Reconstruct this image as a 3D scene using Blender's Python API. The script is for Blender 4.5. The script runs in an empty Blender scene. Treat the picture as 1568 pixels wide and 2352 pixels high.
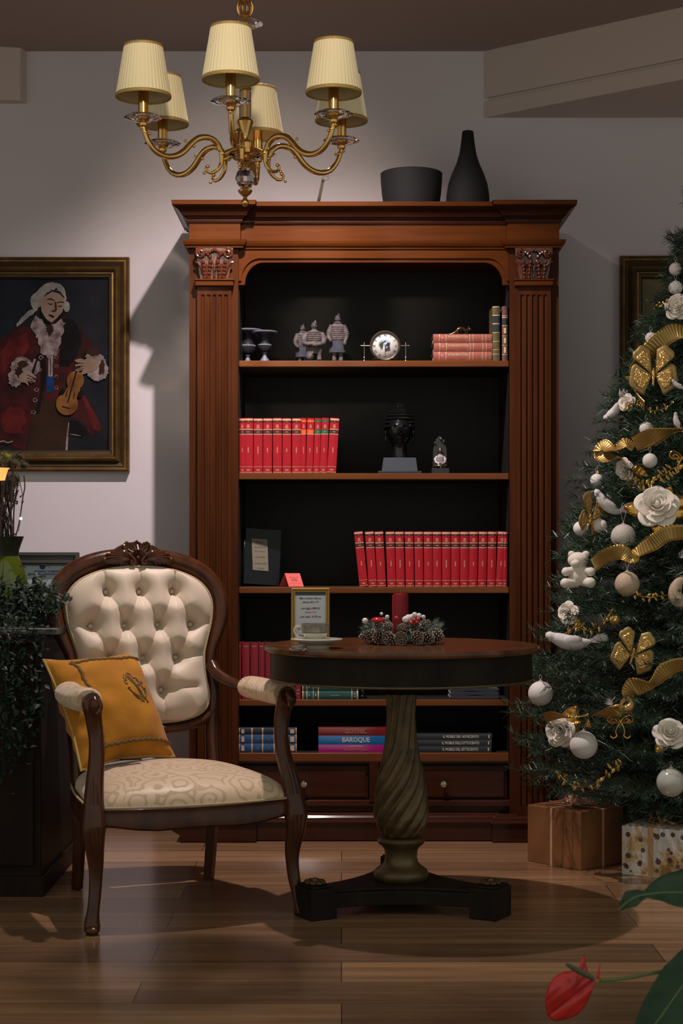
import bpy, bmesh, math, random
from mathutils import Vector, Matrix, noise
random.seed(7)
PI = math.pi
C = bpy.context.scene.collection

# ------------------------------------------------------------------ camera, world, lights, exposure
F_PX, HOR, CAMZ = 3900.0, 1255.0, 1.034
cam_d = bpy.data.cameras.new('camera')
cam = bpy.data.objects.new('camera', cam_d)
C.objects.link(cam)
cam.location = (0, 0, CAMZ)
cam.rotation_euler = (math.radians(90), 0, 0)
cam_d.sensor_fit = 'VERTICAL'
cam_d.sensor_height = 36.0
cam_d.lens = F_PX / 2352.0 * 36.0
cam_d.shift_y = (HOR - 1176.0) / 2352.0
cam_d.clip_start = 0.05
cam_d.dof.use_dof = True
cam_d.dof.focus_distance = 5.4
cam_d.dof.aperture_fstop = 9.0
bpy.context.scene.camera = cam

world = bpy.data.worlds.new('world')
bpy.context.scene.world = world
world.use_nodes = True
wb = world.node_tree.nodes['Background']
wb.inputs[0].default_value = (0.98, 1.0, 0.90, 1)
wb.inputs[1].default_value = 0.48

def spot(name, loc, target, watts, size_deg, blend, color, radius):
    d = bpy.data.lights.new(name, 'SPOT')
    d.energy = watts; d.spot_size = math.radians(size_deg); d.spot_blend = blend
    d.color = color; d.shadow_soft_size = radius
    o = bpy.data.objects.new(name, d); C.objects.link(o)
    o.location = loc
    o.rotation_euler = (Vector(target) - Vector(loc)).to_track_quat('-Z', 'Y').to_euler()
    return o
# ceiling spot over the armchair and table, tilted to the back wall
spot('ceiling_spot', (-0.196, 5.09, 2.87), (-0.176, 5.84, 0.81), 208, 113, 1.0, (1.0, 0.86, 0.85), 0.022)
# shop-window spot at the street side, aimed at the chandelier
spot('window_spot', (-0.20, 1.60, 2.84), (-0.26, 4.6, 2.36), 172, 18, 0.6, (1.0, 0.84, 0.66), 0.10)

vs = bpy.context.scene.view_settings
vs.view_transform = 'Standard'; vs.look = 'None'; vs.gamma = 1.0; vs.use_curve_mapping = False
vs.exposure = 0.0
bpy.context.scene.cycles.max_bounces = 8
bpy.context.scene.cycles.sample_clamp_indirect = 4.0

# ------------------------------------------------------------------ materials
def srgb(r, g, b):
    def f(c):
        c /= 255.0
        return c / 12.92 if c <= 0.04045 else ((c + 0.055) / 1.055) ** 2.4
    return (f(r), f(g), f(b), 1.0)

def mat(name, col, rough=0.5, metal=0.0, spec=0.5, var=None, scale=30.0, bump=0.0, bscale=60.0, stretch=(1, 1, 1),
        coat=0.0, sheen=0.0, trans=0.0, emit=None, ior=1.5, alpha=1.0, sss=0.0, detail=4.0):
    m = bpy.data.materials.new(name); m.use_nodes = True
    nt = m.node_tree; N = nt.nodes; L = nt.links
    b = N['Principled BSDF']
    col = tuple(col) + ((1.0,) if len(col) == 3 else ())
    b.inputs['Base Color'].default_value = col
    b.inputs['Roughness'].default_value = rough
    b.inputs['Metallic'].default_value = metal
    b.inputs['Specular IOR Level'].default_value = spec
    b.inputs['Coat Weight'].default_value = coat
    b.inputs['Coat Roughness'].default_value = 0.12
    b.inputs['Sheen Weight'].default_value = sheen
    b.inputs['Transmission Weight'].default_value = trans
    b.inputs['IOR'].default_value = ior
    if emit:
        b.inputs['Emission Color'].default_value = tuple(emit[0]) + (1.0,)
        b.inputs['Emission Strength'].default_value = emit[1]
    tc = N.new('ShaderNodeTexCoord')
    mp = N.new('ShaderNodeMapping'); mp.inputs['Scale'].default_value = stretch
    L.new(tc.outputs['Object'], mp.inputs['Vector'])
    if var is not None:
        nz = N.new('ShaderNodeTexNoise'); nz.inputs['Scale'].default_value = scale; nz.inputs['Detail'].default_value = detail
        L.new(mp.outputs[0], nz.inputs['Vector'])
        r = N.new('ShaderNodeValToRGB')
        r.color_ramp.elements[0].position = 0.32; r.color_ramp.elements[1].position = 0.68
        r.color_ramp.elements[0].color = tuple(var) + ((1.0,) if len(var) == 3 else ())
        r.color_ramp.elements[1].color = col
        L.new(nz.outputs['Fac'], r.inputs[0]); L.new(r.outputs[0], b.inputs['Base Color'])
    if bump:
        n2 = N.new('ShaderNodeTexNoise'); n2.inputs['Scale'].default_value = bscale; n2.inputs['Detail'].default_value = 3
        L.new(mp.outputs[0], n2.inputs['Vector'])
        bp = N.new('ShaderNodeBump'); bp.inputs['Strength'].default_value = bump; bp.inputs['Distance'].default_value = 0.002
        L.new(n2.outputs['Fac'], bp.inputs['Height']); L.new(bp.outputs[0], b.inputs['Normal'])
    return m

M = {}
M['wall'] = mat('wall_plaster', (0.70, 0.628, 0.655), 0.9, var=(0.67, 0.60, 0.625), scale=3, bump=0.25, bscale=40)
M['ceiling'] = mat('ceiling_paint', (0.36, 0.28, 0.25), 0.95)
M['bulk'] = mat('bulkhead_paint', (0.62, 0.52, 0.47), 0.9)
def wood(name, a, b, rough, st, sc=5.0, coat=0.0, spec=0.08):
    return mat(name, a, rough, var=b, scale=sc, stretch=st, coat=coat, bump=0.05, bscale=30, spec=spec, detail=6)
M['cherry'] = wood('cherry_wood', (0.112, 0.029, 0.0036), (0.070, 0.017, 0.0026), 0.42, (0.6, 1, 7))
M['cherry_v'] = wood('cherry_wood_upright', (0.080, 0.022, 0.006), (0.048, 0.013, 0.004), 0.42, (7, 7, 0.5))
M['cherry_dark'] = wood('dark_cherry_wood', (0.060, 0.016, 0.007), (0.034, 0.010, 0.005), 0.26, (0.6, 1, 7), coat=0.25)
M['cherry_carved'] = mat('carved_cherry_wood', (0.085, 0.020, 0.008), 0.22, coat=0.5, bump=0.15, bscale=90)
M['inside'] = wood('shade_dark_case_wood', (0.016, 0.013, 0.011), (0.012, 0.010, 0.009), 0.6, (6, 6, 0.6), coat=0, spec=0.3)  # near-black tone stands in for the shade inside the bookcase
M['chairwood'] = wood('polished_mahogany', (0.085, 0.026, 0.008), (0.040, 0.012, 0.005), 0.24, (4, 4, 1), coat=0.15, spec=0.25)
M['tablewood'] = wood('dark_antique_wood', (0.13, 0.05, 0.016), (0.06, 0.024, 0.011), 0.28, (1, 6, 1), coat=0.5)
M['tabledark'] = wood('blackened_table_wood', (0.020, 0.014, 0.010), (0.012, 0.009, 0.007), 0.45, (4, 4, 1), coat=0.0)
M['bronzewood'] = mat('bronzed_wood', (0.125, 0.075, 0.024), 0.40, metal=0.35, var=(0.07, 0.042, 0.016), scale=25, bump=0.1)
M['cabinet'] = wood('dark_cabinet_wood', (0.022, 0.012, 0.007), (0.013, 0.008, 0.006), 0.5, (5, 5, 0.6), coat=0.0)
M['gold'] = mat('polished_brass', (0.72, 0.43, 0.14), 0.16, metal=1.0, bump=0.05, bscale=20)
M['goldframe'] = mat('aged_gilt', (0.22, 0.125, 0.035), 0.4, metal=0.6, var=(0.12, 0.062, 0.02), scale=18, stretch=(1, 1, 1), bump=0.2)
M['goldframe_dark'] = mat('dark_gilt', (0.055, 0.032, 0.014), 0.45, metal=0.3, bump=0.2)
M['silver'] = mat('brushed_nickel', (0.55, 0.45, 0.36), 0.25, metal=1.0)
M['glass'] = mat('crystal_glass', (1, 1, 1), 0.02, trans=1.0, ior=1.52)
M['black'] = mat('matt_black_ceramic', (0.014, 0.014, 0.014), 0.75, spec=0.25, bump=0.3, bscale=30, stretch=(12, 12, 0.4))
M['paper'] = mat('white_paper', (0.62, 0.62, 0.66), 0.8)
M['ink'] = mat('black_ink', (0.02, 0.02, 0.03), 0.7)
M['redink'] = mat('red_ink', (0.45, 0.06, 0.06), 0.7)
M['blueink'] = mat('blue_ink', (0.03, 0.07, 0.28), 0.7)

# floor boards
def floor_mat():
    m = bpy.data.materials.new('oak_floor_boards'); m.use_nodes = True
    nt = m.node_tree; N = nt.nodes; L = nt.links; b = N['Principled BSDF']
    tc = N.new('ShaderNodeTexCoord')
    br = N.new('ShaderNodeTexBrick')
    br.offset = 0.37; br.offset_frequency = 2; br.squash = 1.0
    br.inputs['Scale'].default_value = 1.0
    br.inputs['Brick Width'].default_value = 1.28
    br.inputs['Row Height'].default_value = 0.192
    br.inputs['Mortar Size'].default_value = 0.0012
    br.inputs['Mortar Smooth'].default_value = 0.1
    br.inputs['Bias'].default_value = 0.0
    br.inputs['Color1'].default_value = (0, 0, 0, 1); br.inputs['Color2'].default_value = (1, 1, 1, 1)
    br.inputs['Mortar'].default_value = (0.0, 0.0, 0.0, 1)
    L.new(tc.outputs['Object'], br.inputs['Vector'])
    mp = N.new('ShaderNodeMapping'); mp.inputs['Scale'].default_value = (0.7, 11, 1)
    L.new(tc.outputs['Object'], mp.inputs['Vector'])
    nz = N.new('ShaderNodeTexNoise'); nz.inputs['Scale'].default_value = 2.2; nz.inputs['Detail'].default_value = 7; nz.inputs['Roughness'].default_value = 0.6
    L.new(mp.outputs[0], nz.inputs['Vector'])
    mx = N.new('ShaderNodeMath'); mx.operation = 'MULTIPLY_ADD'
    L.new(br.outputs['Color'], mx.inputs[0]); mx.inputs[1].default_value = 0.55; 
    sb = N.new('ShaderNodeMath'); sb.operation = 'MULTIPLY_ADD'; sb.inputs[1].default_value = 1.1; sb.inputs[2].default_value = -0.33
    L.new(nz.outputs['Fac'], sb.inputs[0]); L.new(sb.outputs[0], mx.inputs[2])
    r = N.new('ShaderNodeValToRGB')
    e = r.color_ramp.elements
    e[0].position = 0.0; e[0].color = (0.10, 0.054, 0.030, 1)
    e[1].position = 1.0; e[1].color = (0.50, 0.275, 0.135, 1)
    x = e.new(0.5); x.color = (0.25, 0.136, 0.068, 1)
    L.new(mx.outputs[0], r.inputs[0])
    mm = N.new('ShaderNodeMixRGB'); mm.blend_type = 'MIX'; mm.inputs[2].default_value = (0.02, 0.01, 0.006, 1)
    L.new(br.outputs['Fac'], mm.inputs[0]); L.new(r.outputs[0], mm.inputs[1]); L.new(mm.outputs[0], b.inputs['Base Color'])
    b.inputs['Roughness'].default_value = 0.22
    b.inputs['Specular IOR Level'].default_value = 0.75
    bp = N.new('ShaderNodeBump'); bp.inputs['Strength'].default_value = 0.04; bp.inputs['Distance'].default_value = 0.001
    L.new(nz.outputs['Fac'], bp.inputs['Height']); L.new(bp.outputs[0], b.inputs['Normal'])
    return m
M['floor'] = floor_mat()

# ------------------------------------------------------------------ helpers
def W(px, py, D):
    """world point seen at photo pixel (px, py) at distance D from the camera plane"""
    return Vector(((px - 784.0) * D / F_PX, D, CAMZ - (py - HOR) * D / F_PX))

class MB:
    def __init__(s): s.v = []; s.f = []; s.sm = []; s.mi = []
    def add(s, vs_, fs, smooth=False, mi=0, T=None):
        n = len(s.v)
        if T is not None: vs_ = [T @ Vector(p) for p in vs_]
        s.v += [tuple(p) for p in vs_]
        s.f += [tuple(i + n for i in f) for f in fs]
        s.sm += [smooth] * len(fs); s.mi += [mi] * len(fs)
        return s
    def box(s, x0, x1, y0, y1, z0, z1, mi=0, T=None):
        v = [(x, y, z) for z in (z0, z1) for y in (y0, y1) for x in (x0, x1)]
        return s.add(v, [(0, 2, 3, 1), (4, 5, 7, 6), (0, 1, 5, 4), (2, 6, 7, 3), (0, 4, 6, 2), (1, 3, 7, 5)], False, mi, T)
    def prism(s, poly, axis, a, b, mi=0, T=None, smooth=False):
        def P(p, t):
            return {'y': (p[0], t, p[1]), 'z': (p[0], p[1], t), 'x': (t, p[0], p[1])}[axis]
        n = len(poly)
        v = [P(p, a) for p in poly] + [P(p, b) for p in poly]
        f = [tuple(range(n)), tuple(range(2 * n - 1, n - 1, -1))]
        s.add(v, f, False, mi, T)
        return s.add(v, [(i, (i + 1) % n, n + (i + 1) % n, n + i) for i in range(n)], smooth, mi, T)
    def tube(s, pts, r, n=8, mi=0, cap=True, closed=False, T=None, flat=None):
        pts = [Vector(p) for p in pts]; k = len(pts)
        rs = r if isinstance(r, (list, tuple)) else [r] * k
        v = []; up = None
        for i, p in enumerate(pts):
            if closed: t = pts[(i + 1) % k] - pts[i - 1]
            else: t = pts[min(i + 1, k - 1)] - pts[max(i - 1, 0)]
            if t.length < 1e-9: t = Vector((0, 0, 1))
            t.normalize()
            if up is None:
                up = Vector((0, 0, 1)) if abs(t.z) < 0.9 else Vector((0, 1, 0))
            up = up - t * up.dot(t)
            if up.length < 1e-6: up = t.orthogonal()
            up.normalize(); sd = t.cross(up)
            fl = flat or (1, 1)
            for j in range(n):
                a = 2 * PI * j / n
                v.append(p + (up * math.cos(a) * fl[0] + sd * math.sin(a) * fl[1]) * rs[i])
        f = []
        for i in range(k if closed else k - 1):
            i2 = (i + 1) % k
            for j in range(n):
                j2 = (j + 1) % n
                f.append((i * n + j, i * n + j2, i2 * n + j2, i2 * n + j))
        s.add(v, f, True, mi, T)
        if cap and not closed:
            s.add(v[:n], [tuple(range(n - 1, -1, -1))], False, mi, T)
            s.add(v[-n:], [tuple(range(n))], False, mi, T)
        return s
    def lathe(s, prof, n=32, c=(0, 0, 0), mi=0, T=None, fn=None, smooth=True, sx=1, sy=1):
        v = []; k = len(prof)
        for i, (r, z) in enumerate(prof):
            for j in range(n):
                a = 2 * PI * j / n
                rr = fn(r, a, z) if fn else r
                v.append((c[0] + rr * math.cos(a) * sx, c[1] + rr * math.sin(a) * sy, c[2] + z))
        f = [(i * n + j, i * n + (j + 1) % n, (i + 1) * n + (j + 1) % n, (i + 1) * n + j) for i in range(k - 1) for j in range(n)]
        s.add(v, f, smooth, mi, T)
        rm = max(q[0] for q in prof); hz = max(q[1] for q in prof) - min(q[1] for q in prof)
        if prof[0][0] > .5 * rm and prof[-1][0] > .5 * rm and abs(prof[0][1] - prof[-1][1]) < .3 * hz + 1e-5:
            return s.add(v[:n] + v[-n:], [(j, (j + 1) % n, n + (j + 1) % n, n + j) for j in range(n)], smooth, mi)
        if prof[0][0] > 1e-5: s.add(v[:n], [tuple(range(n - 1, -1, -1))], False, mi, T)
        if prof[-1][0] > 1e-5: s.add(v[-n:], [tuple(range(n))], False, mi, T)
        return s
    def ball(s, c, r, n=12, mi=0, T=None, smooth=True):
        rx, ry, rz = r if isinstance(r, (tuple, list)) else (r, r, r)
        h = max(4, n // 2 + 1); v = []; f = []
        for i in range(h + 1):
            t = PI * i / h
            for j in range(n):
                a = 2 * PI * j / n
                v.append((c[0] + rx * math.sin(t) * math.cos(a), c[1] + ry * math.sin(t) * math.sin(a), c[2] + rz * math.cos(t)))
        for i in range(h):
            for j in range(n):
                f.append((i * n + j, (i + 1) * n + j, (i + 1) * n + (j + 1) % n, i * n + (j + 1) % n))
        return s.add(v, f, smooth, mi, T)
    def grid(s, fn, nu, nv, mi=0, smooth=True, wrap_u=False, T=None):
        v = [fn(i / (nu if wrap_u else nu - 1), j / (nv - 1)) for j in range(nv) for i in range(nu)]
        f = []
        for j in range(nv - 1):
            for i in range(nu if wrap_u else nu - 1):
                i2 = (i + 1) % nu
                f.append((j * nu + i, j * nu + i2, (j + 1) * nu + i2, (j + 1) * nu + i))
        return s.add(v, f, smooth, mi, T)
    def mould(s, path, prof, mi=0, closed=False, T=None, up=0):
        """sweep (out, z) profile along an XY path (outside on the right-hand side when z is up), mitred"""
        n = len(path); k = len(prof); v = []
        for i in range(n):
            p = Vector(path[i])
            d0 = (p - Vector(path[i - 1])) if (i > 0 or closed) else None
            d1 = (Vector(path[(i + 1) % n]) - p) if (i < n - 1 or closed) else None
            if d0 is None: d0 = d1
            if d1 is None: d1 = d0
            d0 = d0.normalized(); d1 = d1.normalized()
            n0 = Vector((d0.y, -d0.x)); n1 = Vector((d1.y, -d1.x))
            b = n0 + n1; b = b / max(0.2, (b.dot(n0)))
            for (o, z) in prof: v.append((p.x + b.x * o, p.y + b.y * o, z))
        f = []
        for i in range(n if closed else n - 1):
            i2 = (i + 1) % n
            for j in range(k - 1):
                f.append((i * k + j, i2 * k + j, i2 * k + j + 1, i * k + j + 1))
        return s.add(v, f, False, mi, T)
    def text(s, txt, size, origin, xdir, ydir, mi=0, depth=0.0004, squash=1.0, align='CENTER', shear=0.0, bold=0.0):
        c = bpy.data.curves.new('t', 'FONT'); c.body = txt; c.size = 1.0; c.align_x = align; c.align_y = 'CENTER'
        c.resolution_u = 2; c.shear = shear; c.offset = bold
        o = bpy.data.objects.new('t', c); C.objects.link(o)
        dg = bpy.context.evaluated_depsgraph_get()
        me = bpy.data.meshes.new_from_object(o.evaluated_get(dg))
        X = Vector(xdir).normalized(); Y = Vector(ydir).normalized(); Z = X.cross(Y); O = Vector(origin)
        s.add([O + X * (v.co.x * size * squash) + Y * (v.co.y * size) + Z * depth for v in me.vertices], [tuple(p.vertices) for p in me.polygons], False, mi)
        bpy.data.objects.remove(o); bpy.data.curves.remove(c); bpy.data.meshes.remove(me)
        return s
    def build(s, name, mats, parent=None, bevel=0.0, seg=2, fix=True, sharp=38, kind=None, label=None, sub=0):
        me = bpy.data.meshes.new(name)
        me.from_pydata(s.v, [], s.f)
        for m_ in (mats if isinstance(mats, (list, tuple)) else [mats]):
            me.materials.append(M[m_] if isinstance(m_, str) else m_)
        me.polygons.foreach_set('use_smooth', s.sm); me.polygons.foreach_set('material_index', s.mi)
        if fix:
            bm = bmesh.new(); bm.from_mesh(me)
            bmesh.ops.remove_doubles(bm, verts=bm.verts, dist=1e-6)
            bmesh.ops.recalc_face_normals(bm, faces=bm.faces)
            lim = math.radians(sharp)
            for e in bm.edges:
                if len(e.link_faces) == 2 and e.calc_face_angle(0) > lim: e.smooth = False
            bm.to_mesh(me); bm.free()
        me.update()
        o = bpy.data.objects.new(name, me); C.objects.link(o)
        if parent: o.parent = parent
        if bevel:
            b = o.modifiers.new('bevel', 'BEVEL'); b.width = bevel; b.segments = seg; b.limit_method = 'ANGLE'; b.angle_limit = math.radians(40)
        if sub:
            b = o.modifiers.new('sub', 'SUBSURF'); b.levels = sub; b.render_levels = sub
        if kind: o['kind'] = kind
        if label: o['label'] = label
        return o

def tag(o, label, cat, group=None, kind=None):
    o['label'] = label; o['category'] = cat
    if group: o['group'] = group
    if kind: o['kind'] = kind
    return o
def thing(name, label, cat, loc=(0, 0, 0), rz=0.0, group=None, rot=None):
    o = bpy.data.objects.new(name, None); C.objects.link(o)
    o.empty_display_size = 0.05
    o.location = loc; o.rotation_euler = rot if rot else (0, 0, rz)
    return tag(o, label, cat, group)
def struct(o): o['kind'] = 'structure'; return o
def bez(P0, P1, P2, P3, n):
    P0, P1, P2, P3 = map(Vector, (P0, P1, P2, P3))
    return [P0 * (1 - t) ** 3 + P1 * 3 * t * (1 - t) ** 2 + P2 * 3 * t * t * (1 - t) + P3 * t ** 3 for t in [i / n for i in range(n + 1)]]
def spline(pts, n=6, closed=False):
    """Catmull-Rom through the points"""
    P = [Vector(p) for p in pts]; out = []; k = len(P)
    for i in range(k if closed else k - 1):
        if closed: a, b, c, d = P[i - 1], P[i], P[(i + 1) % k], P[(i + 2) % k]
        else: a, b, c, d = P[max(i - 1, 0)], P[i], P[i + 1], P[min(i + 2, k - 1)]
        for j in range(n):
            t = j / n
            out.append(0.5 * ((2 * b) + (c - a) * t + (2 * a - 5 * b + 4 * c - d) * t * t + (3 * b - a - 3 * c + d) * t ** 3))
    if not closed: out.append(P[-1])
    return out
def lerp(a, b, t): return a + (b - a) * t
def interp(tab, x):
    if x <= tab[0][0]: return tab[0][1]
    for (a, va), (b, vb) in zip(tab, tab[1:]):
        if x <= b:
            t = (x - a) / (b - a); t = t * t * (3 - 2 * t) if False else t
            return va + (vb - va) * t
    return tab[-1][1]
ORD = ['first', 'second', 'third', 'fourth', 'fifth', 'sixth', 'seventh', 'eighth', 'ninth', 'tenth', 'eleventh', 'twelfth', 'thirteenth', 'fourteenth', 'fifteenth', 'sixteenth', 'seventeenth', 'eighteenth']

# ------------------------------------------------------------------ the room
WALL = 6.42; CEIL = 2.906
struct(MB().box(-3.2, 3.2, 0.0, WALL + 0.1, -0.06, 0.0).build('floor', 'floor'))
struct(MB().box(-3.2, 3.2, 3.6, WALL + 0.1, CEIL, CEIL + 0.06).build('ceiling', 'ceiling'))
struct(MB().box(-3.2, 3.2, WALL, WALL + 0.1, 0.0, CEIL).build('wall_back', 'wall'))
struct(MB().box(-3.3, -3.2, 4.4, WALL + 0.1, 0.0, CEIL).build('wall_left', 'wall'))
struct(MB().box(3.2, 3.3, 4.4, WALL + 0.1, 0.0, CEIL).build('wall_right', 'wall'))
struct(MB().box(-3.2, 3.2, WALL - 0.014, WALL, 0.0, 0.07).build('baseboard_back', 'cherry_dark', bevel=0.004))
# slanting bulkhead at the right, with a shadow groove above its lower band
x0 = 0.537; k = 1.227
def plan(off, t): return [(x0 + off * 1.6, WALL), (x0 + off * 1.6 + k * t, WALL - t), (3.2, WALL - t), (3.2, WALL)]
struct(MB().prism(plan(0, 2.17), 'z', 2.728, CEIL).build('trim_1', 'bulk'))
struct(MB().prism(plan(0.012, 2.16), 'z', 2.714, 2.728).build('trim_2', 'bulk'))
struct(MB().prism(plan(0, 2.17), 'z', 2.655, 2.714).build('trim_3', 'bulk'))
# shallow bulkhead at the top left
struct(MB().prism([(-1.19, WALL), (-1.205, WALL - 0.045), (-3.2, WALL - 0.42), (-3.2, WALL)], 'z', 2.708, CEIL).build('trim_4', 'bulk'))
# ------------------------------------------------------------------ bookcase
BX, BY = 0.114, 5.98          # centre, plane of the middle section's front
HB, HO = 0.6485, 0.476        # half width of body, of opening
EP = 0.03                     # the pilasters stand forward by this much
BD = 0.40
bc = thing('bookcase', 'tall cherry wood bookcase with carved pilasters, open shelves and two drawers, against the wall', 'bookcase', (BX, BY, 0))
def path(g=0.0, ge=0.0, split=0.468):
    return [(-HB - g, BD), (-HB - g, -EP - g), (-split + g * 0 + ge, -EP - g), (-split + ge, -g), (split - ge, -g), (split - ge, -EP - g), (HB + g, -EP - g), (HB + g, BD)]
# carcass: sides, back, top, floor, thin shade-dark facings on the inner sides
b = MB()
for s in (-1, 1):
    b.box(s * HB if s < 0 else s * (HO + 0.0), s * HO if s < 0 else s * HB, 0.0 - EP + 0.012, BD, 0.07, 2.20)
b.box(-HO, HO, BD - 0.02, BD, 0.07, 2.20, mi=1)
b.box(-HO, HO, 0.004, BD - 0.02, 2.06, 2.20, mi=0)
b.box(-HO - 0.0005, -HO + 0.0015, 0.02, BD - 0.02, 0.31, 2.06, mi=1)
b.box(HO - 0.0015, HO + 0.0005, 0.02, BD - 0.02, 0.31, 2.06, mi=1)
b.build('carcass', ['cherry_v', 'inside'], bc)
# frieze board
b = MB(); b.box(-HB, -0.468, -EP, 0.05, 2.10, 2.18); b.box(0.468, HB, -EP, 0.05, 2.10, 2.18); b.box(-0.468, 0.468, 0.0, 0.05, 2.10, 2.18)
b.build('frieze', 'cherry', bc, bevel=0.001)
# cornice
cp = [(0, 2.168), (0.006, 2.168), (0.008, 2.174), (0.008, 2.180), (0.014, 2.183), (0.016, 2.188), (0.022, 2.190), (0.025, 2.196), (0.034, 2.208), (0.048, 2.217), (0.050, 2.221), (0.055, 2.2225), (0.056, 2.2375), (0.0, 2.2375)]
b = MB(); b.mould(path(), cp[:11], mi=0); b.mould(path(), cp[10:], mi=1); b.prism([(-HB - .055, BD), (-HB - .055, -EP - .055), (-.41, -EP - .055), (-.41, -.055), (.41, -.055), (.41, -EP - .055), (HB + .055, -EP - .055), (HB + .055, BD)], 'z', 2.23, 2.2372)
M['cornice'] = wood('shade_darkened_cherry', (0.040, 0.012, 0.006), (0.025, 0.008, 0.005), 0.3, (0.6, 1, 7))  # shade of the cove put into the colour; the fascia stays plain cherry
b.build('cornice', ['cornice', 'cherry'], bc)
# architrave moulding under the frieze
ap = [(0, 2.080), (0.010, 2.080), (0.010, 2.086), (0.016, 2.089), (0.020, 2.097), (0.021, 2.101), (0.022, 2.1065), (0, 2.1085)]
MB().mould(path(), ap).build('architrave_moulding', 'cherry', bc)
# arched rail
def arch(r, zt, z0, xw, inset):
    a, bb, zz = 0.066, 0.075, zt
    L = [(-xw, z0), (-xw + inset, z0)]
    n = 12
    for i in range(n + 1):
        t = PI / 2 * i / n
        L.append((-xw + inset + a * (1 - math.cos(t)), z0 + 0.002 + (zz - z0 - 0.002) * math.sin(t)))
    R = [(-x, z) for x, z in reversed(L)]
    return L + R + [(xw, 2.085), (-xw, 2.085)]
b = MB()
b.prism(arch(0, 2.034, 1.955, HO, 0.022), 'y', 0.003, 0.024)
b.prism(arch(0, 2.0475, 1.968, HO, 0.010), 'y', -0.004, 0.003)
b.build('arched_rail', 'cherry', bc, bevel=0.0012)
# stiles beside the opening, outer stiles
for s in (-1, 1):
    MB().box(min(s * HO, s * 0.4955), max(s * HO, s * 0.4955), -0.006, 0.02, 0.07, 2.08).build('inner_stile', 'cherry_v', bc, bevel=0.001)
    # fluted pilaster
    xc = s * 0.5585; hw = 0.060
    pr = [(-hw, 0.03), (-hw, 0)]
    for i in range(5):
        c0 = -0.040 + i * 0.020
        for j in range(7):
            t = PI * j / 6
            pr.append((c0 - 0.0065 * math.cos(t), 0.0055 * math.sin(t)))
    pr += [(hw, 0), (hw, 0.03)]
    yf = -EP - 0.008
    b = MB()
    b.prism([(xc + p[0], yf + p[1]) for p in pr], 'z', 0.125, 1.915, smooth=False)
    b.box(xc - hw, xc + hw, yf - 0.0005, yf + 0.03, 1.915, 1.95)
    b.box(xc - hw, xc + hw, yf - 0.0005, yf + 0.03, 0.09, 0.125)
    b.build('pilaster', 'cherry_v', bc)
    # astragal under the capital
    b = MB().prism([(xc - 0.070, -EP - 0.028), (xc + 0.070, -EP - 0.028), (xc + 0.070, -EP + 0.01), (xc - 0.070, -EP + 0.01)], 'z', 1.962, 1.968)
    b.prism([(xc - 0.067, -EP - 0.024), (xc + 0.067, -EP - 0.024), (xc + 0.067, -EP + 0.01), (xc - 0.067, -EP + 0.01)], 'z', 1.944, 1.962)
    b.build('astragal', 'cherry', bc, bevel=0.0025)
    # carved capital
    b = MB(); y0 = -EP - 0.004
    b.prism([(xc - 0.048, 1.966), (xc + 0.048, 1.966), (xc + 0.058, 2.02), (xc + 0.066, 2.079), (xc - 0.066, 2.079), (xc - 0.058, 2.02)], 'y', y0 - 0.004, y0 + 0.02)
    for q in (-1, 1):
        sp = []
        for i in range(34):
            t = i / 33; a = t * 2.6 * 2 * PI * 0.62; rr = 0.0165 * (1 - 0.82 * t)
            sp.append((xc + q * (0.047 + rr * math.sin(a) * 1.0), y0 - 0.012 - 0.012 * t, 2.058 + rr * math.cos(a)))
        stem = [(xc + q * x, y0 - 0.008, z) for x, z in ((0.006, 2.012), (0.012, 2.034), (0.020, 2.052), (0.032, 2.068), (0.042, 2.0745))]
        b.tube(stem + sp, [0.0045] * 5 + [0.0062 * (1 - 0.5 * i / 33) for i in range(34)], 7)
        b.tube([(xc + q * x, y0 - 0.010, z) for x, z in ((0.030, 1.975), (0.040, 1.995), (0.046, 2.012), (0.057, 2.026), (0.066, 2.028))], [0.006, 0.007, 0.006, 0.006, 0.004], 7)
        # acanthus leaf of stacked lobes
        for r_ in range(5):
            z = 1.974 + r_ * 0.0128; w = 0.0075 + 0.0012 * r_
            for h in (-1, 1):
                b.ball((xc + q * 0.026 + h * w, y0 - 0.012 - 0.0022 * r_, z), (0.0072, 0.0085, 0.0085), 8)
        b.ball((xc + q * 0.026, y0 - 0.010, 1.995), (0.006, 0.01, 0.03), 8)
        for i in range(3):
            b.ball((xc + q * (0.014 + 0.0075 * i), y0 - 0.014, 2.046 + 0.009 * i - 0.004 * (i == 2)), (0.0062, 0.007, 0.0075), 8)
        b.ball((xc + q * 0.018, y0 - 0.014, 2.062), (0.008, 0.008, 0.006), 8)
        b.ball((xc + q * 0.010, y0 - 0.012, 2.028), (0.006, 0.007, 0.011), 8)
    for i in range(3):
        b.ball((xc + (i - 1) * 0.007, y0 - 0.015, 2.070 - 0.003 * abs(i - 1)), (0.005, 0.007, 0.007), 8)
    b.ball((xc, y0 - 0.012, 2.006), (0.006, 0.008, 0.018), 8)
    b.ball((xc, y0 - 0.010, 1.982), (0.005, 0.008, 0.016), 8)
    b.build('carved_capital', 'cherry_carved', bc)
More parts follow.
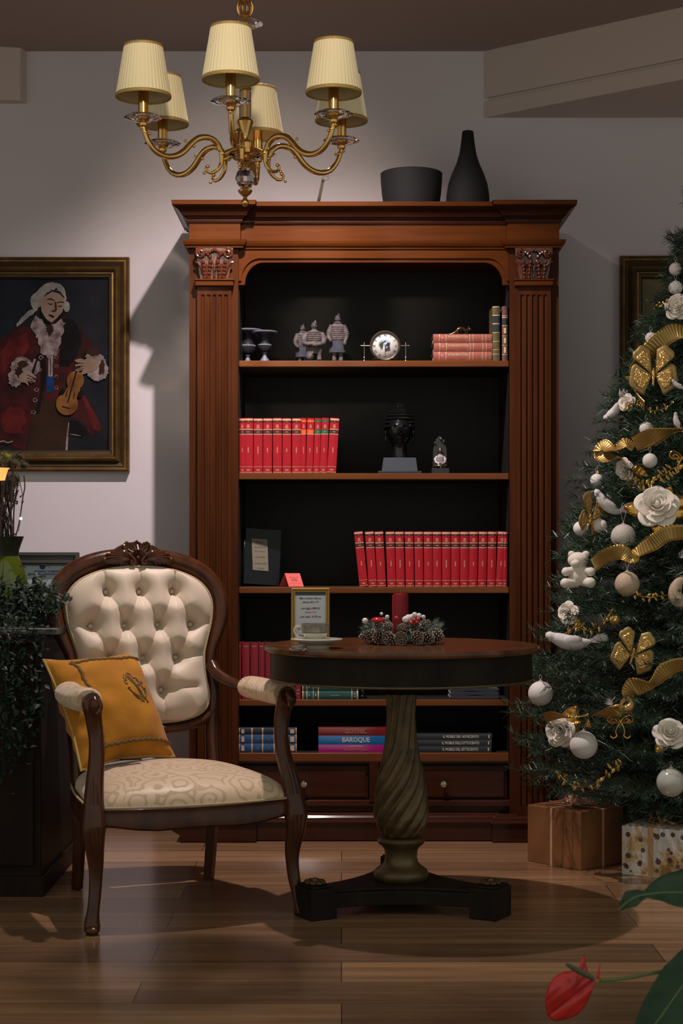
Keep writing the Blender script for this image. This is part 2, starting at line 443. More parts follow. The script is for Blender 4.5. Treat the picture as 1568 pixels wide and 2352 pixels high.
# shelves
M['shelf_edge'] = mat('orange_cherry_front', (0.17, 0.048, 0.0065), 0.25, spec=0.35, var=(0.12, 0.032, 0.005), scale=5, stretch=(.6, 1, 7))
SH = [1.689, 1.292, 0.891, 0.494, 0.3066]
for i, z in enumerate(SH):
    d = 0.003 if i < 4 else -0.004
    hh_ = .0225 if i < 4 else .030
    sh_ = MB().box(-HO, HO, d + .0185, BD - 0.02, z - hh_, z - .0001).build('shelf', 'inside', bc)  # dark board colour imitates the shade under each shelf
    MB().box(-HO, HO, d, d + .0185, z - hh_, z).build('shelf_front_strip', 'shelf_edge', sh_, bevel=0.003, seg=3)  # front strip split off so only the lit edge stays orange
# drawer section
b = MB().box(-HO, HO, 0.03, BD - 0.02, 0.07, 0.276)
b.box(-HO, HO, 0.0, 0.04, 0.268, 0.2766); b.box(-HO, HO, -0.006, 0.04, 0.274, 0.2795)
b.box(-0.0165, 0.0165, -0.006, 0.04, 0.127, 0.276)
b.box(-HO, HO, 0.006, 0.04, 0.095, 0.127)
b.build('drawer_case', 'cherry_dark', bc, bevel=0.0012)
b = MB().mould([(-HO, 0.0), (HO, 0.0)], [(0, 0.121), (0.012, 0.121), (0.012, 0.127), (0.006, 0.129), (0.006, 0.134), (0.004, 0.139), (0.0, 0.141)])
b.box(-HO, HO, 0.0, 0.03, 0.121, 0.141)
b.build('drawer_moulding', 'cherry_dark', bc)
for s in (-1, 1):
    a0, a1 = (-HO + 0.006, -0.0195) if s < 0 else (0.0195, HO - 0.006)
    b = MB().box(a0, a1, 0.012, 0.03, 0.143, 0.263)
    b.box(a0 + 0.010, a1 - 0.010, 0.006, 0.012, 0.150, 0.256)
    dr = b.build('drawer', 'cherry_dark', bc, bevel=0.0025)
    xk = (a0 + a1) / 2; xk = (698 - 859) / 653 if s < 0 else (1019 - 859) / 653
    K = Matrix.Translation((xk, 0.006, 0.1985)) @ Matrix.Rotation(PI / 2, 4, 'X')
    MB().lathe([(0.009, 0), (0.009, 0.002), (0.0045, 0.005), (0.0045, 0.011), (0.0125, 0.015), (0.0140, 0.020), (0.011, 0.026), (0.004, 0.0285), (0, 0.029)], 20, T=K).build('knob', 'silver', dr)
# base moulding and plinth
bm_ = [(0.0, 0.098), (0.005, 0.097), (0.008, 0.092), (0.018, 0.089), (0.024, 0.082), (0.024, 0.078), (0.031, 0.075), (0.034, 0.070), (0.034, 0.066), (0.0, 0.066)]
MB().mould(path(split=0.44), bm_).build('base_moulding', 'cherry_dark', bc)
b = MB().mould(path(split=0.44), [(0.028, 0.067), (0.028, 0.004), (0.024, 0.0), (0.0, 0.0)])
b.box(-HB, HB, 0, BD, 0.002, 0.067)
b.build('plinth', 'cherry_dark', bc)

# ------------------------------------------------------------------ vessels on top of the bookcase
TOP = 2.2375
p = W(945, 460, 6.08)
t = thing('bowl', 'wide matt black ceramic bowl standing on top of the bookcase', 'bowl', (p.x, 6.10, TOP))
b = MB(); s_ = 6.10 / F_PX
b.lathe([(0, 0), (61 * s_, 0), (64 * s_, 12 * s_), (68 * s_, 40 * s_), (70.5 * s_, 70 * s_), (71 * s_, 86 * s_), (68 * s_, 88 * s_), (66 * s_, 70 * s_), (60 * s_, 20 * s_), (0, 10 * s_)], 48)
b.build('bowl_body', 'black', t)
t = thing('bottle_vase', 'tall narrow-necked matt black bottle vase beside the bowl on the bookcase', 'vase', (W(1074, 460, 6.10).x, 6.10, TOP))
pr = [(0, 0), (48, 0), (50, 14), (49.5, 35), (45, 62), (37, 86), (27, 108), (20, 130), (16, 155), (13, 182), (11.8, 184), (9.5, 182), (9, 150), (0, 140)]
b = MB().lathe([(r * s_, z * s_) for r, z in pr], 48); b.build('vase_body', 'black', t)

# ------------------------------------------------------------------ books
M['red_book'] = mat('red_book_cloth', (0.46, 0.012, 0.022), 0.5, spec=0.25, var=(0.38, 0.010, 0.018), scale=60, bump=0.1, bscale=300)
M['dark_band'] = mat('dark_red_leather_band', (0.10, 0.010, 0.012), 0.4)
M['gilt'] = mat('gilt_stamping', (0.85, 0.60, 0.38), 0.35, metal=0.5)
M['orange_band'] = mat('orange_band', (0.90, 0.10, 0.01), 0.5)
M['green_band'] = mat('green_band', (0.02, 0.12, 0.045), 0.5)
M['pages'] = mat('book_pages', (0.50, 0.42, 0.30), 0.9)
M['maroon'] = mat('maroon_book_cloth', (0.23, 0.012, 0.022), 0.5, bump=0.1)
M['salmon'] = mat('salmon_leather', (0.38, 0.115, 0.082), 0.45, spec=0.3, var=(0.28, 0.082, 0.052), scale=70)
M['olive'] = mat('olive_leather', (0.14, 0.11, 0.028), 0.45, var=(0.06, 0.05, 0.02), scale=60)
M['brown'] = mat('brown_leather', (0.16, 0.075, 0.05), 0.45, var=(0.08, 0.035, 0.025), scale=70)
M['greenbook'] = mat('green_book_cloth', (0.022, 0.085, 0.072), 0.3)
M['bluebook'] = mat('blue_book_leather', (0.035, 0.10, 0.24), 0.4, var=(0.02, 0.06, 0.16), scale=50)
M['navy'] = mat('navy_book_leather', (0.02, 0.028, 0.05), 0.5)
M['baroque'] = mat('glossy_blue_jacket', (0.012, 0.15, 0.40), 0.12, coat=1.0)
M['magenta'] = mat('glossy_magenta_jacket', (0.40, 0.015, 0.20), 0.12, coat=1.0)
M['gothic'] = mat('glossy_red_jacket', (0.22, 0.016, 0.018), 0.12, coat=1.0)
M['blackbook'] = mat('black_book_jacket', (0.018, 0.02, 0.026), 0.25, coat=0.5)
M['cream'] = mat('cream_print', (0.70, 0.66, 0.52), 0.6)
M['tanprint'] = mat('tan_print', (0.42, 0.16, 0.09), 0.6)
M['greyprint'] = mat('grey_print', (0.24, 0.27, 0.28), 0.6)

def spine_y(x, t, bulge): return -bulge * (1 - (2 * x / t) ** 2)
def book(t, h, d, cover, pos, label, group, lean=0.0, lying=False, bands=(), title=None, cat='book', yaw=0.0, marks=(), bulge=None):
    """spine faces -Y. upright: pos = (centre x of the base, front y, shelf z); lying: pos = (left x, front y, underside z)"""
    bulge = 0.003 if bulge is None else bulge
    if lying:
        rot = (0, PI / 2, yaw); loc = (pos[0], pos[1], pos[2] + t / 2)
        o = thing('book', label, cat, loc, group=group, rot=rot)
    else:
        o = thing('book', label, cat, (pos[0], pos[1], pos[2] + abs(math.sin(lean)) * t / 2 + 0.0002), group=group, rot=(0, lean, yaw))
    n = 8; th = 0.0028
    xs = [-t / 2 + t * i / n for i in range(n + 1)]
    outer = [(x, spine_y(x, t, bulge)) for x in xs]
    poly = [(-t / 2, d)] + outer + [(t / 2, d), (t / 2 - th, d)] + [(x * (1 - 2 * th / t), spine_y(x, t, bulge) + th) for x in reversed(xs)] + [(-t / 2 + th, d)]
    MB().prism(poly, 'z', 0, h, smooth=True).build('cover', cover, o, sharp=30)
    MB().box(-t / 2 + th + 0.0003, t / 2 - th - 0.0003, 0.0045, d - 0.004, 0.004, h - 0.004).build('page_block', 'pages', o)
    if bands:
        mats = []; b = MB()
        for (z0, z1, m_) in bands:
            if m_ not in mats: mats.append(m_)
            e = 0.0007 if m_ == 'gilt' else 0.0004
            pl = [(x * 1.004, spine_y(x, t, bulge) - e) for x in xs] + [(x * 0.97, spine_y(x, t, bulge) + 0.001) for x in reversed(xs)]
            b.prism(pl, 'z', z0 * h, z1 * h, mi=mats.index(m_))
        b.build('spine_band', mats, o, fix=True)
    if title or marks:
        b = MB(); mats = []
        for (txt, size, zc, m_, sq, xo) in (title or ()):
            if m_ not in mats: mats.append(m_)
            if lying:
                b.text(txt, size, (xo, -bulge * (1 - (2 * xo / t) ** 2) - 0.0004, zc * h), (0, 0, 1), (-1, 0, 0), mi=mats.index(m_), depth=0.0003, squash=sq, bold=0.012)
            else:
                b.text(txt, size, (xo, -bulge - 0.0004, zc * h), (0, 0, 1), (-1, 0, 0), mi=mats.index(m_), depth=0.0003, squash=sq, bold=0.01)
        for (x0, x1, z0, z1, m_) in marks:
            if m_ not in mats: mats.append(m_)
            xm = (x0 + x1) / 2 * t; e = spine_y(xm, t, bulge) - 0.0007
            b.box(x0 * t, x1 * t, e, e + 0.0008, z0 * h, z1 * h, mi=mats.index(m_))
        b.build('spine_lettering', mats, o, fix=False)
    return o
FY = BY + 0.012     # where the spines stand
SC = FY / F_PX
def sx(px): return (px - 784) * SC
def red_deco(dark='dark_band'):
    B = [(0.955, 0.985, 'gilt'), (0.92, 0.955, dark), (0.785, 0.797, 'gilt'), (0.715, 0.785, dark), (0.700, 0.712, 'gilt'), (0.112, 0.118, 'gilt'), (0.012, 0.020, 'gilt')]
    if dark != 'dark_band': B = [(0.925, 0.965, dark), (0.715, 0.79, dark), (0.700, 0.712, 'gilt'), (0.112, 0.117, 'gilt'), (0.012, 0.02, 'gilt')]
    return B
def red_marks(r):
    mk = []
    for i in range(3):
        mk += [(-0.12 - 0.02 * i, 0.12 + 0.02 * i, 0.868 - 0.018 * i, 0.876 - 0.018 * i, 'gilt')]
    mk += [(-0.20, 0.20, 0.812, 0.818, 'gilt'), (-0.03, 0.03, 0.93, 0.94, 'gilt')]
    mk += [(-0.16, 0.16, 0.742, 0.750, 'gilt')]
    n_ = 4 + (r * 7) % 5
    for q in range(n_): mk += [(-0.045, 0.045, .42 + (q - n_ / 2) * .0165, .42 + (q - n_ / 2) * .0165 + .0115, 'gilt')]
    mk += [(-0.22, 0.22, 0.060, 0.068, 'gilt'), (-0.16, 0.20, 0.045, 0.051, 'gilt')]
    return mk
titles = ['Balzac', 'Stendhal', 'Tolstoi', 'Gogol', 'Flaubert', 'Hugo', 'Dickens', 'Poe', 'Swift', 'Sterne', 'Maupassant', 'Zola']
# second shelf
row = [(40, 66, 0), (70, 123, 0), (125, 176, .2), (178, 229, .4), (232, 283, 0), (285, 334, 0), (338, 388, .4), (387.5, 416.5, .8), (419, 458, 1.5), (460, 496, 1.9), (497, 538, 2.4), (541, 592, 3.6)]
H2 = 0.1945
for i, (a, c, ln) in enumerate(row):
    a, c = 530 + a / 2.412, 530 + c / 2.412
    t_ = (c - a) * SC * 0.965; cx = sx((a + c) / 2)
    if i == 0: t_ = 0.0195; cx = sx(c) - t_ / 2 - 0.0006; cx = max(cx, BX - HO + t_ / 2 + 0.002)
    lr = math.radians(ln)
    cxb = cx - math.tan(lr) * H2 / 2
    dark = 'orange_band' if i in (7, 8) else 'green_band' if i in (9, 10) else 'dark_band'
    desc = {'orange_band': 'red book with orange spine bands', 'green_band': 'red book with green spine bands', 'dark_band': 'dark-banded red book'}[dark]
    if dark == 'dark_band': lab = f'{desc}, {ORD[i] + " from the left" if i < 11 else "the last, leaning one"} on the second shelf'
    else: lab = f'{desc}, the {"left" if i in (7, 9) else "right"} one of two on the second shelf'
    book(t_, H2 + 0.0005 * math.sin(i * 2), 0.14, 'red_book', (cxb, FY, SH[1]), lab, 'red books on the second shelf', lean=lr, bands=red_deco(dark), marks=red_marks(i),
         )
# third shelf, long row
row = [(680, 730, 712, 760), (742, 790, 765, 808), (796, 843, 812, 860), (857, 905, 867, 915), (909, 957, 917, 963), (963, 1010, 968, 1016), (1015, 1062, 1020, 1067), (1067, 1115, 1070, 1118), (1118, 1165, 1119, 1166), (1170, 1216, 1170, 1216),
       (1220, 1268, 1219, 1267), (1270, 1318, 1269, 1317), (1322, 1368, 1318, 1364), (1375, 1420, 1368, 1414), (1425, 1472, 1418, 1466), (1480, 1527, 1467, 1515), (1530, 1560, 1519, 1560)]
for i, (a, c, a2, c2) in enumerate(row):
    tx, bx_ = 530 + (a + c) / 2 / 2.412, 530 + (a2 + c2) / 2 / 2.412
    t_ = 46.5 / 2.412 * SC; h = 0.1955
    lr = math.atan2((tx - bx_) * SC, h)
    cx = sx(bx_)
    if i == 16: t_ = 0.0165; lr = 0.01; cx = BX + HO - t_ / 2 - 0.006
    n_ = ('first, leaning most,' if i == 0 else 'last, half hidden,' if i == 16 else ORD[i])
    book(t_, h, 0.14, 'red_book', (cx, FY, SH[2]), f'dark-banded red book, {n_} in the long third shelf row', 'red books in the long row on the third shelf', lean=lr,
         bands=red_deco(), marks=red_marks(i + 3))
# fourth shelf, maroon books
row = [(36, 62), (75, 162), (168, 258), (262, 330), (335, 395), (400, 475), (480, 540), (545, 605), (612, 668), (675, 740)]
for i, (a, c) in enumerate(row):
    a, c = 540 + a / 4.9, 540 + c / 4.9
    t_ = (c - a) * SC * 0.96
    if i == 0: a = 549
    lab = f'maroon cloth book, {ORD[i] + " from the left" if i < 9 else "the last, lettered one"}, on the shelf behind the table'
    kw = dict(marks=[(-.2, .2, .1, .11, 'gilt'), (-.2, .2, .16, .17, 'gilt')] + [(-.16, .16, .62 + .045 * q, .645 + .045 * q, 'gilt') for q in range(6)]) if i == 9 else dict(marks=[(-.25, -.05, .93, .94, 'gilt'), (.08, .25, .93, .94, 'gilt')])
    book(t_, 0.200 if i < 5 else 0.1985, 0.14, 'maroon', (sx((a + c) / 2), FY, SH[3]), lab, 'maroon books on the fourth shelf', **kw)
# green pair and dark one, lying
def zpx(py): return CAMZ + (HOR - py) * SC
for i, (y0, y1, col, ds) in enumerate([(1588, 1606, 'greenbook', 'lower green book'), (1568.5, 1586.5, 'greenbook', 'upper green book'), (1552, 1567.5, 'blackbook', 'blackish green book on top')]):
    x0 = sx(694); L = (823 - 694) * SC; t_ = (y1 - y0) * SC * 0.97
    G = [(0.0, 0.02, 'gilt'), (0.075, 0.09, 'gilt'), (0.19, 0.20, 'gilt'), (0.275, 0.295, 'gilt'), (0.875, 0.89, 'gilt'), (0.97, 0.995, 'gilt')]
    z = SH[3] + (0 if i == 0 else 0.0295 * i + 0.0003 * i)
    t_ = 0.0292 if i < 2 else 0.024
    book(t_, L, 0.14, col, (x0, FY, z), ds + ' with gilt rings, lying beside the maroon books', 'lying books beside the maroon books', lying=True, bands=G,
         marks=[(-.02, .05, .50, .66, 'greyprint'), (-.22, -.12, .915, .95, 'gilt'), (.05, .2, .925, .945, 'gilt'), (-.2, .1, .12, .13, 'gilt'), (-.2, .1, .23, .245, 'gilt')] if i < 2 else [])
# bottom shelf: blue trio
z = SH[4]
for i, (t_, col, ds) in enumerate([(0.0315, 'bluebook', 'blue leather book, lowest of three'), (0.0315, 'bluebook', 'blue leather book, middle of three'), (0.0235, 'navy', 'dark navy book, top of three')]):
    G = [(0.0, 0.01, 'gilt'), (0.215, 0.235, 'gilt'), (0.40, 0.42, 'gilt'), (0.60, 0.62, 'gilt'), (0.83, 0.845, 'gilt'), (0.985, 1.0, 'gilt')]
    mk = [(-.3, .3, .04, .09, 'gilt'), (-.3, .3, .89, .96, 'gilt'), (-.05, .05, .32, .33, 'gilt'), (-.05, .05, .51, .52, 'gilt')]
    book(t_, 132 * SC, 0.15, col, (sx(548) + 0.0015, FY, z), ds + ' lying left on the bottom shelf', 'blue books lying on the bottom shelf', lying=True, bands=G, marks=mk if i < 2 else mk[:2])
    z += t_ + 0.0003
z = SH[4]
for i, (t_, col, ds, txt, sz, m_) in enumerate([(0.0285, 'magenta', 'magenta art book', 'RENAISSANCE', 0.0145, 'tanprint'), (0.0315, 'baroque', 'blue art book', 'BAROQUE', 0.0245, 'cream'), (0.0290, 'gothic', 'dark red art book', 'GOTHIC', 0.0240, 'tanprint')]):
    tt = [(txt, sz, 0.465, m_, 0.86 if i else 0.9, 0.003 if i == 0 else 0.0)]
    if i == 0: tt.append(('THE ART OF THE ITALIAN', 0.0045, 0.465, 'cream', 0.9, -0.0085))
    book(t_, 0.285, 0.22, col, (sx(731), FY - 0.0005 * i, z), f'{ds} titled {txt.capitalize()} lying on the bottom shelf', 'art books lying on the bottom shelf', lying=True, title=tt, bulge=0.0008)
    z += t_ + 0.0003
z = SH[4]
for i, (txt, ds) in enumerate([('IL MOBILE DEL SETTECENTO', 'Settecento book'), ("IL MOBILE DELL'OTTOCENTO", 'Ottocento book'), ('IL MOBILE DEL NOVECENTO', 'Novecento book')]):
    L = 0.285; x1 = sx(1129.5) - 0.001 * (2 - i)
    o = book(0.0222, L, 0.22, 'blackbook', (x1 - L, FY - 0.0005 * i, z), f'thin black {ds}, {["bottom", "middle", "top"][i]} of the three lying right of the table column', 'black furniture books on the bottom shelf', lying=True,
             title=[(txt, 0.0135, 0.615, 'cream', 0.73, 0)], marks=[(-.28, .22, .955, .968, 'cream')], bulge=0.0006)
    z += 0.0225
# top shelf books
z = SH[0]
for i in range(3):
    G = [(0.10, 0.108, 'gilt'), (0.212, 0.22, 'gilt'), (0.62, 0.627, 'gilt'), (0.675, 0.682, 'gilt'), (0.835, 0.842, 'gilt'), (0.895, 0.902, 'gilt')]
    t_ = 0.0315 if i == 0 else 0.0305
    x0 = sx(994.5 + (1.3 if i == 1 else 0))
    book(t_, 134.5 * SC, 0.15, 'salmon', (x0, FY, z), f'salmon leather book, {["lowest", "middle", "top"][i]} of the three lying beside the clock', 'salmon books lying on the top shelf', lying=True, bands=G, bulge=0.004,
         title=[('WASHINGTON', 0.011, 0.42, 'gilt', 0.95, -0.006), ('W', 0.010, 0.155, 'gilt', 1, -.002)])
    z += t_ + 0.0008
ztop_salmon = z
book(16.5 * SC, 125 * SC, 0.14, 'olive', (sx(1139), FY, SH[0]), 'olive green leather book standing upright beside the salmon books', 'upright books on the top shelf',
     bands=[(0.115, 0.125, 'gilt'), (0.195 + .0, 0.203, 'gilt'), (0.35, 0.36, 'gilt'), (0.51, 0.52, 'gilt'), (0.53, 0.66, 'blackbook'), (0.67, 0.685, 'gilt'), (0.69, 0.82, 'blackbook'), (0.825, 0.84, 'gilt'), (0.98, 0.995, 'gilt')], bulge=0.004)
book(12.5 * SC, 125 * SC, 0.14, 'brown', (sx(1159), FY, SH[0]), 'slim brown leather book standing upright nearest the right stile', 'upright books on the top shelf',
     bands=[(0.105, 0.115, 'gilt'), (0.28, 0.288, 'gilt'), (0.45, 0.458, 'gilt'), (0.64, 0.65, 'gilt'), (0.66, 0.78, 'blackbook'), (0.785, 0.80, 'gilt'), (0.82, 0.83, 'gilt')], bulge=0.003,
     marks=[(-.2, .2, .14, .25, 'gilt'), (-.2, .2, .32, .42, 'gilt'), (-.2, .2, .5, .6, 'gilt')])

# ------------------------------------------------------------------ ornaments on the shelves
M['bronze'] = mat('dark_bronze', (0.10, 0.06, 0.035), 0.25, metal=0.9)
M['urn'] = mat('black_cast_iron', (0.018, 0.018, 0.022), 0.4, spec=0.5)
M['urn_rim'] = mat('pale_grey_edge', (0.17, 0.17, 0.22), 0.5, bump=0.5, bscale=120)
def urn(cx, y, h, k, label):
    t = thing('garden_urn', label, 'urn', (cx, y, SH[0]), group='black urns on the top shelf')
    b = MB(); 
    b.box(-.019 * k, .019 * k, -.019 * k, .019 * k, 0, .006 * k, mi=1)
    b.lathe([(.018, .006), (.017, .012), (.009, .022), (.006, .030), (.006, .033)], 24, mi=1, T=Matrix.Scale(k, 4))
    b.lathe([(.006, .033), (.010, .036), (.009, .040), (.006, .042)], 24, mi=1, T=Matrix.Scale(k, 4))
    b.build('foot', ['urn', 'urn_rim'], t)
    b = MB().lathe([(.006, .042), (.018, .046), (.024, .056), (.0245, .066), (.022, .069)], 48, fn=lambda r, a, z: r * (1 + 0.05 * abs(math.cos(a * 12))), T=Matrix.Scale(k, 4))
    b.lathe([(.022, .067), (.021, .074), (.020, .084), (.024, .098), (.034, .110), (.044, .1155)], 40, T=Matrix.Scale(k, 4))
    b.build('bowl', ['urn'], t)
    b = MB().lathe([(.043, .114), (.0495, .1165), (.0505, .1200), (.0450, .122), (.038, .119)], 60, fn=lambda r, a, z: r * (1 + 0.012 * math.cos(a * 40)), T=Matrix.Scale(k, 4))
    b.lathe([(.0235, .0645), (.026, .067), (.0255, .0705), (.0215, .072)], 60, fn=lambda r, a, z: r * (1 + 0.03 * math.cos(a * 24)), T=Matrix.Scale(k, 4))
    b.build('rim', 'urn_rim', t)
urn(sx(605.5), BY + 0.085, 0, 0.93, 'black pedestal urn with pale rim, the front one on the top shelf')
urn((567 - 784) * 6.22 / F_PX + .004, BY + 0.22, 0, 1.12, 'larger black pedestal urn half hidden in the top shelf corner')

M['clay'] = mat('terracotta_armour', (0.135, 0.10, 0.092), 0.8, var=(0.05, 0.043, 0.052), scale=60, bump=0.5, bscale=150)
M['clay_skirt'] = mat('dark_blue_grey_clay', (0.050, 0.053, 0.072), 0.85, var=(0.03, 0.034, 0.047), scale=60, bump=0.4, bscale=150)
def warrior(cx, y, k, kneel, label, rz=0.0, headless=False):
    t = thing('warrior_statuette', label, 'figurine', (cx, y, SH[0]), rz=rz, group='clay warrior figures on the top shelf')
    S = Matrix.Scale(k, 4); b = MB()
    arm_r = [.0085, .009, .0075, .0065]
    if not kneel:
        b.box(-.024, .024, -.016, .016, 0, .004, mi=1, T=S)
        for q in (-1, 1):
            b.tube([(q * .011, -.004, .004), (q * .0115, 0, .018), (q * .011, 0, .036)], [.0085, .0075, .009], 10, mi=0, T=S)
            b.ball((q * .011, -.008, .007), (.0075, .013, .005), 8, mi=0, T=S)
        b.lathe([(.029, .034), (.0285, .042), (.026, .062), (.024, .078)], 28, mi=1, T=S, sy=0.68, fn=lambda r, a, z: r * (1 + .03 * math.cos(a * 10)))
        b.lathe([(.024, .074), (.0255, .080), (.024, .1), (.027, .118), (.0255, .128), (.014, .136), (.008, .139), (.007, .145)], 28, mi=0, T=S, sy=0.66)
        for i in range(7):
            z = .078 + i * .0072
            rr = interp([(.074, .0262), (.1, .0246), (.118, .0272), (.128, .0262)], z)
            b.lathe([(rr, z), (rr + .0012, z + .001), (rr + .0012, z + .0055), (rr, z + .0062)], 24, mi=0, T=S, sy=0.68)
        for q in (-1, 1):
            b.tube([(q * .031, -.003, .100), (q * .0315, -.006, .090), (q * .029, -.014, .080), (q * .023, -.023, .077 if q < 0 else .067)], [.0085, .0075, .0062, .0055], 10, mi=0, T=S)
            up_ = [(q * (.019 + .0125 * j / 10), -.001 - .002 * j / 10, .129 - .033 * j / 10) for j in range(11)]
            b.tube(up_, [(.0092 if j % 2 else .0105) + .0010 * math.sin(j / 10 * PI) for j in range(11)], 12, mi=0, T=S)
            b.ball((q * .025, -.025, .076 if q < 0 else .065), (.0065, .006, .0075), 8, mi=0, T=S)
        b.lathe([(.012, .134), (.014, .138), (.010, .142)], 16, mi=0, T=S)
        hz = .152
    else:
        b.box(-.030, .030, -.024, .020, 0, .004, mi=1, T=S)
        b.ball((-.014, -.010, .018), (.012, .016, .014), 10, mi=0, T=S)
        b.tube([(-.014, .012, .012), (-.014, -.012, .016), (-.013, -.008, .036)], [.008, .012, .012], 10, mi=0, T=S)
        b.tube([(.018, -.014, .004), (.018, -.012, .026), (.019, -.016, .044)], [.0085, .0075, .011], 10, mi=0, T=S)
        b.ball((.018, -.020, .007), (.008, .015, .005), 8, mi=0, T=S)
        b.tube([(.019, -.018, .046), (.008, .002, .046)], [.0115, .013], 10, mi=0, T=S)
        b.lathe([(.026, .028), (.028, .040), (.0265, .052), (.024, .060)], 28, mi=0, T=S, sy=.75, fn=lambda r, a, z: r * (1 + .04 * math.cos(a * 9)))
        b.lathe([(.023, .058), (.026, .070), (.0275, .088), (.026, .098), (.014, .107), (.008, .110), (.007, .116)], 28, mi=0, T=S, sy=.7)
        for i in range(7):
            z = .058 + i * .0066
            rr = interp([(.058, .0245), (.07, .0268), (.09, .0282), (.1, .026)], z)
            b.lathe([(rr, z), (rr + .0012, z + .001), (rr + .0012, z + .0048), (rr, z + .0056)], 24, mi=0, T=S, sy=.72)
        b.tube([(-.024, 0, .097), (-.034, -.004, .080), (-.033, -.016, .062), (-.016, -.030, .058), (.004, -.032, .060)], [.0095, .011, .0085, .007, .006], 10, mi=0, T=S)
        b.tube([(.024, 0, .097), (.034, -.004, .080), (.032, -.018, .062), (.014, -.033, .056), (-.004, -.034, .055)], [.0095, .011, .0085, .007, .006], 10, mi=0, T=S)
        b.ball((.004, -.034, .058), (.008, .006, .006), 8, mi=0, T=S)
        hz = .123
    # head with face, topknot and ears
    b.ball((0, 0, hz), (.0088, .0098, .0118), 14, mi=0, T=S)
    b.ball((0, -.0098, hz - .0012), (.0016, .0022, .0034), 6, mi=0, T=S)
    for q in (-1, 1):
        b.ball((q * .0034, -.0085, hz + .0015), (.002, .0014, .001), 6, mi=1, T=S)
        b.ball((q * .0088, 0, hz - .001), (.0014, .0026, .0036), 6, mi=0, T=S)
    b.ball((0, -.0086, hz - .0058), (.0026, .0014, .0009), 6, mi=1, T=S)
    b.ball((0, .001, hz + .0045), (.0094, .0102, .009), 12, mi=1, T=S)
    b.ball((.003 if not kneel else .004, .002, hz + .0135), (.0036, .0036, .0060), 8, mi=1 if not kneel else 0, T=S)
    b.build('figure', ['clay', 'clay_skirt'], t)
warrior(sx(775), BY + 0.07, 1.02, False, 'tall standing clay warrior figure beside the mantel clock')
warrior(sx(720.5), BY + 0.06, 1.05, True, 'kneeling clay warrior figure, the middle of the three')
warrior((695 - 784) * 6.16 / F_PX, BY + 0.17, 0.88, False, 'standing clay warrior figure half hidden behind the kneeling one', rz=0.2)

# mantel clock
M['clockbody'] = mat('dark_clock_wood', (0.03, 0.017, 0.012), 0.35, coat=0.3)
M['bezel'] = mat('bronze_bezel', (0.16, 0.12, 0.10), 0.35, metal=0.7)
M['dial'] = mat('cream_dial', (0.62, 0.60, 0.56), 0.5)
M['dial_green'] = mat('green_print', (0.18, 0.26, 0.06), 0.6)
M['dial_blue'] = mat('pale_blue_print', (0.38, 0.47, 0.62), 0.6)
t = thing('mantel_clock', 'round mantel clock with a Roman numeral dial hanging between two brass posts', 'clock', (sx(884.5), BY + 0.05, SH[0]))
R90 = Matrix.Rotation(PI / 2, 4, 'X')
k_ = 6.03 / F_PX; zc = (826 - 790) * k_ + 0.000
T0 = Matrix.Translation((0, 0, zc)) @ R90
MB().lathe([(0, -.028), (.046, -.028), (.052, -.02), (.053, .004), (.050, .008), (0, .008)], 48, T=T0).build('case', 'clockbody', t)
MB().lathe([(.0455, .008), (.0535, .008), (.054, .013), (.050, .017), (.046, .0145), (.0455, .010)], 48, T=T0).build('bezel', 'bezel', t)
b = MB().lathe([(0, .010), (.0462, .010), (.0462, .0085), (0, .0085)], 48, T=T0)
rom = ['XII', 'I', 'II', 'III', 'IIII', 'V', 'VI', 'VII', 'VIII', 'IX', 'X', 'XI']
yd = -.0112
for i, s in enumerate(rom):
    a = PI / 2 - i * PI / 6; d = Vector((math.cos(a), 0, math.sin(a)))
    b.text(s, 0.0125, Vector((0, yd, zc)) + d * 0.0385, (d.z, 0, -d.x), d, mi=1, squash=0.72, bold=0.01)
def disc_poly(pts, mi, e): b.prism([(x * 0.001, zc + z * 0.001) for x, z in pts], 'y', yd - e, yd - e + 0.0003, mi=mi)
disc_poly([(-20, 12), (-12, 22), (0, 24), (14, 20), (20, 8), (10, 2), (-2, 6), (-10, -2), (-18, -4)], 3, 0.0)
disc_poly([(-24, 4), (-20, 14), (-12, 18), (-6, 12), (-12, 4), (-16, -4), (-22, -2)], 2, .0002)
disc_poly([(-20, 6), (-8, 14), (2, 20), (4, 16), (-6, 10), (-8, 0), (-9, -12), (-11, -12), (-12, -2), (-14, -12), (-16, -12), (-17, 0)], 1, .0004)
disc_poly([(-2, -2), (6, 8), (10, 14), (16, 8), (18, -16), (0, -20), (0, -8), (8, -6), (9, 2), (2, 0)], 1, .0004)
b.build('dial', ['dial', 'ink', 'dial_green', 'dial_blue'], t, fix=False)
b = MB(); b.prism([(-.001, zc - .002), (.001, zc - .002), (.0006, zc - .032), (-.0006, zc - .032)], 'y', yd - .0022, yd - .0016)
b.prism([(-.0012, zc), (.0012, zc), (.018, zc + .012), (.017, zc + .0135)], 'y', yd - .0030, yd - .0024)
b.ball((0, yd - .002, zc), .0022, 8); b.build('clock_hand', 'ink', t)
for q in (-1, 1):
    b = MB(); xx = q * .0735
    b.lathe([(.004, 0), (.0032, .004), (.0016, .006), (.0014, .012), (.0030, .0155), (.0014, .019), (.0014, .056), (.0030, .060), (.0016, .065), (.0006, .070)], 12, c=(xx, 0, 0))
    b.tube([(xx - q * .022, 0, zc + .002), (xx + q * .011, 0, zc + .002)], .0011, 8)
    b.ball((xx + q * .012, 0, zc + .002), .0024, 8)
    b.build('post', 'silver', t)
MB().box(-.080, .080, -.012, .030, -.0, .003).build('base', 'clockbody', t)

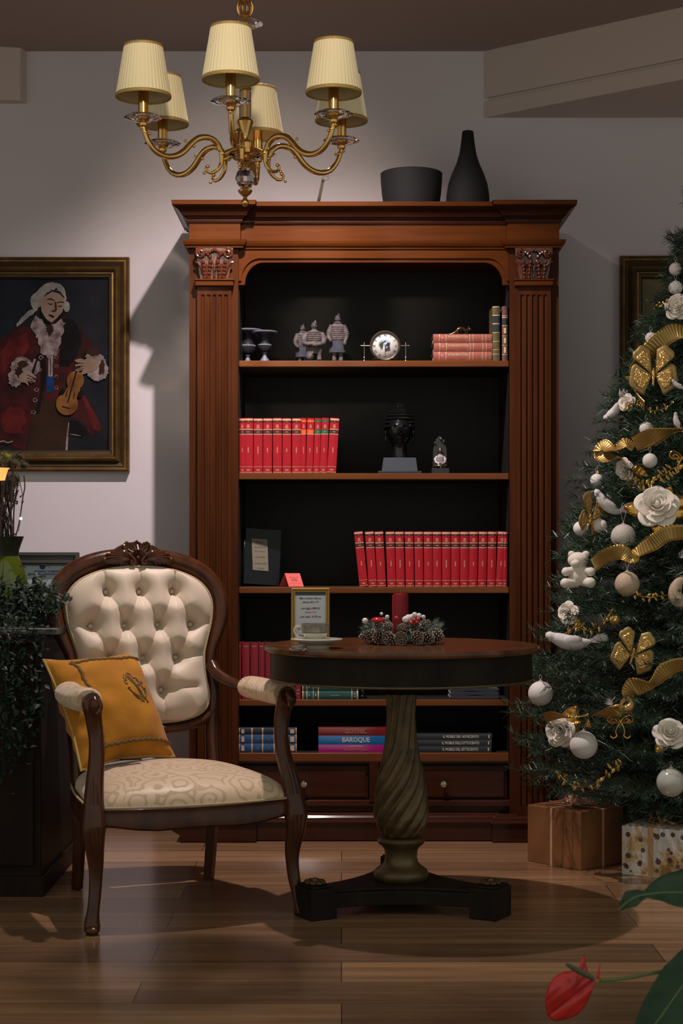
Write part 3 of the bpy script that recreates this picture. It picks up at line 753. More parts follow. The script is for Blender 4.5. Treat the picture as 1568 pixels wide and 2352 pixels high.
# reading-glasses-like bronze ornament on the salmon books
t = thing('bronze_animal_ornament', 'small shiny bronze crouching animal lying on top of the salmon books', 'ornament', (sx(1052), BY + 0.06, ztop_salmon + 0.0006))
b = MB()
b.tube([(-.030, 0, .0040), (-.016, 0, .0060), (-.004, 0, .012), (.004, 0, .021), (.012, 0, .026), (.020, 0, .0265), (.026, 0, .020), (.034, 0, .020), (.042, 0, .022)], [.0025, .004, .0065, .008, .0075, .006, .005, .0055, .004], 12)
for x in (.002, .012, .030, .036):
    b.tube([(x, -.006 + .012 * (x > .01), .020), (x - .001, -.006 + .012 * (x > .01), .010), (x - .003, -.006 + .012 * (x > .01), .0022)], [.0038, .0026, .002], 8)
b.ball((.044, 0, .0225), (.0075, .006, .006), 10); b.ball((.040, -.004, .029), (.002, .001, .003), 6); b.ball((.040, .004, .029), (.002, .001, .003), 6)
b.build('animal_body', 'bronze', t)

# black Buddha head on a plinth
M['blackgloss'] = mat('glossy_black_stone', (0.006, 0.006, 0.007), 0.2, spec=0.4, coat=0.3)
M['slate'] = mat('grey_blue_stone', (0.040, 0.048, 0.064), 0.6, bump=0.2, bscale=200)
M['slab'] = mat('black_slab', (0.018, 0.02, 0.024), 0.35)
t = thing('buddha_head', 'glossy black buddha head with curled hair on a grey stone plinth', 'sculpture', (sx(919), BY + 0.10, SH[1]))
k_ = 6.08 / F_PX
b = MB(); b.box(-.078, .078, -.052, .052, 0, .0095); b.build('base_slab', 'slab', t, bevel=.001)
b = MB(); yy = .040
b.add([(-.064, -yy, .0095), (.064, -yy, .0095), (.064, yy, .0095), (-.064, yy, .0095), (-.0575, -yy + .006, .058), (.0575, -yy + .006, .058), (.0575, yy - .006, .058), (-.0575, yy - .006, .058)],
      [(0, 1, 5, 4), (1, 2, 6, 5), (2, 3, 7, 6), (3, 0, 4, 7), (4, 5, 6, 7), (0, 3, 2, 1)])
b.build('plinth', 'slate', t, bevel=.001)
b = MB()
def headp(u, v):
    a = u * 2 * PI; th = v * PI; 
    x = math.sin(th) * math.sin(a); y = -math.sin(th) * math.cos(a); z = math.cos(th)
    jaw = 1 - 0.26 * max(0, -z) ** 1.1
    X, Y, Z = x * .050 * jaw, y * .058 * (jaw * .5 + .5), z * .074
    if y < 0:
        ax = abs(x)
        f = math.exp(-(x / .11) ** 2)
        nose = f * math.exp(-((z + .10) / .16) ** 2) * .010 + f * math.exp(-((z + .22) / .07) ** 2) * .008
        eye = math.exp(-((ax - .33) / .16) ** 2) * math.exp(-((z - .02) / .10) ** 2) * .006
        lid = math.exp(-((ax - .33) / .15) ** 2) * math.exp(-((z + .02) / .055) ** 2) * .005
        lips = math.exp(-(x / .20) ** 2) * (math.exp(-((z + .44) / .045) ** 2) + math.exp(-((z + .55) / .045) ** 2)) * .005
        chin = math.exp(-(x / .2) ** 2) * math.exp(-((z + .80) / .12) ** 2) * .004
        brow = math.exp(-((ax - .33) / .25) ** 2) * math.exp(-((z - .17) / .05) ** 2) * .003
        Y -= nose + lid - eye + lips + chin + brow
    return Vector((X, Y, .058 + .028 + .074 + Z))
b.grid(headp, 56, 44, wrap_u=True)
b.lathe([(.030, .056), (.027, .066), (.025, .085), (.028, .10)], 28)
for q in (-1, 1):
    b.ball((q * .050, .004, .150), (.005, .012, .020), 10); b.ball((q * .049, .002, .125), (.004, .007, .016), 10)
b.build('head', 'blackgloss', t)
b = MB()
for j in range(8):
    th = 0.12 + j * 0.185; rr = math.sin(th); zz = math.cos(th)
    n = max(1, int(2 * PI * rr * 7.2))
    for i in range(n):
        a = 2 * PI * (i + .5 * (j % 2)) / n
        if j > 5 and math.cos(a) > 0.72 + 0.0 * j: continue
        b.ball((rr * .053 * math.sin(a), -rr * .060 * math.cos(a), .158 + zz * .080), .0058, 7)
for j in range(3):
    n = (9, 6, 1)[j]
    for i in range(n):
        a = 2 * PI * i / n; r = (.017, .010, 0)[j]
        b.ball((r * math.sin(a), -r * math.cos(a) - .004, .236 + (.004, .012, .016)[j]), .0055, 7)
b.ball((0, -.004, .236), (.018, .018, .014), 12)
b.build('hair_curls', 'blackgloss', t)

M['figbronze'] = mat('aged_bronze_gold', (0.20, 0.16, 0.11), 0.3, metal=0.8, var=(0.05, 0.045, 0.03), scale=40)
M['figwhite'] = mat('pale_mother_of_pearl', (0.50, 0.45, 0.46), 0.3, var=(0.22, 0.18, 0.17), scale=60)
M['slate_dark'] = mat('dark_slate_backdrop', (0.02, 0.022, 0.02), 0.5)
t = thing('seated_buddha_figurine', 'small seated buddha figurine with pale bust and dark backdrop right of the black head', 'figurine', (sx(1013.5), BY + 0.09, SH[1]))
MB().box(-.031, .031, -.024, .028, 0, .020).build('base', 'slab', t, bevel=.001)
MB().prism([(-.026, .020), (.026, .020), (.024, .09), (.014, .125), (0, .138), (-.014, .125), (-.024, .09)], 'y', .014, .020).build('backdrop', 'slate_dark', t, bevel=.001)
b = MB()
b.ball((0, -.002, .030), (.026, .020, .010), 14, mi=0)
for q in (-1, 1):
    b.tube([(q * .004, -.010, .028), (q * .022, -.012, .027), (q * .012, -.020, .024)], [.007, .008, .005], 10, mi=0)
    b.tube([(q * .011, 0, .062), (q * .018, -.004, .054), (q * .016, -.012, .042), (q * .004, -.018, .036)], [.006, .0055, .0045, .004], 10, mi=1)
b.lathe([(.013, .034), (.012, .044), (.015, .056), (.0165, .062), (.008, .069), (.0045, .071), (.004, .075)], 20, mi=1, sy=.7)
b.ball((0, 0, .083), (.0075, .0082, .0105), 14, mi=0); b.ball((0, -.008, .082), (.0012, .0018, .003), 6, mi=0)
b.ball((0, -.0072, .0775), (.0022, .0014, .0008), 6, mi=0)
b.ball((0, .001, .090), (.0075, .008, .006), 10, mi=0); b.ball((0, .001, .0965), .0035, 8, mi=0)
for q in (-1, 1): b.ball((q * .0078, .0, .081), (.0012, .002, .005), 6, mi=0)
b.build('figure', ['figbronze', 'figwhite'], t)
b = MB()
for x, z, r in ((.004, .126, .0055), (.014, .116, .006), (-.018, .112, .004), (.002, .024, .005)): b.ball((x, .010 if z > .05 else -.020, z), (r, .004, r), 8)
b.build('leaf_boss', 'figbronze', t)

# third shelf: black album with a note, tent card
M['blackleather'] = mat('glossy_black_crocodile_leather', (0.008, 0.009, 0.011), 0.2, spec=0.2, coat=0.05, bump=1.0, bscale=70)
M['note'] = mat('yellowed_note_paper', (0.22, 0.185, 0.13), 0.8)
ay = BY + 0.10; k_ = (ay) / F_PX
t = thing('leather_album', 'black crocodile leather album with handwritten note on the third shelf', 'album', (sx(552), ay, SH[2]), rz=0.0, rot=(math.radians(-9), math.radians(4), math.radians(10)))
MB().box(0.004, .135, -.0, .006, 0.010, .215).build('front_cover', 'blackleather', t, bevel=.002)
MB().box(0.004, .135, .034, .040, 0.010, .215).build('back_cover', 'blackleather', t, bevel=.002)
MB().box(.012, .130, .006, .034, .015, .210).build('page_block', 'pages', t)
b = MB().tube([(0.002, .002, .010), (0.002, .002, .215)], .004, 8).box(-.001, .006, .0, .040, .010, .215); b.build('spine', 'blackleather', t)
b = MB().prism([(.036, .062), (.093, .061), (.083, .176), (.026, .176)][::1], 'y', -.0022, -.0014, mi=0)
for i, (s, z, sz) in enumerate([('Mileuca', .163, .011), ('lemn masiv de nuc', .146, .007), ('cod. 12 x 45 x 17', .131, .007), ('pret initial 6.800', .110, .007), ('pret redus 10.550', .087, .008), ('Made in Italy', .069, .006)]):
    b.text(s, sz, (.059 - (z - .12) * -.0 - (z - .118) * .09, -.0026, z), (1, 0, 0), (0, 0, 1), mi=1, squash=.75, shear=.25)
b.build('price_note', ['note', 'ink'], t, fix=False, label='yellowed handwritten price note')
M['redcard'] = mat('coral_red_card', (0.85, 0.10, 0.075), 0.6)
M['cardink'] = mat('dark_red_print', (0.30, 0.02, 0.02), 0.6)
t = thing('tent_card', 'coral red folded discount card reading 30% on the third shelf edge', 'sign', (sx(645), BY + 0.02, SH[2] + .0005))
w_ = .0525; hh = .047; dp = .018
def quadcard(pts, th, mi):
    return pts
b = MB()
A = [Vector(p) for p in ((.028, -.006, .0005), (.028 + .0525, -.006, .0005), (.0655, .018, hh), (.0125, .018, hh))]
B = [Vector(p) for p in ((-.008, .050, .0005), (.044, .050, .0005), (.0655, .018, hh), (.0125, .018, hh))]
for Q in (A, B):
    n_ = (Q[1] - Q[0]).cross(Q[3] - Q[0]).normalized() * .0005
    v = [q - n_ for q in Q] + [q + n_ for q in Q]
    b.add(v, [(0, 1, 2, 3), (7, 6, 5, 4), (0, 4, 5, 1), (1, 5, 6, 2), (2, 6, 7, 3), (3, 7, 4, 0)])
b.build('folded_card', 'redcard', t)
b = MB(); X = (A[1] - A[0]).normalized(); Y = (A[3] - A[0]); Yn = (Y - X * 0).normalized(); n_ = X.cross(Yn).normalized()
cen = (A[0] + A[2]) / 2 + n_ * .0009
b.text('Discount', .0105, cen + Yn * .011, X, Yn, squash=.8, shear=0.2); b.text('30%', .0135, cen - Yn * .001, X, Yn, squash=1.0, bold=.02)
b.text('la produsele expuse', .0045, cen - Yn * .013, X, Yn)
e = [A[0] * .9 + A[2] * .1, A[1] * .9 + A[3] * .1, A[2] * .9 + A[0] * .1, A[3] * .9 + A[1] * .1]
b.tube([q + n_ * .0009 for q in e], .0003, 4, closed=True)
b.build('printed_lettering', 'cardink', t, fix=False)

# fourth shelf: folded dark cloth pads, small dark object
M['padcloth'] = mat('dark_blue_grey_felt', (0.035, 0.042, 0.06), 0.95, var=(0.02, 0.024, 0.034), scale=80, bump=0.5, bscale=200, sheen=0.3)
for i in range(3):
    wv = .0125 / 2
    b = MB(); hw = (.086 if i else .088)
    pl = []
    for j in range(25):
        u = j / 24; x = -hw + 2 * hw * u
        pl.append((x, .0022 * math.sin(u * 9 + i) + (.0135 if 0.03 < u < .97 else .010)))
    lo = [(x, (.0002 if 0.03 < x / (2 * hw) + .5 < .97 else .003)) for x, _ in reversed(pl)]
    b.prism(pl + lo, 'y', -.06, .06)
    o = b.build('felt_pad', 'padcloth', None, bevel=.002)
    o.location = (sx(1090.5), BY + .075, SH[3] + .0003 + i * .0135)
    tag(o, f'dark bluish felt pad, {["bottom", "middle", "top"][i]} of three stacked behind the table', 'pad', 'felt pads stacked on the fourth shelf')
t = thing('black_ornament', 'small black glazed ornament right of the green books on the shelf', 'ornament', (sx(832), BY + .06, SH[3]))
b = MB().lathe([(0, 0), (.016, 0), (.017, .006), (.010, .012), (.013, .022), (.010, .034), (.004, .040), (0, .041)], 24); b.build('ornament_body', 'blackgloss', t)
# ------------------------------------------------------------------ framed paintings
def frame_on_wall(t, x0, x1, z0, z1, wd, depth=0.05):
    """moulded frame; coordinates relative to thing t whose origin lies on the wall plane"""
    prof = [(0, 0), (0, -depth * .62), (-.006, -depth * .72), (-.012, -depth * .62), (-.016, -depth * .62), (-.019, -depth * .70), (-.034 * wd / .08, -depth * .52), (-.040 * wd / .08, -depth * .86), (-.047 * wd / .08, -depth),
            (-.054 * wd / .08, -depth * .84), (-.058 * wd / .08, -depth * .70), (-.064 * wd / .08, -depth * .72), (-.066 * wd / .08, -depth * .56), (-.074 * wd / .08, -depth * .52), (-.080 * wd / .08, -depth * .34), (-.080 * wd / .08, -depth * .10)]
    mi_ = [0, 0, 0, 0, 0, 1, 0, 0, 0, 1, 0, 0, 1, 1, 1]
    cs = [(x0, z0), (x1, z0), (x1, z1), (x0, z1)]; dirs = [(-1, -1), (1, -1), (1, 1), (-1, 1)]
    b = MB(); k = len(prof)
    v = []
    for (cx, cz), (dx, dz) in zip(cs, dirs):
        for (o, y) in prof: v.append((cx + dx * o, y, cz + dz * o))
    for j in range(k - 1):
        b.add(v, [(i * k + j, ((i + 1) % 4) * k + j, ((i + 1) % 4) * k + j + 1, i * k + j + 1) for i in range(4)], False, mi_[j])
    b.build('frame', ['goldframe', 'goldframe_dark'], t)
def pm(name, a, b_=None, sc=25): return mat(name, tuple(c * .72 for c in a), 0.75, spec=0.12, var=tuple(c * .72 for c in b_) if b_ else tuple(c * .45 for c in a), scale=sc, bump=0.3, bscale=120)
P_ = [pm('paint_night_blue', (0.022, 0.023, 0.032), (0.010, 0.011, 0.015), 6), pm('paint_maroon', (0.085, 0.013, 0.013), (0.022, 0.008, 0.009), 14), pm('paint_red', (0.17, 0.02, 0.02), (0.07, 0.01, 0.01), 20),
      pm('paint_lace', (0.42, 0.33, 0.32), (0.13, 0.09, 0.085), 45), pm('paint_skin', (0.36, 0.26, 0.21), (0.28, 0.18, 0.12), 14), pm('paint_wig', (0.42, 0.38, 0.35), (0.22, 0.20, 0.19), 30),
      pm('paint_dark', (0.012, 0.009, 0.009)), pm('paint_violin', (0.30, 0.12, 0.03), (0.13, 0.045, 0.014), 20), pm('paint_blue', (0.015, 0.055, 0.22), (0.01, 0.03, 0.1), 30), pm('paint_brown', (0.055, 0.024, 0.014), (0.028, 0.014, 0.010), 12)]
ZX = 3.1775; DF = WALL - 0.02
lx0, lx1 = W(-66, 0, 6.375).x, W(295, 0, 6.375).x
lz0, lz1 = W(0, 1082, 6.375).z, W(0, 589, 6.375).z
t = thing('framed_painting', 'gilt framed painting of a white-wigged violinist in red coat, left wall', 'painting', (0, WALL - 0.002, 0))
frame_on_wall(t, lx0, lx1, lz0, lz1, .080)
b = MB(); yb = -0.012
b.box(lx0 + .05, lx1 - .05, yb, -.004, lz0 + .05, lz1 - .05, mi=0)
lay = [0]
Dp = WALL - 0.014
def zc_(p): q = W(p[0] / ZX, 560 + p[1] / ZX, Dp); return (q.x, q.z)
def poly(pts, mi, rough=0, n=3):
    lay[0] += 1; e = yb - 0.00012 * lay[0]
    if rough:
        out = []
        k = len(pts)
        for i in range(k):
            a, c = pts[i], pts[(i + 1) % k]
            for j in range(n):
                t_ = j / n
                out.append((a[0] + (c[0] - a[0]) * t_ + random.uniform(-rough, rough), a[1] + (c[1] - a[1]) * t_ + random.uniform(-rough, rough)))
        pts = out
    pts = [(min(p[0], 806), min(max(p[1], 215), 1525)) for p in pts]
    b.prism([zc_(p) for p in pts], 'y', e, e + .0001, mi=mi)
def ell(cx, cy, rx, ry, mi, rot=0.0, jag=0.0, n=28):
    pts = []
    for i in range(n):
        a = 2 * PI * i / n; r = 1 + random.uniform(-jag, jag)
        x, y = rx * r * math.cos(a), ry * r * math.sin(a)
        pts.append((cx + x * math.cos(rot) - y * math.sin(rot), cy + x * math.sin(rot) + y * math.cos(rot)))
    poly(pts, mi)
poly([(-190, 740), (60, 670), (150, 610), (250, 590), (310, 800), (330, 1050), (240, 1300), (180, 1500), (-100, 1440), (-190, 1200)], 1, 8)
poly([(300, 600), (470, 520), (560, 590), (650, 690), (710, 760), (620, 900), (560, 1000), (500, 1250), (330, 1250), (300, 900)], 1, 8)
poly([(470, 540), (540, 560), (600, 660), (590, 760), (500, 900), (430, 900), (450, 700)], 6, 6)
poly([(0, 800), (70, 700), (200, 640), (220, 760), (150, 830), (60, 900), (0, 950)], 2, 10)
poly([(0, 1250), (70, 1180), (170, 1200), (190, 1290), (150, 1380), (20, 1370)], 2, 9)
poly([(500, 1180), (610, 1090), (680, 1200), (745, 1330), (735, 1370), (665, 1410), (600, 1300), (520, 1260)], 1, 6)
poly([(600, 1110), (625, 1110), (742, 1330), (725, 1365), (680, 1350)], 2, 4)
poly([(240, 1260), (320, 1140), (430, 1140), (510, 1280), (478, 1525), (200, 1525)], 9, 5)
poly([(510, 1285), (560, 1290), (620, 1340), (640, 1390), (600, 1420), (500, 1400)], 6, 4)
poly([(485, 1400), (500, 1300), (505, 1310), (492, 1520), (478, 1520)], 3)
poly([(510, 1385), (590, 1398), (588, 1404), (510, 1391)], 3)
poly([(300, 800), (330, 790), (345, 1000), (310, 1090), (290, 1240), (255, 1240), (300, 1080)], 6, 3)
poly([(345, 960), (390, 965), (395, 1078), (334, 1080)], 8, 3)
poly([(350, 790), (390, 790), (386, 968), (352, 968)], 3, 2)
poly([(366, 810), (372, 810), (374, 960), (368, 960)], 9)
for yy in (830, 920, 1065, 1140, 1230): ell(300 - (yy - 830) * .14, yy, 17, 15, 3, jag=.2); ell(300 - (yy - 830) * .14, yy, 11, 10, 1)
for yy in (830, 895, 970, 1050): ell(412, yy, 14, 14, 3, jag=.2); ell(412, yy, 10, 10, 1)
poly([(225, 620), (262, 530), (300, 560), (350, 600), (400, 590), (440, 540), (478, 570), (460, 640), (440, 700), (425, 790), (395, 825), (350, 835), (300, 795), (285, 700)], 3, 12, 4)
ell(365, 625, 30, 32, 9, jag=.25); ell(362, 650, 9, 26, 1)
# wig and head
poly([(280, 485), (215, 530), (165, 575), (122, 606), (124, 585), (180, 520), (230, 480), (270, 470)], 5, 4)
ell(262, 420, 40, 60, 5, jag=.06); ell(487, 460, 24, 40, 5, jag=.05)
poly([(235, 400), (285, 330), (330, 295), (385, 281), (440, 292), (475, 330), (487, 400), (478, 440), (300, 460), (270, 470)], 5, 3)
poly([(298, 425), (330, 375), (385, 345), (440, 358), (470, 400), (472, 450), (455, 500), (415, 545), (378, 577), (335, 548), (303, 490)], 4)
poly([(318, 395), (340, 362), (385, 338), (440, 350), (475, 395), (470, 400), (435, 364), (385, 350), (345, 372)], 6)
poly([(395, 345), (412, 320), (430, 352), (415, 340)], 6)
poly([(345, 405), (372, 398), (400, 414), (398, 420), (370, 408), (345, 412)], 6); poly([(415, 430), (445, 420), (472, 428), (470, 434), (445, 428), (417, 436)], 6)
poly([(348, 432), (368, 440), (386, 436), (384, 445), (366, 448)], 6); poly([(420, 452), (440, 456), (456, 448), (452, 460), (432, 462)], 6)
poly([(400, 420), (412, 430), (418, 480), (405, 500), (370, 492), (385, 486), (402, 484)], 9)
poly([(355, 515), (378, 520), (400, 530), (385, 545), (378, 535), (360, 528)], 6)
poly([(305, 500), (340, 550), (378, 578), (372, 590), (330, 562), (300, 520)], 6)
poly([(455, 500), (470, 480), (455, 540), (410, 580), (380, 585), (420, 548)], 6)
# left cuff, hand, bow
ell(165, 900, 82, 70, 3, jag=.12, n=40); ell(120, 970, 55, 75, 3, .3, jag=.14, n=36); ell(262, 900, 34, 55, 3, jag=.15); ell(165, 880, 40, 26, 9, jag=.2)
ell(140, 940, 30, 36, 9, jag=.3)
poly([(282, 800), (294, 800), (250, 945), (232, 935)], 6)
poly([(140, 965), (185, 925), (225, 932), (262, 968), (268, 985), (232, 975), (262, 1000), (258, 1012), (220, 996), (240, 1018), (205, 1008), (212, 1038), (185, 1015), (150, 1010)], 4)
for q in range(3): poly([(200, 955 + q * 22), (255, 978 + q * 17), (254, 983 + q * 17), (200, 962 + q * 22)], 9)
# right cuff, violin, hand
ell(700, 860, 85, 62, 3, .8, jag=.12, n=40); ell(715, 930, 75, 72, 3, jag=.12, n=40); ell(680, 790, 50, 34, 9, jag=.2); ell(745, 900, 22, 55, 9, .1, jag=.25)
poly([(575, 760), (605, 770), (575, 930), (540, 930)], 9)
ell(552, 1000, 62, 72, 7, .28); ell(492, 1170, 80, 82, 7, .28); poly([(500, 1040), (590, 1060), (560, 1130), (460, 1110)], 7)
ell(455, 1082, 18, 26, 6, .3); ell(588, 1100, 18, 26, 6, .3)
poly([(566, 930), (556, 926), (492, 1160), (500, 1164)], 6); poly([(455, 1185), (515, 1200), (513, 1208), (453, 1193)], 6)
poly([(490, 1070), (480, 1120), (486, 1120), (496, 1072)], 6); poly([(545, 1085), (535, 1135), (541, 1135), (551, 1087)], 6)
poly([(545, 850), (590, 838), (618, 848), (640, 838), (700, 842), (732, 880), (710, 918), (650, 940), (610, 955), (590, 945), (612, 925), (560, 930), (550, 922), (600, 900), (553, 895), (548, 886), (600, 872), (560, 865)], 4)
for q in range(3): poly([(560 + q * 4, 868 + q * 24), (612, 872 + q * 20), (612, 877 + q * 20), (560 + q * 4, 874 + q * 24)], 9)
poly([(0, 1440), (30, 1436), (60, 1448), (95, 1438), (97, 1446), (60, 1456), (30, 1444), (0, 1450)], 5)
b.build('painted_canvas', P_, t, fix=False)

P2 = [mat('paint_ochre', (0.17, 0.135, 0.042), 0.6, var=(0.075, 0.062, 0.028), scale=7, bump=0.2), pm('paint_umber', (0.06, 0.04, 0.02), None, 10)]
rx0 = W(1425.5, 0, 6.375).x; rz1 = W(0, 586, 6.375).z
t = thing('framed_painting', 'gilt framed ochre painting on the right wall, half hidden behind the christmas tree', 'painting', (0, WALL - 0.002, 0))
frame_on_wall(t, rx0, rx0 + .60, rz1 - .82, rz1, .085)
b = MB().box(rx0 + .05, rx0 + .55, yb, -.004, rz1 - .77, rz1 - .05, mi=0)
b.prism([(rx0 + .30, rz1 - .2), (rx0 + .45, rz1 - .3), (rx0 + .5, rz1 - .6), (rx0 + .3, rz1 - .7), (rx0 + .2, rz1 - .5)], 'y', yb - .0003, yb - .0001, mi=1)
b.build('painted_canvas', P2, t, fix=False)

# ------------------------------------------------------------------ chandelier
M['shade'] = mat('pleated_cream_shade', (0.86, 0.73, 0.46), 0.8, bump=0.2, bscale=80, sheen=0.2)
M['shade_in'] = mat('shade_lining', (0.50, 0.38, 0.19), 0.8)
M['braid'] = mat('gold_braid_trim', (0.42, 0.27, 0.08), 0.5, metal=0.3, bump=1.0, bscale=220)
XC, DC, RC = -0.261, 4.60, 0.29
ch = thing('chandelier', 'brass six-armed chandelier with pleated cream shades and crystal cups hanging from the ceiling', 'chandelier', (XC, DC, 1.95))
Z0 = 1.95
b = MB()
b.lathe([(0, .004), (.006, .006), (.010, .012), (.0105, .018), (.006, .025), (.005, .030), (.009, .034), (.016, .040), (.019, .045), (.020, .048), (.012, .053), (.010, .058)], 28)
b.lathe([(.010, .108), (.012, .112), (.020, .118), (.022, .122), (.014, .128)], 28)
b.lathe([(.014, .140), (.022, .146), (.0235, .152), (.0225, .172), (.024, .176), (.022, .180), (.010, .184), (.008, .192), (.012, .204), (.018, .222), (.0225, .234), (.019, .240), (.008, .242)], 28)
b.lathe([(.006, .24), (.006, .34)], 12)
b.lathe([(.014, .318), (.018, .324), (.012, .332), (.008, .34), (.007, .40), (.012, .41), (.018, .43), (.013, .45), (.006, .46), (.006, .484)], 24)
b.lathe([(.010, .508), (.013, .512), (.010, .516), (.004, .522)], 20)
b.build('stem', 'gold', ch)
for i in range(5):
    a = PI * i / 5; pts = [(.021 * math.sin(q) * math.cos(a), .021 * math.sin(q) * math.sin(a), .542 + .024 * math.cos(q)) for q in [2 * PI * j / 20 for j in range(20)]]
    MB().tube(pts, .0022, 6, closed=True).build('cage_loop', 'gold', ch)
b = MB().tube([(0, 0, .565), (0, 0, CEIL - Z0)], .0035, 8).lathe([(.0, CEIL - Z0 - .05), (.02, CEIL - Z0 - .048), (.045, CEIL - Z0 - .02), (.05, CEIL - Z0)], 24)
b.build('hanging_rod', 'gold', ch)
b = MB().lathe([(0, .054), (.012, .056), (.022, .066), (.0275, .082), (.022, .099), (.012, .108), (0, .110)], 12, smooth=False); b.build('crystal_ball', 'glass', ch)
b = MB().lathe([(.010, .124), (.034, .134), (.045, .143), (.030, .148), (.012, .146)], 12, smooth=False); b.build('crystal_bowl', 'glass', ch)
b = MB().lathe([(.008, .242), (.0165, .244), (.0165, .318), (.008, .320)], 14, smooth=False); b.build('crystal_column', 'glass', ch)
b = MB().lathe([(.006, .488), (.030, .492), (.050, .500), (.034, .507), (.008, .511)], 12, smooth=False); b.build('crystal_disc', 'glass', ch)
armpts = [(.024, .158), (.045, .150), (.062, .142), (.071, .150), (.080, .166), (.097, .178), (.118, .180), (.140, .173), (.158, .157), (.176, .137), (.200, .122), (.228, .118), (.254, .127), (.272, .146), (.284, .170), (.290, .192)]
scr = [(.070, .146), (.068, .128), (.071, .110), (.082, .095), (.097, .087), (.110, .089), (.114, .098), (.107, .104)]
n_cone = 0
for th in (-64, -4, 56, 116, 176, -124):
    a = math.radians(th); R = Matrix.Rotation(a - PI / 2, 4, 'Z')     # local +x -> (sin a, -cos a)
    def T_(x, y, z): return R @ Vector((x, y, z))
    b = MB()
    pts = spline([(r, 0, z) for r, z in armpts], 4)
    b.tube([T_(*p) for p in pts], [.0062 + .0022 * math.sin(i / len(pts) * PI) for i in range(len(pts))], 10)
    pts = spline([(r, 0, z) for r, z in scr], 4)
    b.tube([T_(*p) for p in pts], [.0065 - .0035 * i / len(pts) for i in range(len(pts))], 8)
    b.ball(T_(.108, 0, .103), .0052, 8); b.ball(T_(.119, 0, .084), .0042, 8)
    for (r, z, s_) in ((.160, .156, .0062), (.285, .176, .0062), (.066, .142, .007)):
        b.ball(T_(r, 0, z), s_ * 1.25, 10)
        for q in (-1, 1):
            b.ball(T_(r + q * .012, 0, z + q * .006 + .003), .0042, 8); b.tube([T_(r, 0, z), T_(r + q * .012, 0, z + q * .006 + .003)], .002, 6)
    b.build('arm', 'gold', ch)
    E = Matrix.Translation(T_(RC, 0, 0))
    b = MB().lathe([(.006, .188), (.011, .192), (.012, .198), (.008, .204)], 20, T=E)
    b.lathe([(.010, .216), (.0138, .218), (.0138, .300), (.012, .302)], 20, T=E)
    b.tube([T_(RC, 0, .30), T_(RC, 0, .385)], .0022, 6); b.build('candle_tube', 'gold', ch)
    b = MB().lathe([(.008, .200), (.026, .2045), (.0515, .2135), (.040, .2195), (.022, .2225), (.008, .2235)], 12, T=E, smooth=False); b.build('crystal_cup', 'glass', ch)
    # pleated shade
    zb, zt, rb, rt = .270, .400, .0725, .0510
    # tilt slightly outward
    S = E
    pl = lambda r, an, z: r * (1 + .010 * math.cos(an * 44))
    b = MB()
    b.lathe([(rb, zb), (lerp(rb, rt, .5), (zb + zt) / 2), (rt, zt)], 264, T=S, fn=pl, mi=0)
    nb = MB()
    v0 = len(b.v)
    b.lathe([(rb - .0016, zb), (lerp(rb, rt, .5) - .0016, (zb + zt) / 2), (rt - .0016, zt)], 132, T=S, mi=1)
    # strip the lathe's end caps so the shade stays open
    keep = [i for i, f in enumerate(b.f) if len(f) <= 4]
    b.f = [b.f[i] for i in keep]; b.sm = [b.sm[i] for i in keep]; b.mi = [b.mi[i] for i in keep]
    sh = b.build('shade', ['shade', 'shade_in'], ch, fix=False)
    for (rr, zz, w_) in ((rb, zb, .0045), (rt, zt, .0040)):
        pts = [S @ Vector((rr * math.cos(q), rr * math.sin(q), zz)) for q in [2 * PI * j / 72 for j in range(72)]]
        MB().tube(pts, w_, 8, closed=True, flat=(1.0, .38)).build('braid_trim', 'braid', sh)
# small paper tag on a thread tied to an arm
tp = W(745, 405, 4.74)
t = thing('paper_tag', 'narrow paper tag hanging by thread from a right arm of the chandelier', 'tag', tp)
q = W(740, 412, 4.74) - tp
MB().tube([(0, 0, 0), q, ], .0009, 5).tube(spline([(0, 0, .004), (.012, 0, -.004), (.004, 0, -.012), (-.008, 0, -.006), (0, 0, .004)], 4), .0007, 5).tube([(0, 0, 0), (.055, .0, .010)], .0006, 5).build('thread', 'pages', t)
e0 = W(742, 412, 4.74) - tp; e1 = W(731, 462, 4.74) - tp
MB().add([e0 + Vector((-.004, 0, 0)), e0 + Vector((.004, 0, 0)), e1 + Vector((.005, .003, 0)), e1 + Vector((-.004, .003, 0)), e0 + Vector((-.004, .0012, 0)), e0 + Vector((.004, .0012, 0)), e1 + Vector((.005, .0042, 0)), e1 + Vector((-.004, .0042, 0))],
         [(0, 1, 2, 3), (7, 6, 5, 4), (0, 4, 5, 1), (1, 5, 6, 2), (2, 6, 7, 3), (3, 7, 4, 0)]).build('tag_strip', 'note', t)

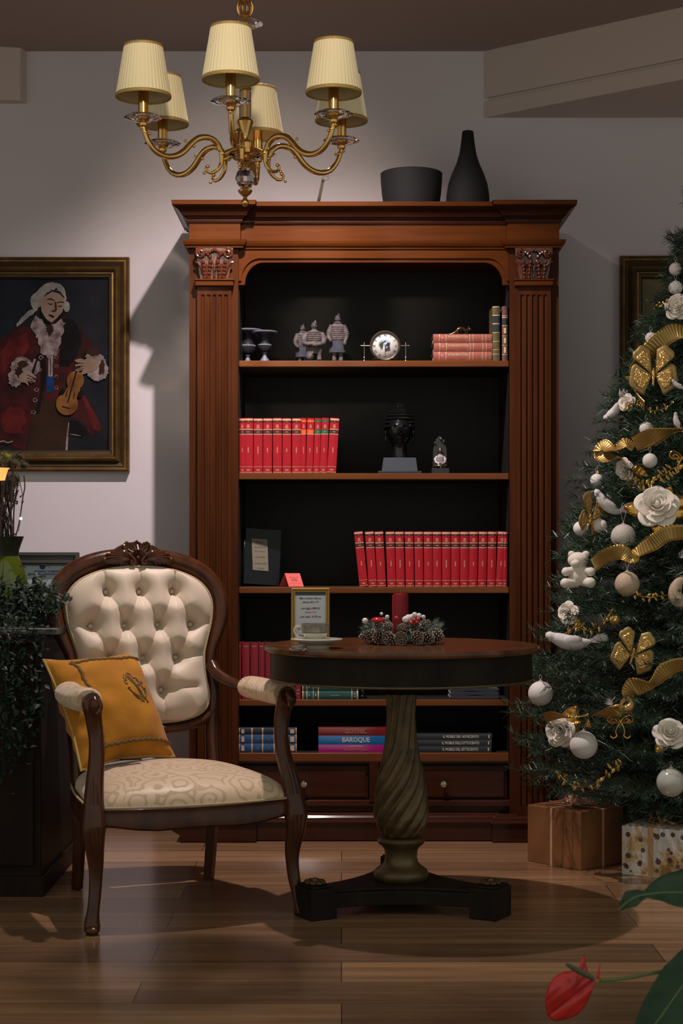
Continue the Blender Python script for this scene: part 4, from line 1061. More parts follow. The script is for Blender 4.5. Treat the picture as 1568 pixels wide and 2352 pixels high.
# ------------------------------------------------------------------ armchair
def damask():
    m = mat('cream_damask', (0.66, 0.49, 0.32), 0.42, sheen=0.3, spec=0.4)
    nt = m.node_tree; N = nt.nodes; L = nt.links; b = N['Principled BSDF']
    tc = [n for n in N if n.type == 'TEX_COORD'][0]
    v = N.new('ShaderNodeTexVoronoi'); v.inputs['Scale'].default_value = 13.0; v.feature = 'F1'
    L.new(tc.outputs['Object'], v.inputs['Vector'])
    nz = N.new('ShaderNodeTexNoise'); nz.inputs['Scale'].default_value = 14; nz.inputs['Detail'].default_value = 2
    L.new(tc.outputs['Object'], nz.inputs['Vector'])
    a = N.new('ShaderNodeMath'); a.operation = 'MULTIPLY_ADD'; a.inputs[1].default_value = 22.0
    L.new(v.outputs['Distance'], a.inputs[0])
    n2 = N.new('ShaderNodeMath'); n2.operation = 'MULTIPLY'; n2.inputs[1].default_value = 15.0
    L.new(nz.outputs['Fac'], n2.inputs[0]); L.new(n2.outputs[0], a.inputs[2])
    s = N.new('ShaderNodeMath'); s.operation = 'SINE'; L.new(a.outputs[0], s.inputs[0])
    r = N.new('ShaderNodeValToRGB'); e = r.color_ramp.elements
    e[0].position = 0.45; e[0].color = (0.66, 0.48, 0.31, 1); e[1].position = 0.62; e[1].color = (0.50, 0.345, 0.205, 1)
    L.new(s.outputs[0], r.inputs[0]); L.new(r.outputs[0], b.inputs['Base Color'])
    r2 = N.new('ShaderNodeMapRange'); r2.inputs['To Min'].default_value = 0.44; r2.inputs['To Max'].default_value = 0.65
    L.new(s.outputs[0], r2.inputs['Value']); L.new(r2.outputs[0], b.inputs['Roughness'])
    return m
M['damask'] = damask()
M['satin'] = mat('cream_satin', (0.62, 0.495, 0.375), 0.50, spec=0.35, sheen=0.25, bump=0.10, bscale=350, stretch=(1, 1, 1))
M['piping'] = mat('beige_piping_cord', (0.42, 0.31, 0.18), 0.6, bump=1.0, bscale=260)
AC = Vector((-0.497, 4.92, 0)); AA = math.radians(21.7)
ac = thing('armchair', 'carved mahogany armchair with button-tufted cream back and damask seat, left of the table', 'armchair', AC, rz=AA)
# seat rail
def seatplan(g=0.0, n=10):
    pts = []
    fl, fr, yb_, yf_ = .292 + g, .292 + g, .245 + g, -.262 - g
    for i in range(n + 1): t_ = i / n; pts.append((-.232 - g + (-.292 + .232) * t_ - .012 * math.sin(PI * t_), yb_ + (yf_ - yb_) * t_))
    for i in range(1, n): t_ = i / n; pts.append((-fl + 2 * fl * t_, yf_ - .045 * math.sin(PI * t_)))
    for i in range(n + 1): t_ = i / n; pts.append((.292 + g - .06 * t_ + .012 * math.sin(PI * t_), yf_ + (yb_ - yf_) * t_))
    return pts
sp_ = seatplan()
b = MB(); n = len(sp_); v = []
for i, (x, y) in enumerate(sp_):
    u = max(0, min(1, (i - 10) / 10)) if 10 <= i <= 20 else (i / 10 if i < 10 else (i - 20) / 10)
    drop = .012 * (math.sin(PI * u) ** 2) - .010 * math.cos(4 * PI * u) * 0.5
    for (o, z) in ((-.030, .274), (.0, .274 - drop), (.006, .280 - drop), (.006, .300), (.002, .312), (.004, .320), (-.004, .326), (-.03, .326)):
        c = Vector((x, y)); d = c.normalized()
        v.append((x + d.x * o, y + d.y * o, z))
K = 8; f = [(i * K + j, ((i + 1) % n) * K + j, ((i + 1) % n) * K + (j + 1) % K, i * K + (j + 1) % K) for i in range(n) for j in range(K)]
b.add(v, f, True); b.build('seat_rail', 'chairwood', ac)
# seat cushion
def seatp(u, v):
    U, V = 2 * u - 1, 2 * v - 1
    # keep the edge rows packed
    U = math.copysign(1 - (1 - abs(U)) ** 1.5, U); V = math.copysign(1 - (1 - abs(V)) ** 1.5, V)
    y = lerp(-.262, .240, (V + 1) / 2); hw = lerp(.294, .236, (V + 1) / 2)
    # round the corners
    ru = U * (1 - .10 * (abs(V) ** 6)); rv = (1 - .0)
    y = y - .045 * math.cos(U * PI / 2) * max(0, -V) ** 1.0 - .0
    x = ru * hw
    e = (max(0, 1 - abs(U) ** 7) ** .42) * (max(0, 1 - abs(V) ** 7) ** .42)
    return Vector((x, y, .322 + .058 * e + .034 * (1 - U * U) * (1 - V * V)))
b = MB(); b.grid(seatp, 48, 48); b.build('seat_cushion', 'damask', ac, sharp=80)
b = MB(); b.tube([(x * 1.0, y, .328) for x, y in seatplan(.003)], .0035, 6, closed=True); b.build('seat_piping', 'piping', ac)
# legs, arm posts
for s in (-1, 1):
    pts = spline([(s * .300, -.300, .008), (s * .297, -.288, .035), (s * .285, -.268, .10), (s * .281, -.262, .17), (s * .287, -.270, .235), (s * .289, -.272, .285), (s * .286, -.262, .335)], 5)
    rr = [interp([(0, .021), (.10, .0225), (.25, .0165), (.45, .0185), (.65, .027), (.80, .0335), (1, .028)], i / (len(pts) - 1)) for i in range(len(pts))]
    b = MB().tube(pts, rr, 14)
    b.ball((s * .302, -.306, .012), (.021, .025, .013), 12)
    for q in (-1, 0, 1): b.tube([(s * .289 + q * .013, -.303, .285), (s * .287 + q * .010, -.302, .245), (s * .284 + q * .004, -.292, .205)], [.006, .007, .003], 6)
    b.build('front_leg', 'chairwood', ac)
    pts = spline([(s * .212, .228, .335), (s * .210, .240, .24), (s * .207, .262, .12), (s * .207, .288, .002)], 5)
    b = MB().tube(pts, [.029, .027, .026, .025, .024, .023, .022, .021, .020, .020, .020, .020, .0195, .0195, .019, .019], 4); b.build('rear_leg', 'chairwood', ac, bevel=.003)
    pts = spline([(s * .286, -.258, .325), (s * .280, -.243, .385), (s * .270, -.222, .445), (s * .267, -.208, .505), (s * .272, -.205, .555), (s * .279, -.214, .595), (s * .281, -.232, .607)], 5)
    rr = [interp([(0, .029), (.25, .0235), (.5, .020), (.75, .0235), (.9, .029), (1, .024)], i / (len(pts) - 1)) for i in range(len(pts))]
    b = MB().tube(pts, rr, 14)
    b.tube(spline([(s * .281, -.240, .618), (s * .281, -.252, .606), (s * .281, -.250, .590), (s * .281, -.238, .584)], 4), [.0135] * 6 + [.012, .011, .010, .009, .008, .007, .006][:7], 10)
    for q in (-1, 0, 1): b.tube([(s * .286 + q * .012, -.284, .335), (s * .281 + q * .010, -.266, .385), (s * .272 + q * .008, -.242, .44)], [.004, .0048, .003], 6)
    b.build('arm_post', 'chairwood', ac)
    pts = spline([(s * .218, .295, .668), (s * .226, .262, .640), (s * .250, .200, .617), (s * .276, .120, .606), (s * .288, .02, .601), (s * .289, -.09, .600), (s * .285, -.17, .607), (s * .281, -.225, .614)], 5)
    rr = [interp([(0, .020), (.3, .0175), (.5, .017), (.8, .0175), (1, .024)], i / (len(pts) - 1)) for i in range(len(pts))]
    am = MB().tube(pts, rr, 12).build('armrest', 'chairwood', ac)
    pts = spline([(s * .272, .105, .612), (s * .284, .040, .611), (s * .288, -.04, .610), (s * .287, -.12, .611), (s * .284, -.190, .616)], 6)
    m_ = len(pts)
    rr = [.0375 * (max(0.0, 1 - abs(2 * i / (m_ - 1) - 1) ** 8) ** .5 * .25 + .80) for i in range(m_)]
    pad = MB().tube(pts, rr, 20, flat=(.86, 1.08)).build('arm_pad', 'damask', am, label='damask arm pad')
# the back: outline of the panel (half width by height)
def lean(z): return .262 + (z - .40) * .20
half = [(.492, 0.0), (.4935, .06), (.497, .11), (.507, .158), (.525, .190), (.548, .204), (.58, .2075), (.62, .2015), (.66, .1975), (.70, .200), (.74, .211), (.78, .2235), (.82, .2320), (.86, .2335), (.895, .221), (.925, .193), (.947, .150), (.962, .098), (.969, .045), (.971, 0.0)]
hs = spline([(x, 0, z) for z, x in half], 4)
outl = [(p.x, p.z) for p in hs] + [(-p.x, p.z) for p in reversed(hs[1:-1])]
def onback(x, z, d=0.0):
    """d: towards the sitter"""
    return Vector((x, lean(z) - d * .98 - .18 * 0 + .06 * (x * x) * -1.0, z + d * .19))
nO = len(outl)
def normal(i):
    a, c = outl[i - 1], outl[(i + 1) % nO]; d = Vector((c[0] - a[0], c[1] - a[1])).normalized(); return Vector((d.y, -d.x))
b = MB(); v = []; K = 14
for i in range(nO):
    x, z = outl[i]; nn = normal(i)
    w_ = interp([(.49, .030), (.55, .034), (.62, .030), (.72, .036), (.82, .052), (.95, .058), (.98, .056)], z)
    c = (x + nn.x * (w_ / 2 + .002), z + nn.y * (w_ / 2 + .002))
    for j in range(K):
        a = 2 * PI * j / K; ca, sa = math.cos(a), math.sin(a)
        # rounded front, groove near the inner edge
        d = sa * .022 * (1.0 if sa > 0 else .8)
        if sa > 0.2 and ca < -.3: d -= .004
        v.append(onback(c[0] + nn.x * ca * w_ / 2, c[1] + nn.y * ca * w_ / 2, d))
b.add(v, [(i * K + j, ((i + 1) % nO) * K + j, ((i + 1) % nO) * K + (j + 1) % K, i * K + (j + 1) % K) for i in range(nO) for j in range(K)], True)
b.build('back_frame', 'chairwood', ac, sharp=70)
for s in (-1, 1):
    pts = spline([(s * .212, lean(.33) - .005, .325), (s * .213, lean(.42), .42), (s * .219, lean(.52), .52), (s * .226, lean(.60), .60), (s * .224, lean(.67), .67), (s * .222, lean(.72), .72)], 4)
    MB().tube(pts, [.026] * 8 + [.024] * 5 + [.022, .020, .018, .016, .014, .012, .010, .008], 12, flat=(1, .9)).build('back_stile', 'chairwood', ac)
def hw_at(z):
    zz = [p.z for p in hs]
    for i in range(len(hs) - 1):
        if hs[i].z <= z <= hs[i + 1].z:
            t_ = (z - hs[i].z) / max(1e-6, hs[i + 1].z - hs[i].z); return hs[i].x + (hs[i + 1].x - hs[i].x) * t_
    return 0.0
rows = [(.893, [-.105, 0, .105]), (.790, [-.1575, -.0525, .0525, .1575]), (.690, [-.105, 0, .105]), (.592, [-.0525, .0525])]
btn = [(x + .004, z) for z, xs in rows for x in xs]
links = []
for a in range(len(btn)):
    for c in range(a + 1, len(btn)):
        if abs(abs(btn[a][1] - btn[c][1]) - .10) < .012 and abs(btn[a][0] - btn[c][0]) < .07: links.append((btn[a], btn[c]))
for x in (-.105, 0, .105): links.append(((x + .004, .893), (x * 1.12 + .004, .985)))
for x, z in ((.1575, .790), (.105, .690), (.0525, .592)):
    links.append(((x + .004, z), (x + .11, z + .004))); links.append(((-x + .004, z), (-x - .11, z + .004)))
links += [((.0565, .592), (.06, .48)), ((-.0485, .592), (-.05, .48))]
def segd(px_, pz, A_, B_):
    ax, az = A_; bx, bz = B_; dx, dz = bx - ax, bz - az
    t_ = max(0, min(1, ((px_ - ax) * dx + (pz - az) * dz) / (dx * dx + dz * dz)))
    return math.hypot(px_ - ax - t_ * dx, pz - az - t_ * dz)
def panel(u, v):
    V = v; V = .5 - .5 * math.cos(PI * V)
    z = lerp(.4925, .9705, V); w_ = max(hw_at(z), .004)
    U = 2 * u - 1; U = math.copysign(1 - (1 - abs(U)) ** 1.35, U)
    x = U * w_
    edge = min((1 - abs(U)) * w_, (z - .4905) * .9, (.9725 - z) * .9)
    dome = 1 - math.exp(-max(edge, 0) / .016)
    dome2 = 1 - math.exp(-max(edge, 0) / .06)
    h = .006 + .028 * dome + .026 * dome2
    db = min(math.hypot(x - bx_, z - bz) for bx_, bz in btn)
    h -= (.030 * math.exp(-(db / .0135) ** 2) + .029 * math.exp(-(db / .036) ** 2)) * min(1, dome * 1.1)
    dl = min(segd(x, z, A_, B_) for A_, B_ in links)
    h -= (.0060 * math.exp(-(dl / .003) ** 2) + .008 * math.exp(-(dl / .016) ** 2)) * dome
    return onback(x, z, h)
b = MB(); b.grid(panel, 150, 170)
b.build('tufted_panel', 'satin', ac, sharp=89, label='button-tufted cream satin back panel')
for (x, z) in btn:
    c = onback(x, z, -.0015)
    MB().ball(c, (.0080, .0045, .0080), 14).build('button', 'satin', ac)
b = MB(); b.tube([onback(p[0] * .985, .7315 + (p[1] - .7315) * .992, .016) for p in outl], .0042, 7, closed=True); b.build('back_piping', 'piping', ac)
MB().grid(lambda u, v: onback((2 * u - 1) * max(.004, hw_at(lerp(.4925, .9705, v))) * 1.0, lerp(.4925, .9705, v), -.008), 20, 40).build('rear_cover', 'satin', ac)
# carved crest
b = MB(); cz = .990
def cb(x, z, d): return onback(x, z, d)
for i in range(9):
    a = math.radians(-64 + 16 * i); L_ = .036 + .006 * math.cos(a)
    p0 = (math.sin(a) * .008, cz + .006 + math.cos(a) * .006); p1 = (math.sin(a) * L_, cz + .004 + math.cos(a) * L_ * .95)
    b.tube([cb(p0[0], p0[1], .020), cb((p0[0] + p1[0]) / 2, (p0[1] + p1[1]) / 2, .030), cb(p1[0], p1[1], .022)], [.0022, .0048, .0040], 7)
b.ball(cb(0, cz + .004, .024), (.008, .006, .007), 10)
for s in (-1, 1):
    # S scroll beside the shell
    pts = spline([cb(s * .036, cz + .050, .018), cb(s * .043, cz + .040, .026), cb(s * .037, cz + .022, .028), cb(s * .022, cz + .008, .028), cb(s * .012, cz - .004, .028), cb(s * .014, cz - .014, .028), cb(s * .023, cz - .013, .029), cb(s * .023, cz - .006, .030), cb(s * .018, cz - .007, .031)], 5)
    b.tube(pts, [.0040 + .0015 * math.sin(i * .1) for i in range(len(pts))], 7)
    for i in range(6):
        a = math.radians(20 + 15 * i); L_ = .066 + .012 * i / 5 - .010 * abs(i - 3) / 3
        ex, ez = s * (.034 + math.sin(a) * L_), cz - .004 + math.cos(a) * L_ * .62
        ez = min(ez, cz + .046 - .0075 * i)
        pts = [cb(s * .030, cz + .004 - .001 * i, .026), cb(s * .030 + (ex - s * .030) * .5, (cz + ez) / 2 + .004, .031), cb(ex, ez, .022)]
        b.tube(spline(pts, 4), [.003, .0035, .0042, .005, .0055, .0058, .0055, .0048, .004][:9], 7)
    for i in range(4):
        pts = [cb(s * .024, cz - .002, .026), cb(s * (.044 + .010 * i), cz - .003 - .0010 * i, .031), cb(s * (.060 + .013 * i), cz - .016 + .001 * i, .024)]
        b.tube(spline(pts, 4), [.0025, .003, .0034, .0038, .0042, .0044, .0042, .0038, .003], 7)
    b.ball(cb(s * .106, cz - .002, .022), (.010, .007, .0085), 10)
for i in range(9):
    x = -.032 + .008 * i
    b.ball(cb(x, cz + .050 + .004 * math.cos(i * 1.6) - abs(x) * .10, .018), (.0058, .008, .0062), 8)
b.prism([(p[0], p[1]) for p in [(-.112, .994), (-.10, 1.004), (-.08, 1.017), (-.055, 1.034), (-.03, 1.046), (-.012, 1.047), (.006, 1.040), (.020, 1.037), (.036, 1.044), (.056, 1.034), (.085, 1.015), (.112, .997), (.08, .978), (0, .975), (-.08, .978)]], 'y', lean(1.0) - .016, lean(1.0) + .010)
b.build('carved_crest', 'chairwood', ac)
# the swing tag on the seat
tg = W(300, 1757, 4.88)
t = thing('swing_tag', 'small dark swing tag lying on the damask seat in front of the cushion', 'tag', (tg.x, tg.y, .421), rz=.3)
MB().box(-.030, .030, -.014, .014, 0, .0022).build('card', 'cabinet', t)
MB().tube([(-.030, 0, .002), (-.05, .02, .004), (-.07, .03, .003)], .0006, 5).build('cord', 'ink', t)

# ------------------------------------------------------------------ mustard cushion
M['mustard'] = mat('mustard_velvet', (0.43, 0.175, 0.009), 0.8, spec=0.15, sheen=0.15, var=(0.33, 0.125, 0.006), scale=12, bump=0.15, bscale=120)
M['mustcord'] = mat('gold_twisted_cord', (0.42, 0.25, 0.05), 0.6, bump=1.0, bscale=260)
M['brownbraid'] = mat('brown_braid', (0.15, 0.080, 0.020), 0.7, bump=1.0, bscale=200)
cTL, cTR, cBR, cBL = W(100, 1516, 4.965), W(308, 1497, 5.20), W(400, 1738, 5.04), W(186, 1770, 4.80)
cc = (cTL + cTR + cBR + cBL) / 4
cu = thing('cushion', 'mustard velvet cushion with embroidered monogram leaning in the armchair', 'cushion', cc)
nrm = ((cTR - cTL).cross(cBL - cTL)).normalized()
if nrm.y > 0: nrm = -nrm
def pill(u, v, side, off=0.0):
    # pinched sides between pointed corners
    U, V = 2 * u - 1, 2 * v - 1
    uu = u + (.5 - u) * .10 * (1 - V * V) * abs(U) ** 2; vv = v + (.5 - v) * .10 * (1 - U * U) * abs(V) ** 2
    p = cTL * (1 - uu) * (1 - vv) + cTR * uu * (1 - vv) + cBR * uu * vv + cBL * (1 - uu) * vv
    th = .088 * (max(0, 1 - U * U) ** .50) * (max(0, 1 - V * V) ** .50)
    w_ = noise.noise(Vector((u * 5, v * 5, side * 3))) * .010 * (1 - (U * V) ** 2)
    # folds radiating from the left edge
    fold = .0100 * math.sin(v * 34 + u * 5) * math.exp(-u / .14) * (1 - V * V)
    fold += .0045 * math.sin(u * 26 - v * 6) * math.exp(-v / .12) * (1 - U * U)
    edge_ok = min(1, (1 - abs(U)) * 8) * min(1, (1 - abs(V)) * 8)
    return p + nrm * (side * (th + (w_ + fold) * edge_ok + off)) - cc
b = MB()
b.grid(lambda u, v: pill(u, v, 1), 56, 56); b.grid(lambda u, v: pill(u, v, -1), 40, 40)
b.build('velvet_cover', 'mustard', cu, sharp=85)
ed = [pill(i / 20, 0, 0) for i in range(20)] + [pill(1, i / 20, 0) for i in range(20)] + [pill(1 - i / 20, 1, 0) for i in range(20)] + [pill(0, 1 - i / 20, 0) for i in range(20)]
MB().tube(ed, .0045, 7, closed=True).build('edge_cord', 'mustcord', cu)
b = MB()
for a0, a1 in (((.17, .10), (.97, .10)), ((.20, .08), (.20, .95)), ((.20, .90), (.98, .90))):
    for i in range(60):
        t_ = i / 59; u, v = lerp(a0[0], a1[0], t_), lerp(a0[1], a1[1], t_)
        du, dv = (0, .0045) if a0[1] == a1[1] else (.0045, 0)
        p = pill(u + du * math.sin(i * 1.3), v + dv * math.sin(i * 1.3), 1, .001)
        b.ball(p, .0050, 6)
b.build('braid_trim', 'brownbraid', cu)
# monogram: mirrored R scrolls
b = MB()
def mono(pts, r=.0018):
    P = spline([(x, 0, y) for x, y in pts], 6)
    # local monogram frame -> cushion uv
    b.tube([pill(.66 + p.x * .0125, .42 + p.z * .0115, 1, .0012) for p in P], r, 6)
mono([(-5, -9), (-7, -6), (-6, -3), (-4, -7), (-2, -10), (1, -9), (2, -6)]); mono([(-6, -5), (-8, -3), (-8, 0), (-6, -1)])
mono([(-4, -8), (-2, -3), (1, 3), (3, 9), (3.4, 12), (2, 13), (3, 11)]); mono([(-2, -8), (0, -3), (3, 4), (5, 9), (4, 13), (5.5, 13)])
mono([(1, -2), (1, -5), (3, -6), (6, -5), (6.5, -1), (4, 1), (2, 0), (3, 3), (5, 8), (8, 12), (9, 14), (7.5, 14)])
mono([(-6, 4), (-7, 3), (-8, 4), (-6, 6), (-4, 9), (-1, 11), (2, 11)]); mono([(5, 11), (8, 10), (10, 7), (10.5, 4), (9, 3), (8, 4), (9, 5)])
mono([(-5, 7), (-2, 9), (1, 10)]); mono([(8, -2), (9.5, -3), (10, -1.5), (8.6, -1), (8, -2)]); mono([(4, -4), (6, -1), (8, 4), (9, 7)])
b.build('monogram', 'brownbraid', cu, label='embroidered brown scroll monogram')
# ------------------------------------------------------------------ pedestal table
M['tabletopdark'] = mat('dark_polished_table_veneer', (0.016, 0.010, 0.007), 0.42, var=(0.012, 0.008, 0.006), scale=6, stretch=(1, 6, 1), spec=0.10)
TXc, TYc, TZ = 0.171, 4.88, 0.752
tb = thing('pedestal_table', 'round dark wooden pedestal table with spiral fluted column and carved three-footed base', 'table', (TXc, TYc, 0))
R_ = .394
b = MB().lathe([(0, TZ - .017), (R_ - .012, TZ - .017), (R_ - .004, TZ - .0155), (R_, TZ - .011), (R_ - .001, TZ - .006), (R_ - .003, TZ - .001), (R_ - .008, TZ), (0, TZ)], 128)
b.build('tabletop', 'tabletopdark', tb)
MB().lathe([(R_ - .006, TZ - .0172), (R_ - .002, TZ - .0165), (R_ + .001, TZ - .012), (R_ + .0016, TZ - .006), (R_ - .0005, TZ - .0008), (R_ - .005, TZ + .0004), (R_ - .012, TZ + .0002)], 128).build('tabletop_edge', 'tablewood', tb)
b = MB().lathe([(R_ - .040, TZ - .094), (R_ - .0195, TZ - .094), (R_ - .0195, TZ - .017), (R_ - .040, TZ - .017)], 128)
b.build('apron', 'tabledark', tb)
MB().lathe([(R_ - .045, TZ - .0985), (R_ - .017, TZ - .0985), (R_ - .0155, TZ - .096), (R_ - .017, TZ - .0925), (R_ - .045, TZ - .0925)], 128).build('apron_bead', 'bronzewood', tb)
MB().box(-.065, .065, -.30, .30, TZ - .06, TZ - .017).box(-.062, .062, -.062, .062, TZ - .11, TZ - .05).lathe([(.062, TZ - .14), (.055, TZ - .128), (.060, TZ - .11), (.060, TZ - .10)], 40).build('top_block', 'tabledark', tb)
def rz(py): return CAMZ + (HOR - py) * (TYc - .05) / F_PX
tabc = [(rz(1594), .0455), (rz(1645), .0425), (rz(1690), .045), (rz(1722), .050), (rz(1767), .0625), (rz(1812), .0745), (rz(1858), .0805), (rz(1880), .0800), (rz(1900), .074), (rz(1918), .060), (rz(1926), .050)]
tabc = sorted(tabc)
def colr(z): return interp(tabc, z)
zs = [lerp(tabc[0][0], tabc[-1][0], i / 110) for i in range(111)]
def tw(z):   # accumulated twist, tighter at the belly
    return interp([(tabc[0][0], 0.0), (rz(1880), 0.55), (rz(1800), 1.55), (rz(1720), 2.45), (rz(1594), 3.05)], z)
NF = 10
def rib(r, a, z):
    q = abs(math.cos(NF * .5 * (a - tw(z))))
    ends = min(1, (z - tabc[0][0]) / .012, (tabc[-1][0] - z) / .010)
    return r * (1 - .15 * (1 - q) * max(0, ends))
b = MB().lathe([(colr(z), z) for z in zs], NF * 16, fn=rib); b.build('spiral_column', 'bronzewood', tb, sharp=80)
P0 = [(.050, rz(1928)), (.064, rz(1930)), (.0695, rz(1936)), (.066, rz(1943)), (.054, rz(1950)), (.048, rz(1958)), (.046, rz(1975)), (.050, rz(1988)), (.060, rz(1996)), (.0745, rz(2004)), (.0790, rz(2012)), (.0790, rz(2020)), (.0740, rz(2026)), (.072, .078)]
b = MB().lathe([(r, z) for r, z in reversed(P0)], 56); b.build('turned_socle', 'bronzewood', tb)
# concave triangular platform with block feet
def tri(Rt, c, zf=0):
    pts = []
    for k_ in range(3):
        a0 = math.radians(-150 + 120 * k_); a1 = a0 + 2 * PI / 3
        p0 = Vector((math.cos(a0), math.sin(a0))) * Rt; p1 = Vector((math.cos(a1), math.sin(a1))) * Rt
        d = Vector((-math.sin(a0), math.cos(a0)))
        q0 = p0 + d * c; d1 = Vector((-math.sin(a1), math.cos(a1))); q1 = p1 - d1 * c
        pts.append(tuple(p0 - d * c))
        mid = (q0 + q1) / 2; mid = mid * .42
        for i in range(15):
            t_ = i / 14; pts.append(tuple(q0 * (1 - t_) ** 2 + mid * 2 * t_ * (1 - t_) + q1 * t_ * t_))
    out = []
    for p in pts:
        if not out or (Vector(p) - Vector(out[-1])).length > 1e-4: out.append(p)
    if (Vector(out[0]) - Vector(out[-1])).length < 1e-4: out.pop()
    return out
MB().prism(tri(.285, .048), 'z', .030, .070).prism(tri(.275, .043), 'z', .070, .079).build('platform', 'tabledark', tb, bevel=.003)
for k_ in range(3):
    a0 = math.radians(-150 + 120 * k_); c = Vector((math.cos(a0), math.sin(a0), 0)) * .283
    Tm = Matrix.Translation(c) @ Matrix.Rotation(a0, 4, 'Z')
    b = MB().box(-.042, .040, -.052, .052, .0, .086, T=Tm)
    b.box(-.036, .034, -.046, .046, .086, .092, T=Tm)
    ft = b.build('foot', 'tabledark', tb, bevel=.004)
    b = MB()
    for i in range(8): b.ball(Tm @ Vector((.021 * math.cos(i * PI / 4), .024 * math.sin(i * PI / 4), .098)), (.010, .010, .007), 8)
    b.ball(Tm @ Vector((0, 0, .101)), .010, 8)
    b.build('rosette', 'bronzewood', ft)

# ------------------------------------------------------------------ things on the table
M['porcelain'] = mat('cream_porcelain', (0.62, 0.57, 0.46), 0.25, coat=0.4)
M['porc_grey'] = mat('grey_brown_glaze_band', (0.33, 0.30, 0.25), 0.35, var=(0.16, 0.14, 0.12), scale=45)
M['goldline'] = mat('dull_gold_line', (0.20, 0.13, 0.06), 0.4)
sc_ = W(727, 1465, 4.70)
kk = 4.70 / F_PX
t = thing('saucer', 'wide cream porcelain saucer holding the teacup near the table edge', 'saucer', (sc_.x, 4.70, TZ + .0))
MB().lathe([(0, .004), (.026, .004), (.028, .0), (.031, .0), (.034, .008), (.052, .016), (.070, .0235), (.0715, .0255), (.0700, .0265), (.050, .0195), (.034, .013), (0, .011)], 56).build('dish', 'porcelain', t)
MB().lathe([(.0704, .0232), (.0722, .0250), (.0722, .0262), (.0700, .0270)], 56).build('rim_line', 'porcelain', t)
t = thing('teacup', 'cream porcelain teacup with a mottled grey band and loop handle on the saucer', 'cup', (sc_.x - 0.004, 4.70, TZ + .0125))
pr = [(.020, 0), (.022, .003), (.0235, .006), (.030, .018), (.0345, .030), (.0362, .0385)]
b = MB().lathe(pr + [(.0345, .0385), (.0325, .030), (.028, .018), (.018, .006), (0, .005)], 48, mi=0)
b.build('cup_body', 'porcelain', t)
MB().lathe([(.0346, .0305), (.0366, .0350), (.0390, .0520), (.0396, .0560), (.0385, .0562), (.0370, .0500), (.0338, .0320), (.0335, .0305)], 48).build('glazed_band', 'porc_grey', t)
MB().lathe([(.0352, .0300), (.0366, .0310), (.0366, .0326), (.0350, .0330)], 48).build('gold_line', 'goldline', t)
pts = spline([(-.030, 0, .014), (-.040, 0, .016), (-.052, 0, .024), (-.0585, 0, .037), (-.052, 0, .048), (-.042, 0, .047), (-.0375, 0, .040)], 6)
MB().tube(pts, [.0028] * len(pts), 8).build('handle', 'porcelain', t)
t = thing('glass_dish', 'small clear glass tealight dish on the table under the saucer rim', 'dish', (W(684, 1480, 4.60).x, 4.60, TZ))
b = MB().lathe([(0, 0), (.020, 0), (.0245, .004), (.0245, .0155), (.0225, .0155), (.021, .005), (0, .004)], 32); b.build('dish_body', 'glass', t)
# framed price sign
fp = W(712.5, 1482, 4.87)
t = thing('photo_frame', 'small gold frame with a handwritten price sign standing behind the teacup', 'frame', (fp.x, 4.87, TZ), rot=(math.radians(-6), 0, 0))
fw, fh, fb = .0555, .163, .0115
M['gildwood'] = mat('satin_gold_frame', (0.36, 0.20, 0.045), 0.35, metal=0.5)
b = MB()
v = []
prf = [(0, 0), (0, -.006), (.002, -.009), (.005, -.009), (.008, -.0055), (.0115, -.005), (.0115, 0)]
cs = [(-fw, 0), (fw, 0), (fw, fh), (-fw, fh)]; dr = [(1, 1), (-1, 1), (-1, -1), (1, -1)]
for (cx, cz), (dx, dz) in zip(cs, dr):
    for o, y in prf: v.append((cx + dx * o, y, cz + dz * o))
k_ = len(prf)
b.add(v, [(i * k_ + j, ((i + 1) % 4) * k_ + j, ((i + 1) % 4) * k_ + (j + 1) % k_, i * k_ + (j + 1) % k_) for i in range(4) for j in range(k_)])
b.build('frame_moulding', 'gildwood', t)
MB().box(-fw + .004, fw - .004, .0, .006, .004, fh - .004).build('backing', 'ink', t)
MB().prism([(-.010, 0), (.010, 0), (.006, .12), (-.006, .12)], 'y', .006, .008, T=Matrix.Rotation(math.radians(-12), 4, 'X')).build('strut', 'ink', t)
b = MB().box(-fw + .0105, fw - .0105, -.0022, -.0008, .0105, fh - .0125, mi=0)
b.box(-fw + .0105, fw - .0105, -.0026, -.0020, fh - .0215, fh - .0125, mi=3)
for s, z, sz, mi, sh_ in (('Masa cu intarsii si foita aur', .133, .0080, 1, .3), ('diametru 80 x h 76', .122, .0080, 1, .3), ('pret initial  5.900 ron', .104, .0085, 1, .3), ('reducere 30 %', .093, .0072, 2, .2), ('pret redus  4.130 ron', .080, .0092, 1, .3), ('pret lista', .046, .0080, 1, .3), ('plus tva', .026, .0080, 1, .3)):
    b.text(s, sz, (0 if z > .05 else -.026, -.0027, z), (1, 0, 0), (0, 0, 1), mi=mi, squash=.74, shear=sh_, bold=.012)
b.tube([(-.012, -.0028, .099), (.030, -.0028, .109)], .0004, 4, mi=2)
b.build('price_sheet', ['paper', 'ink', 'redink', 'slate'], t, fix=False)

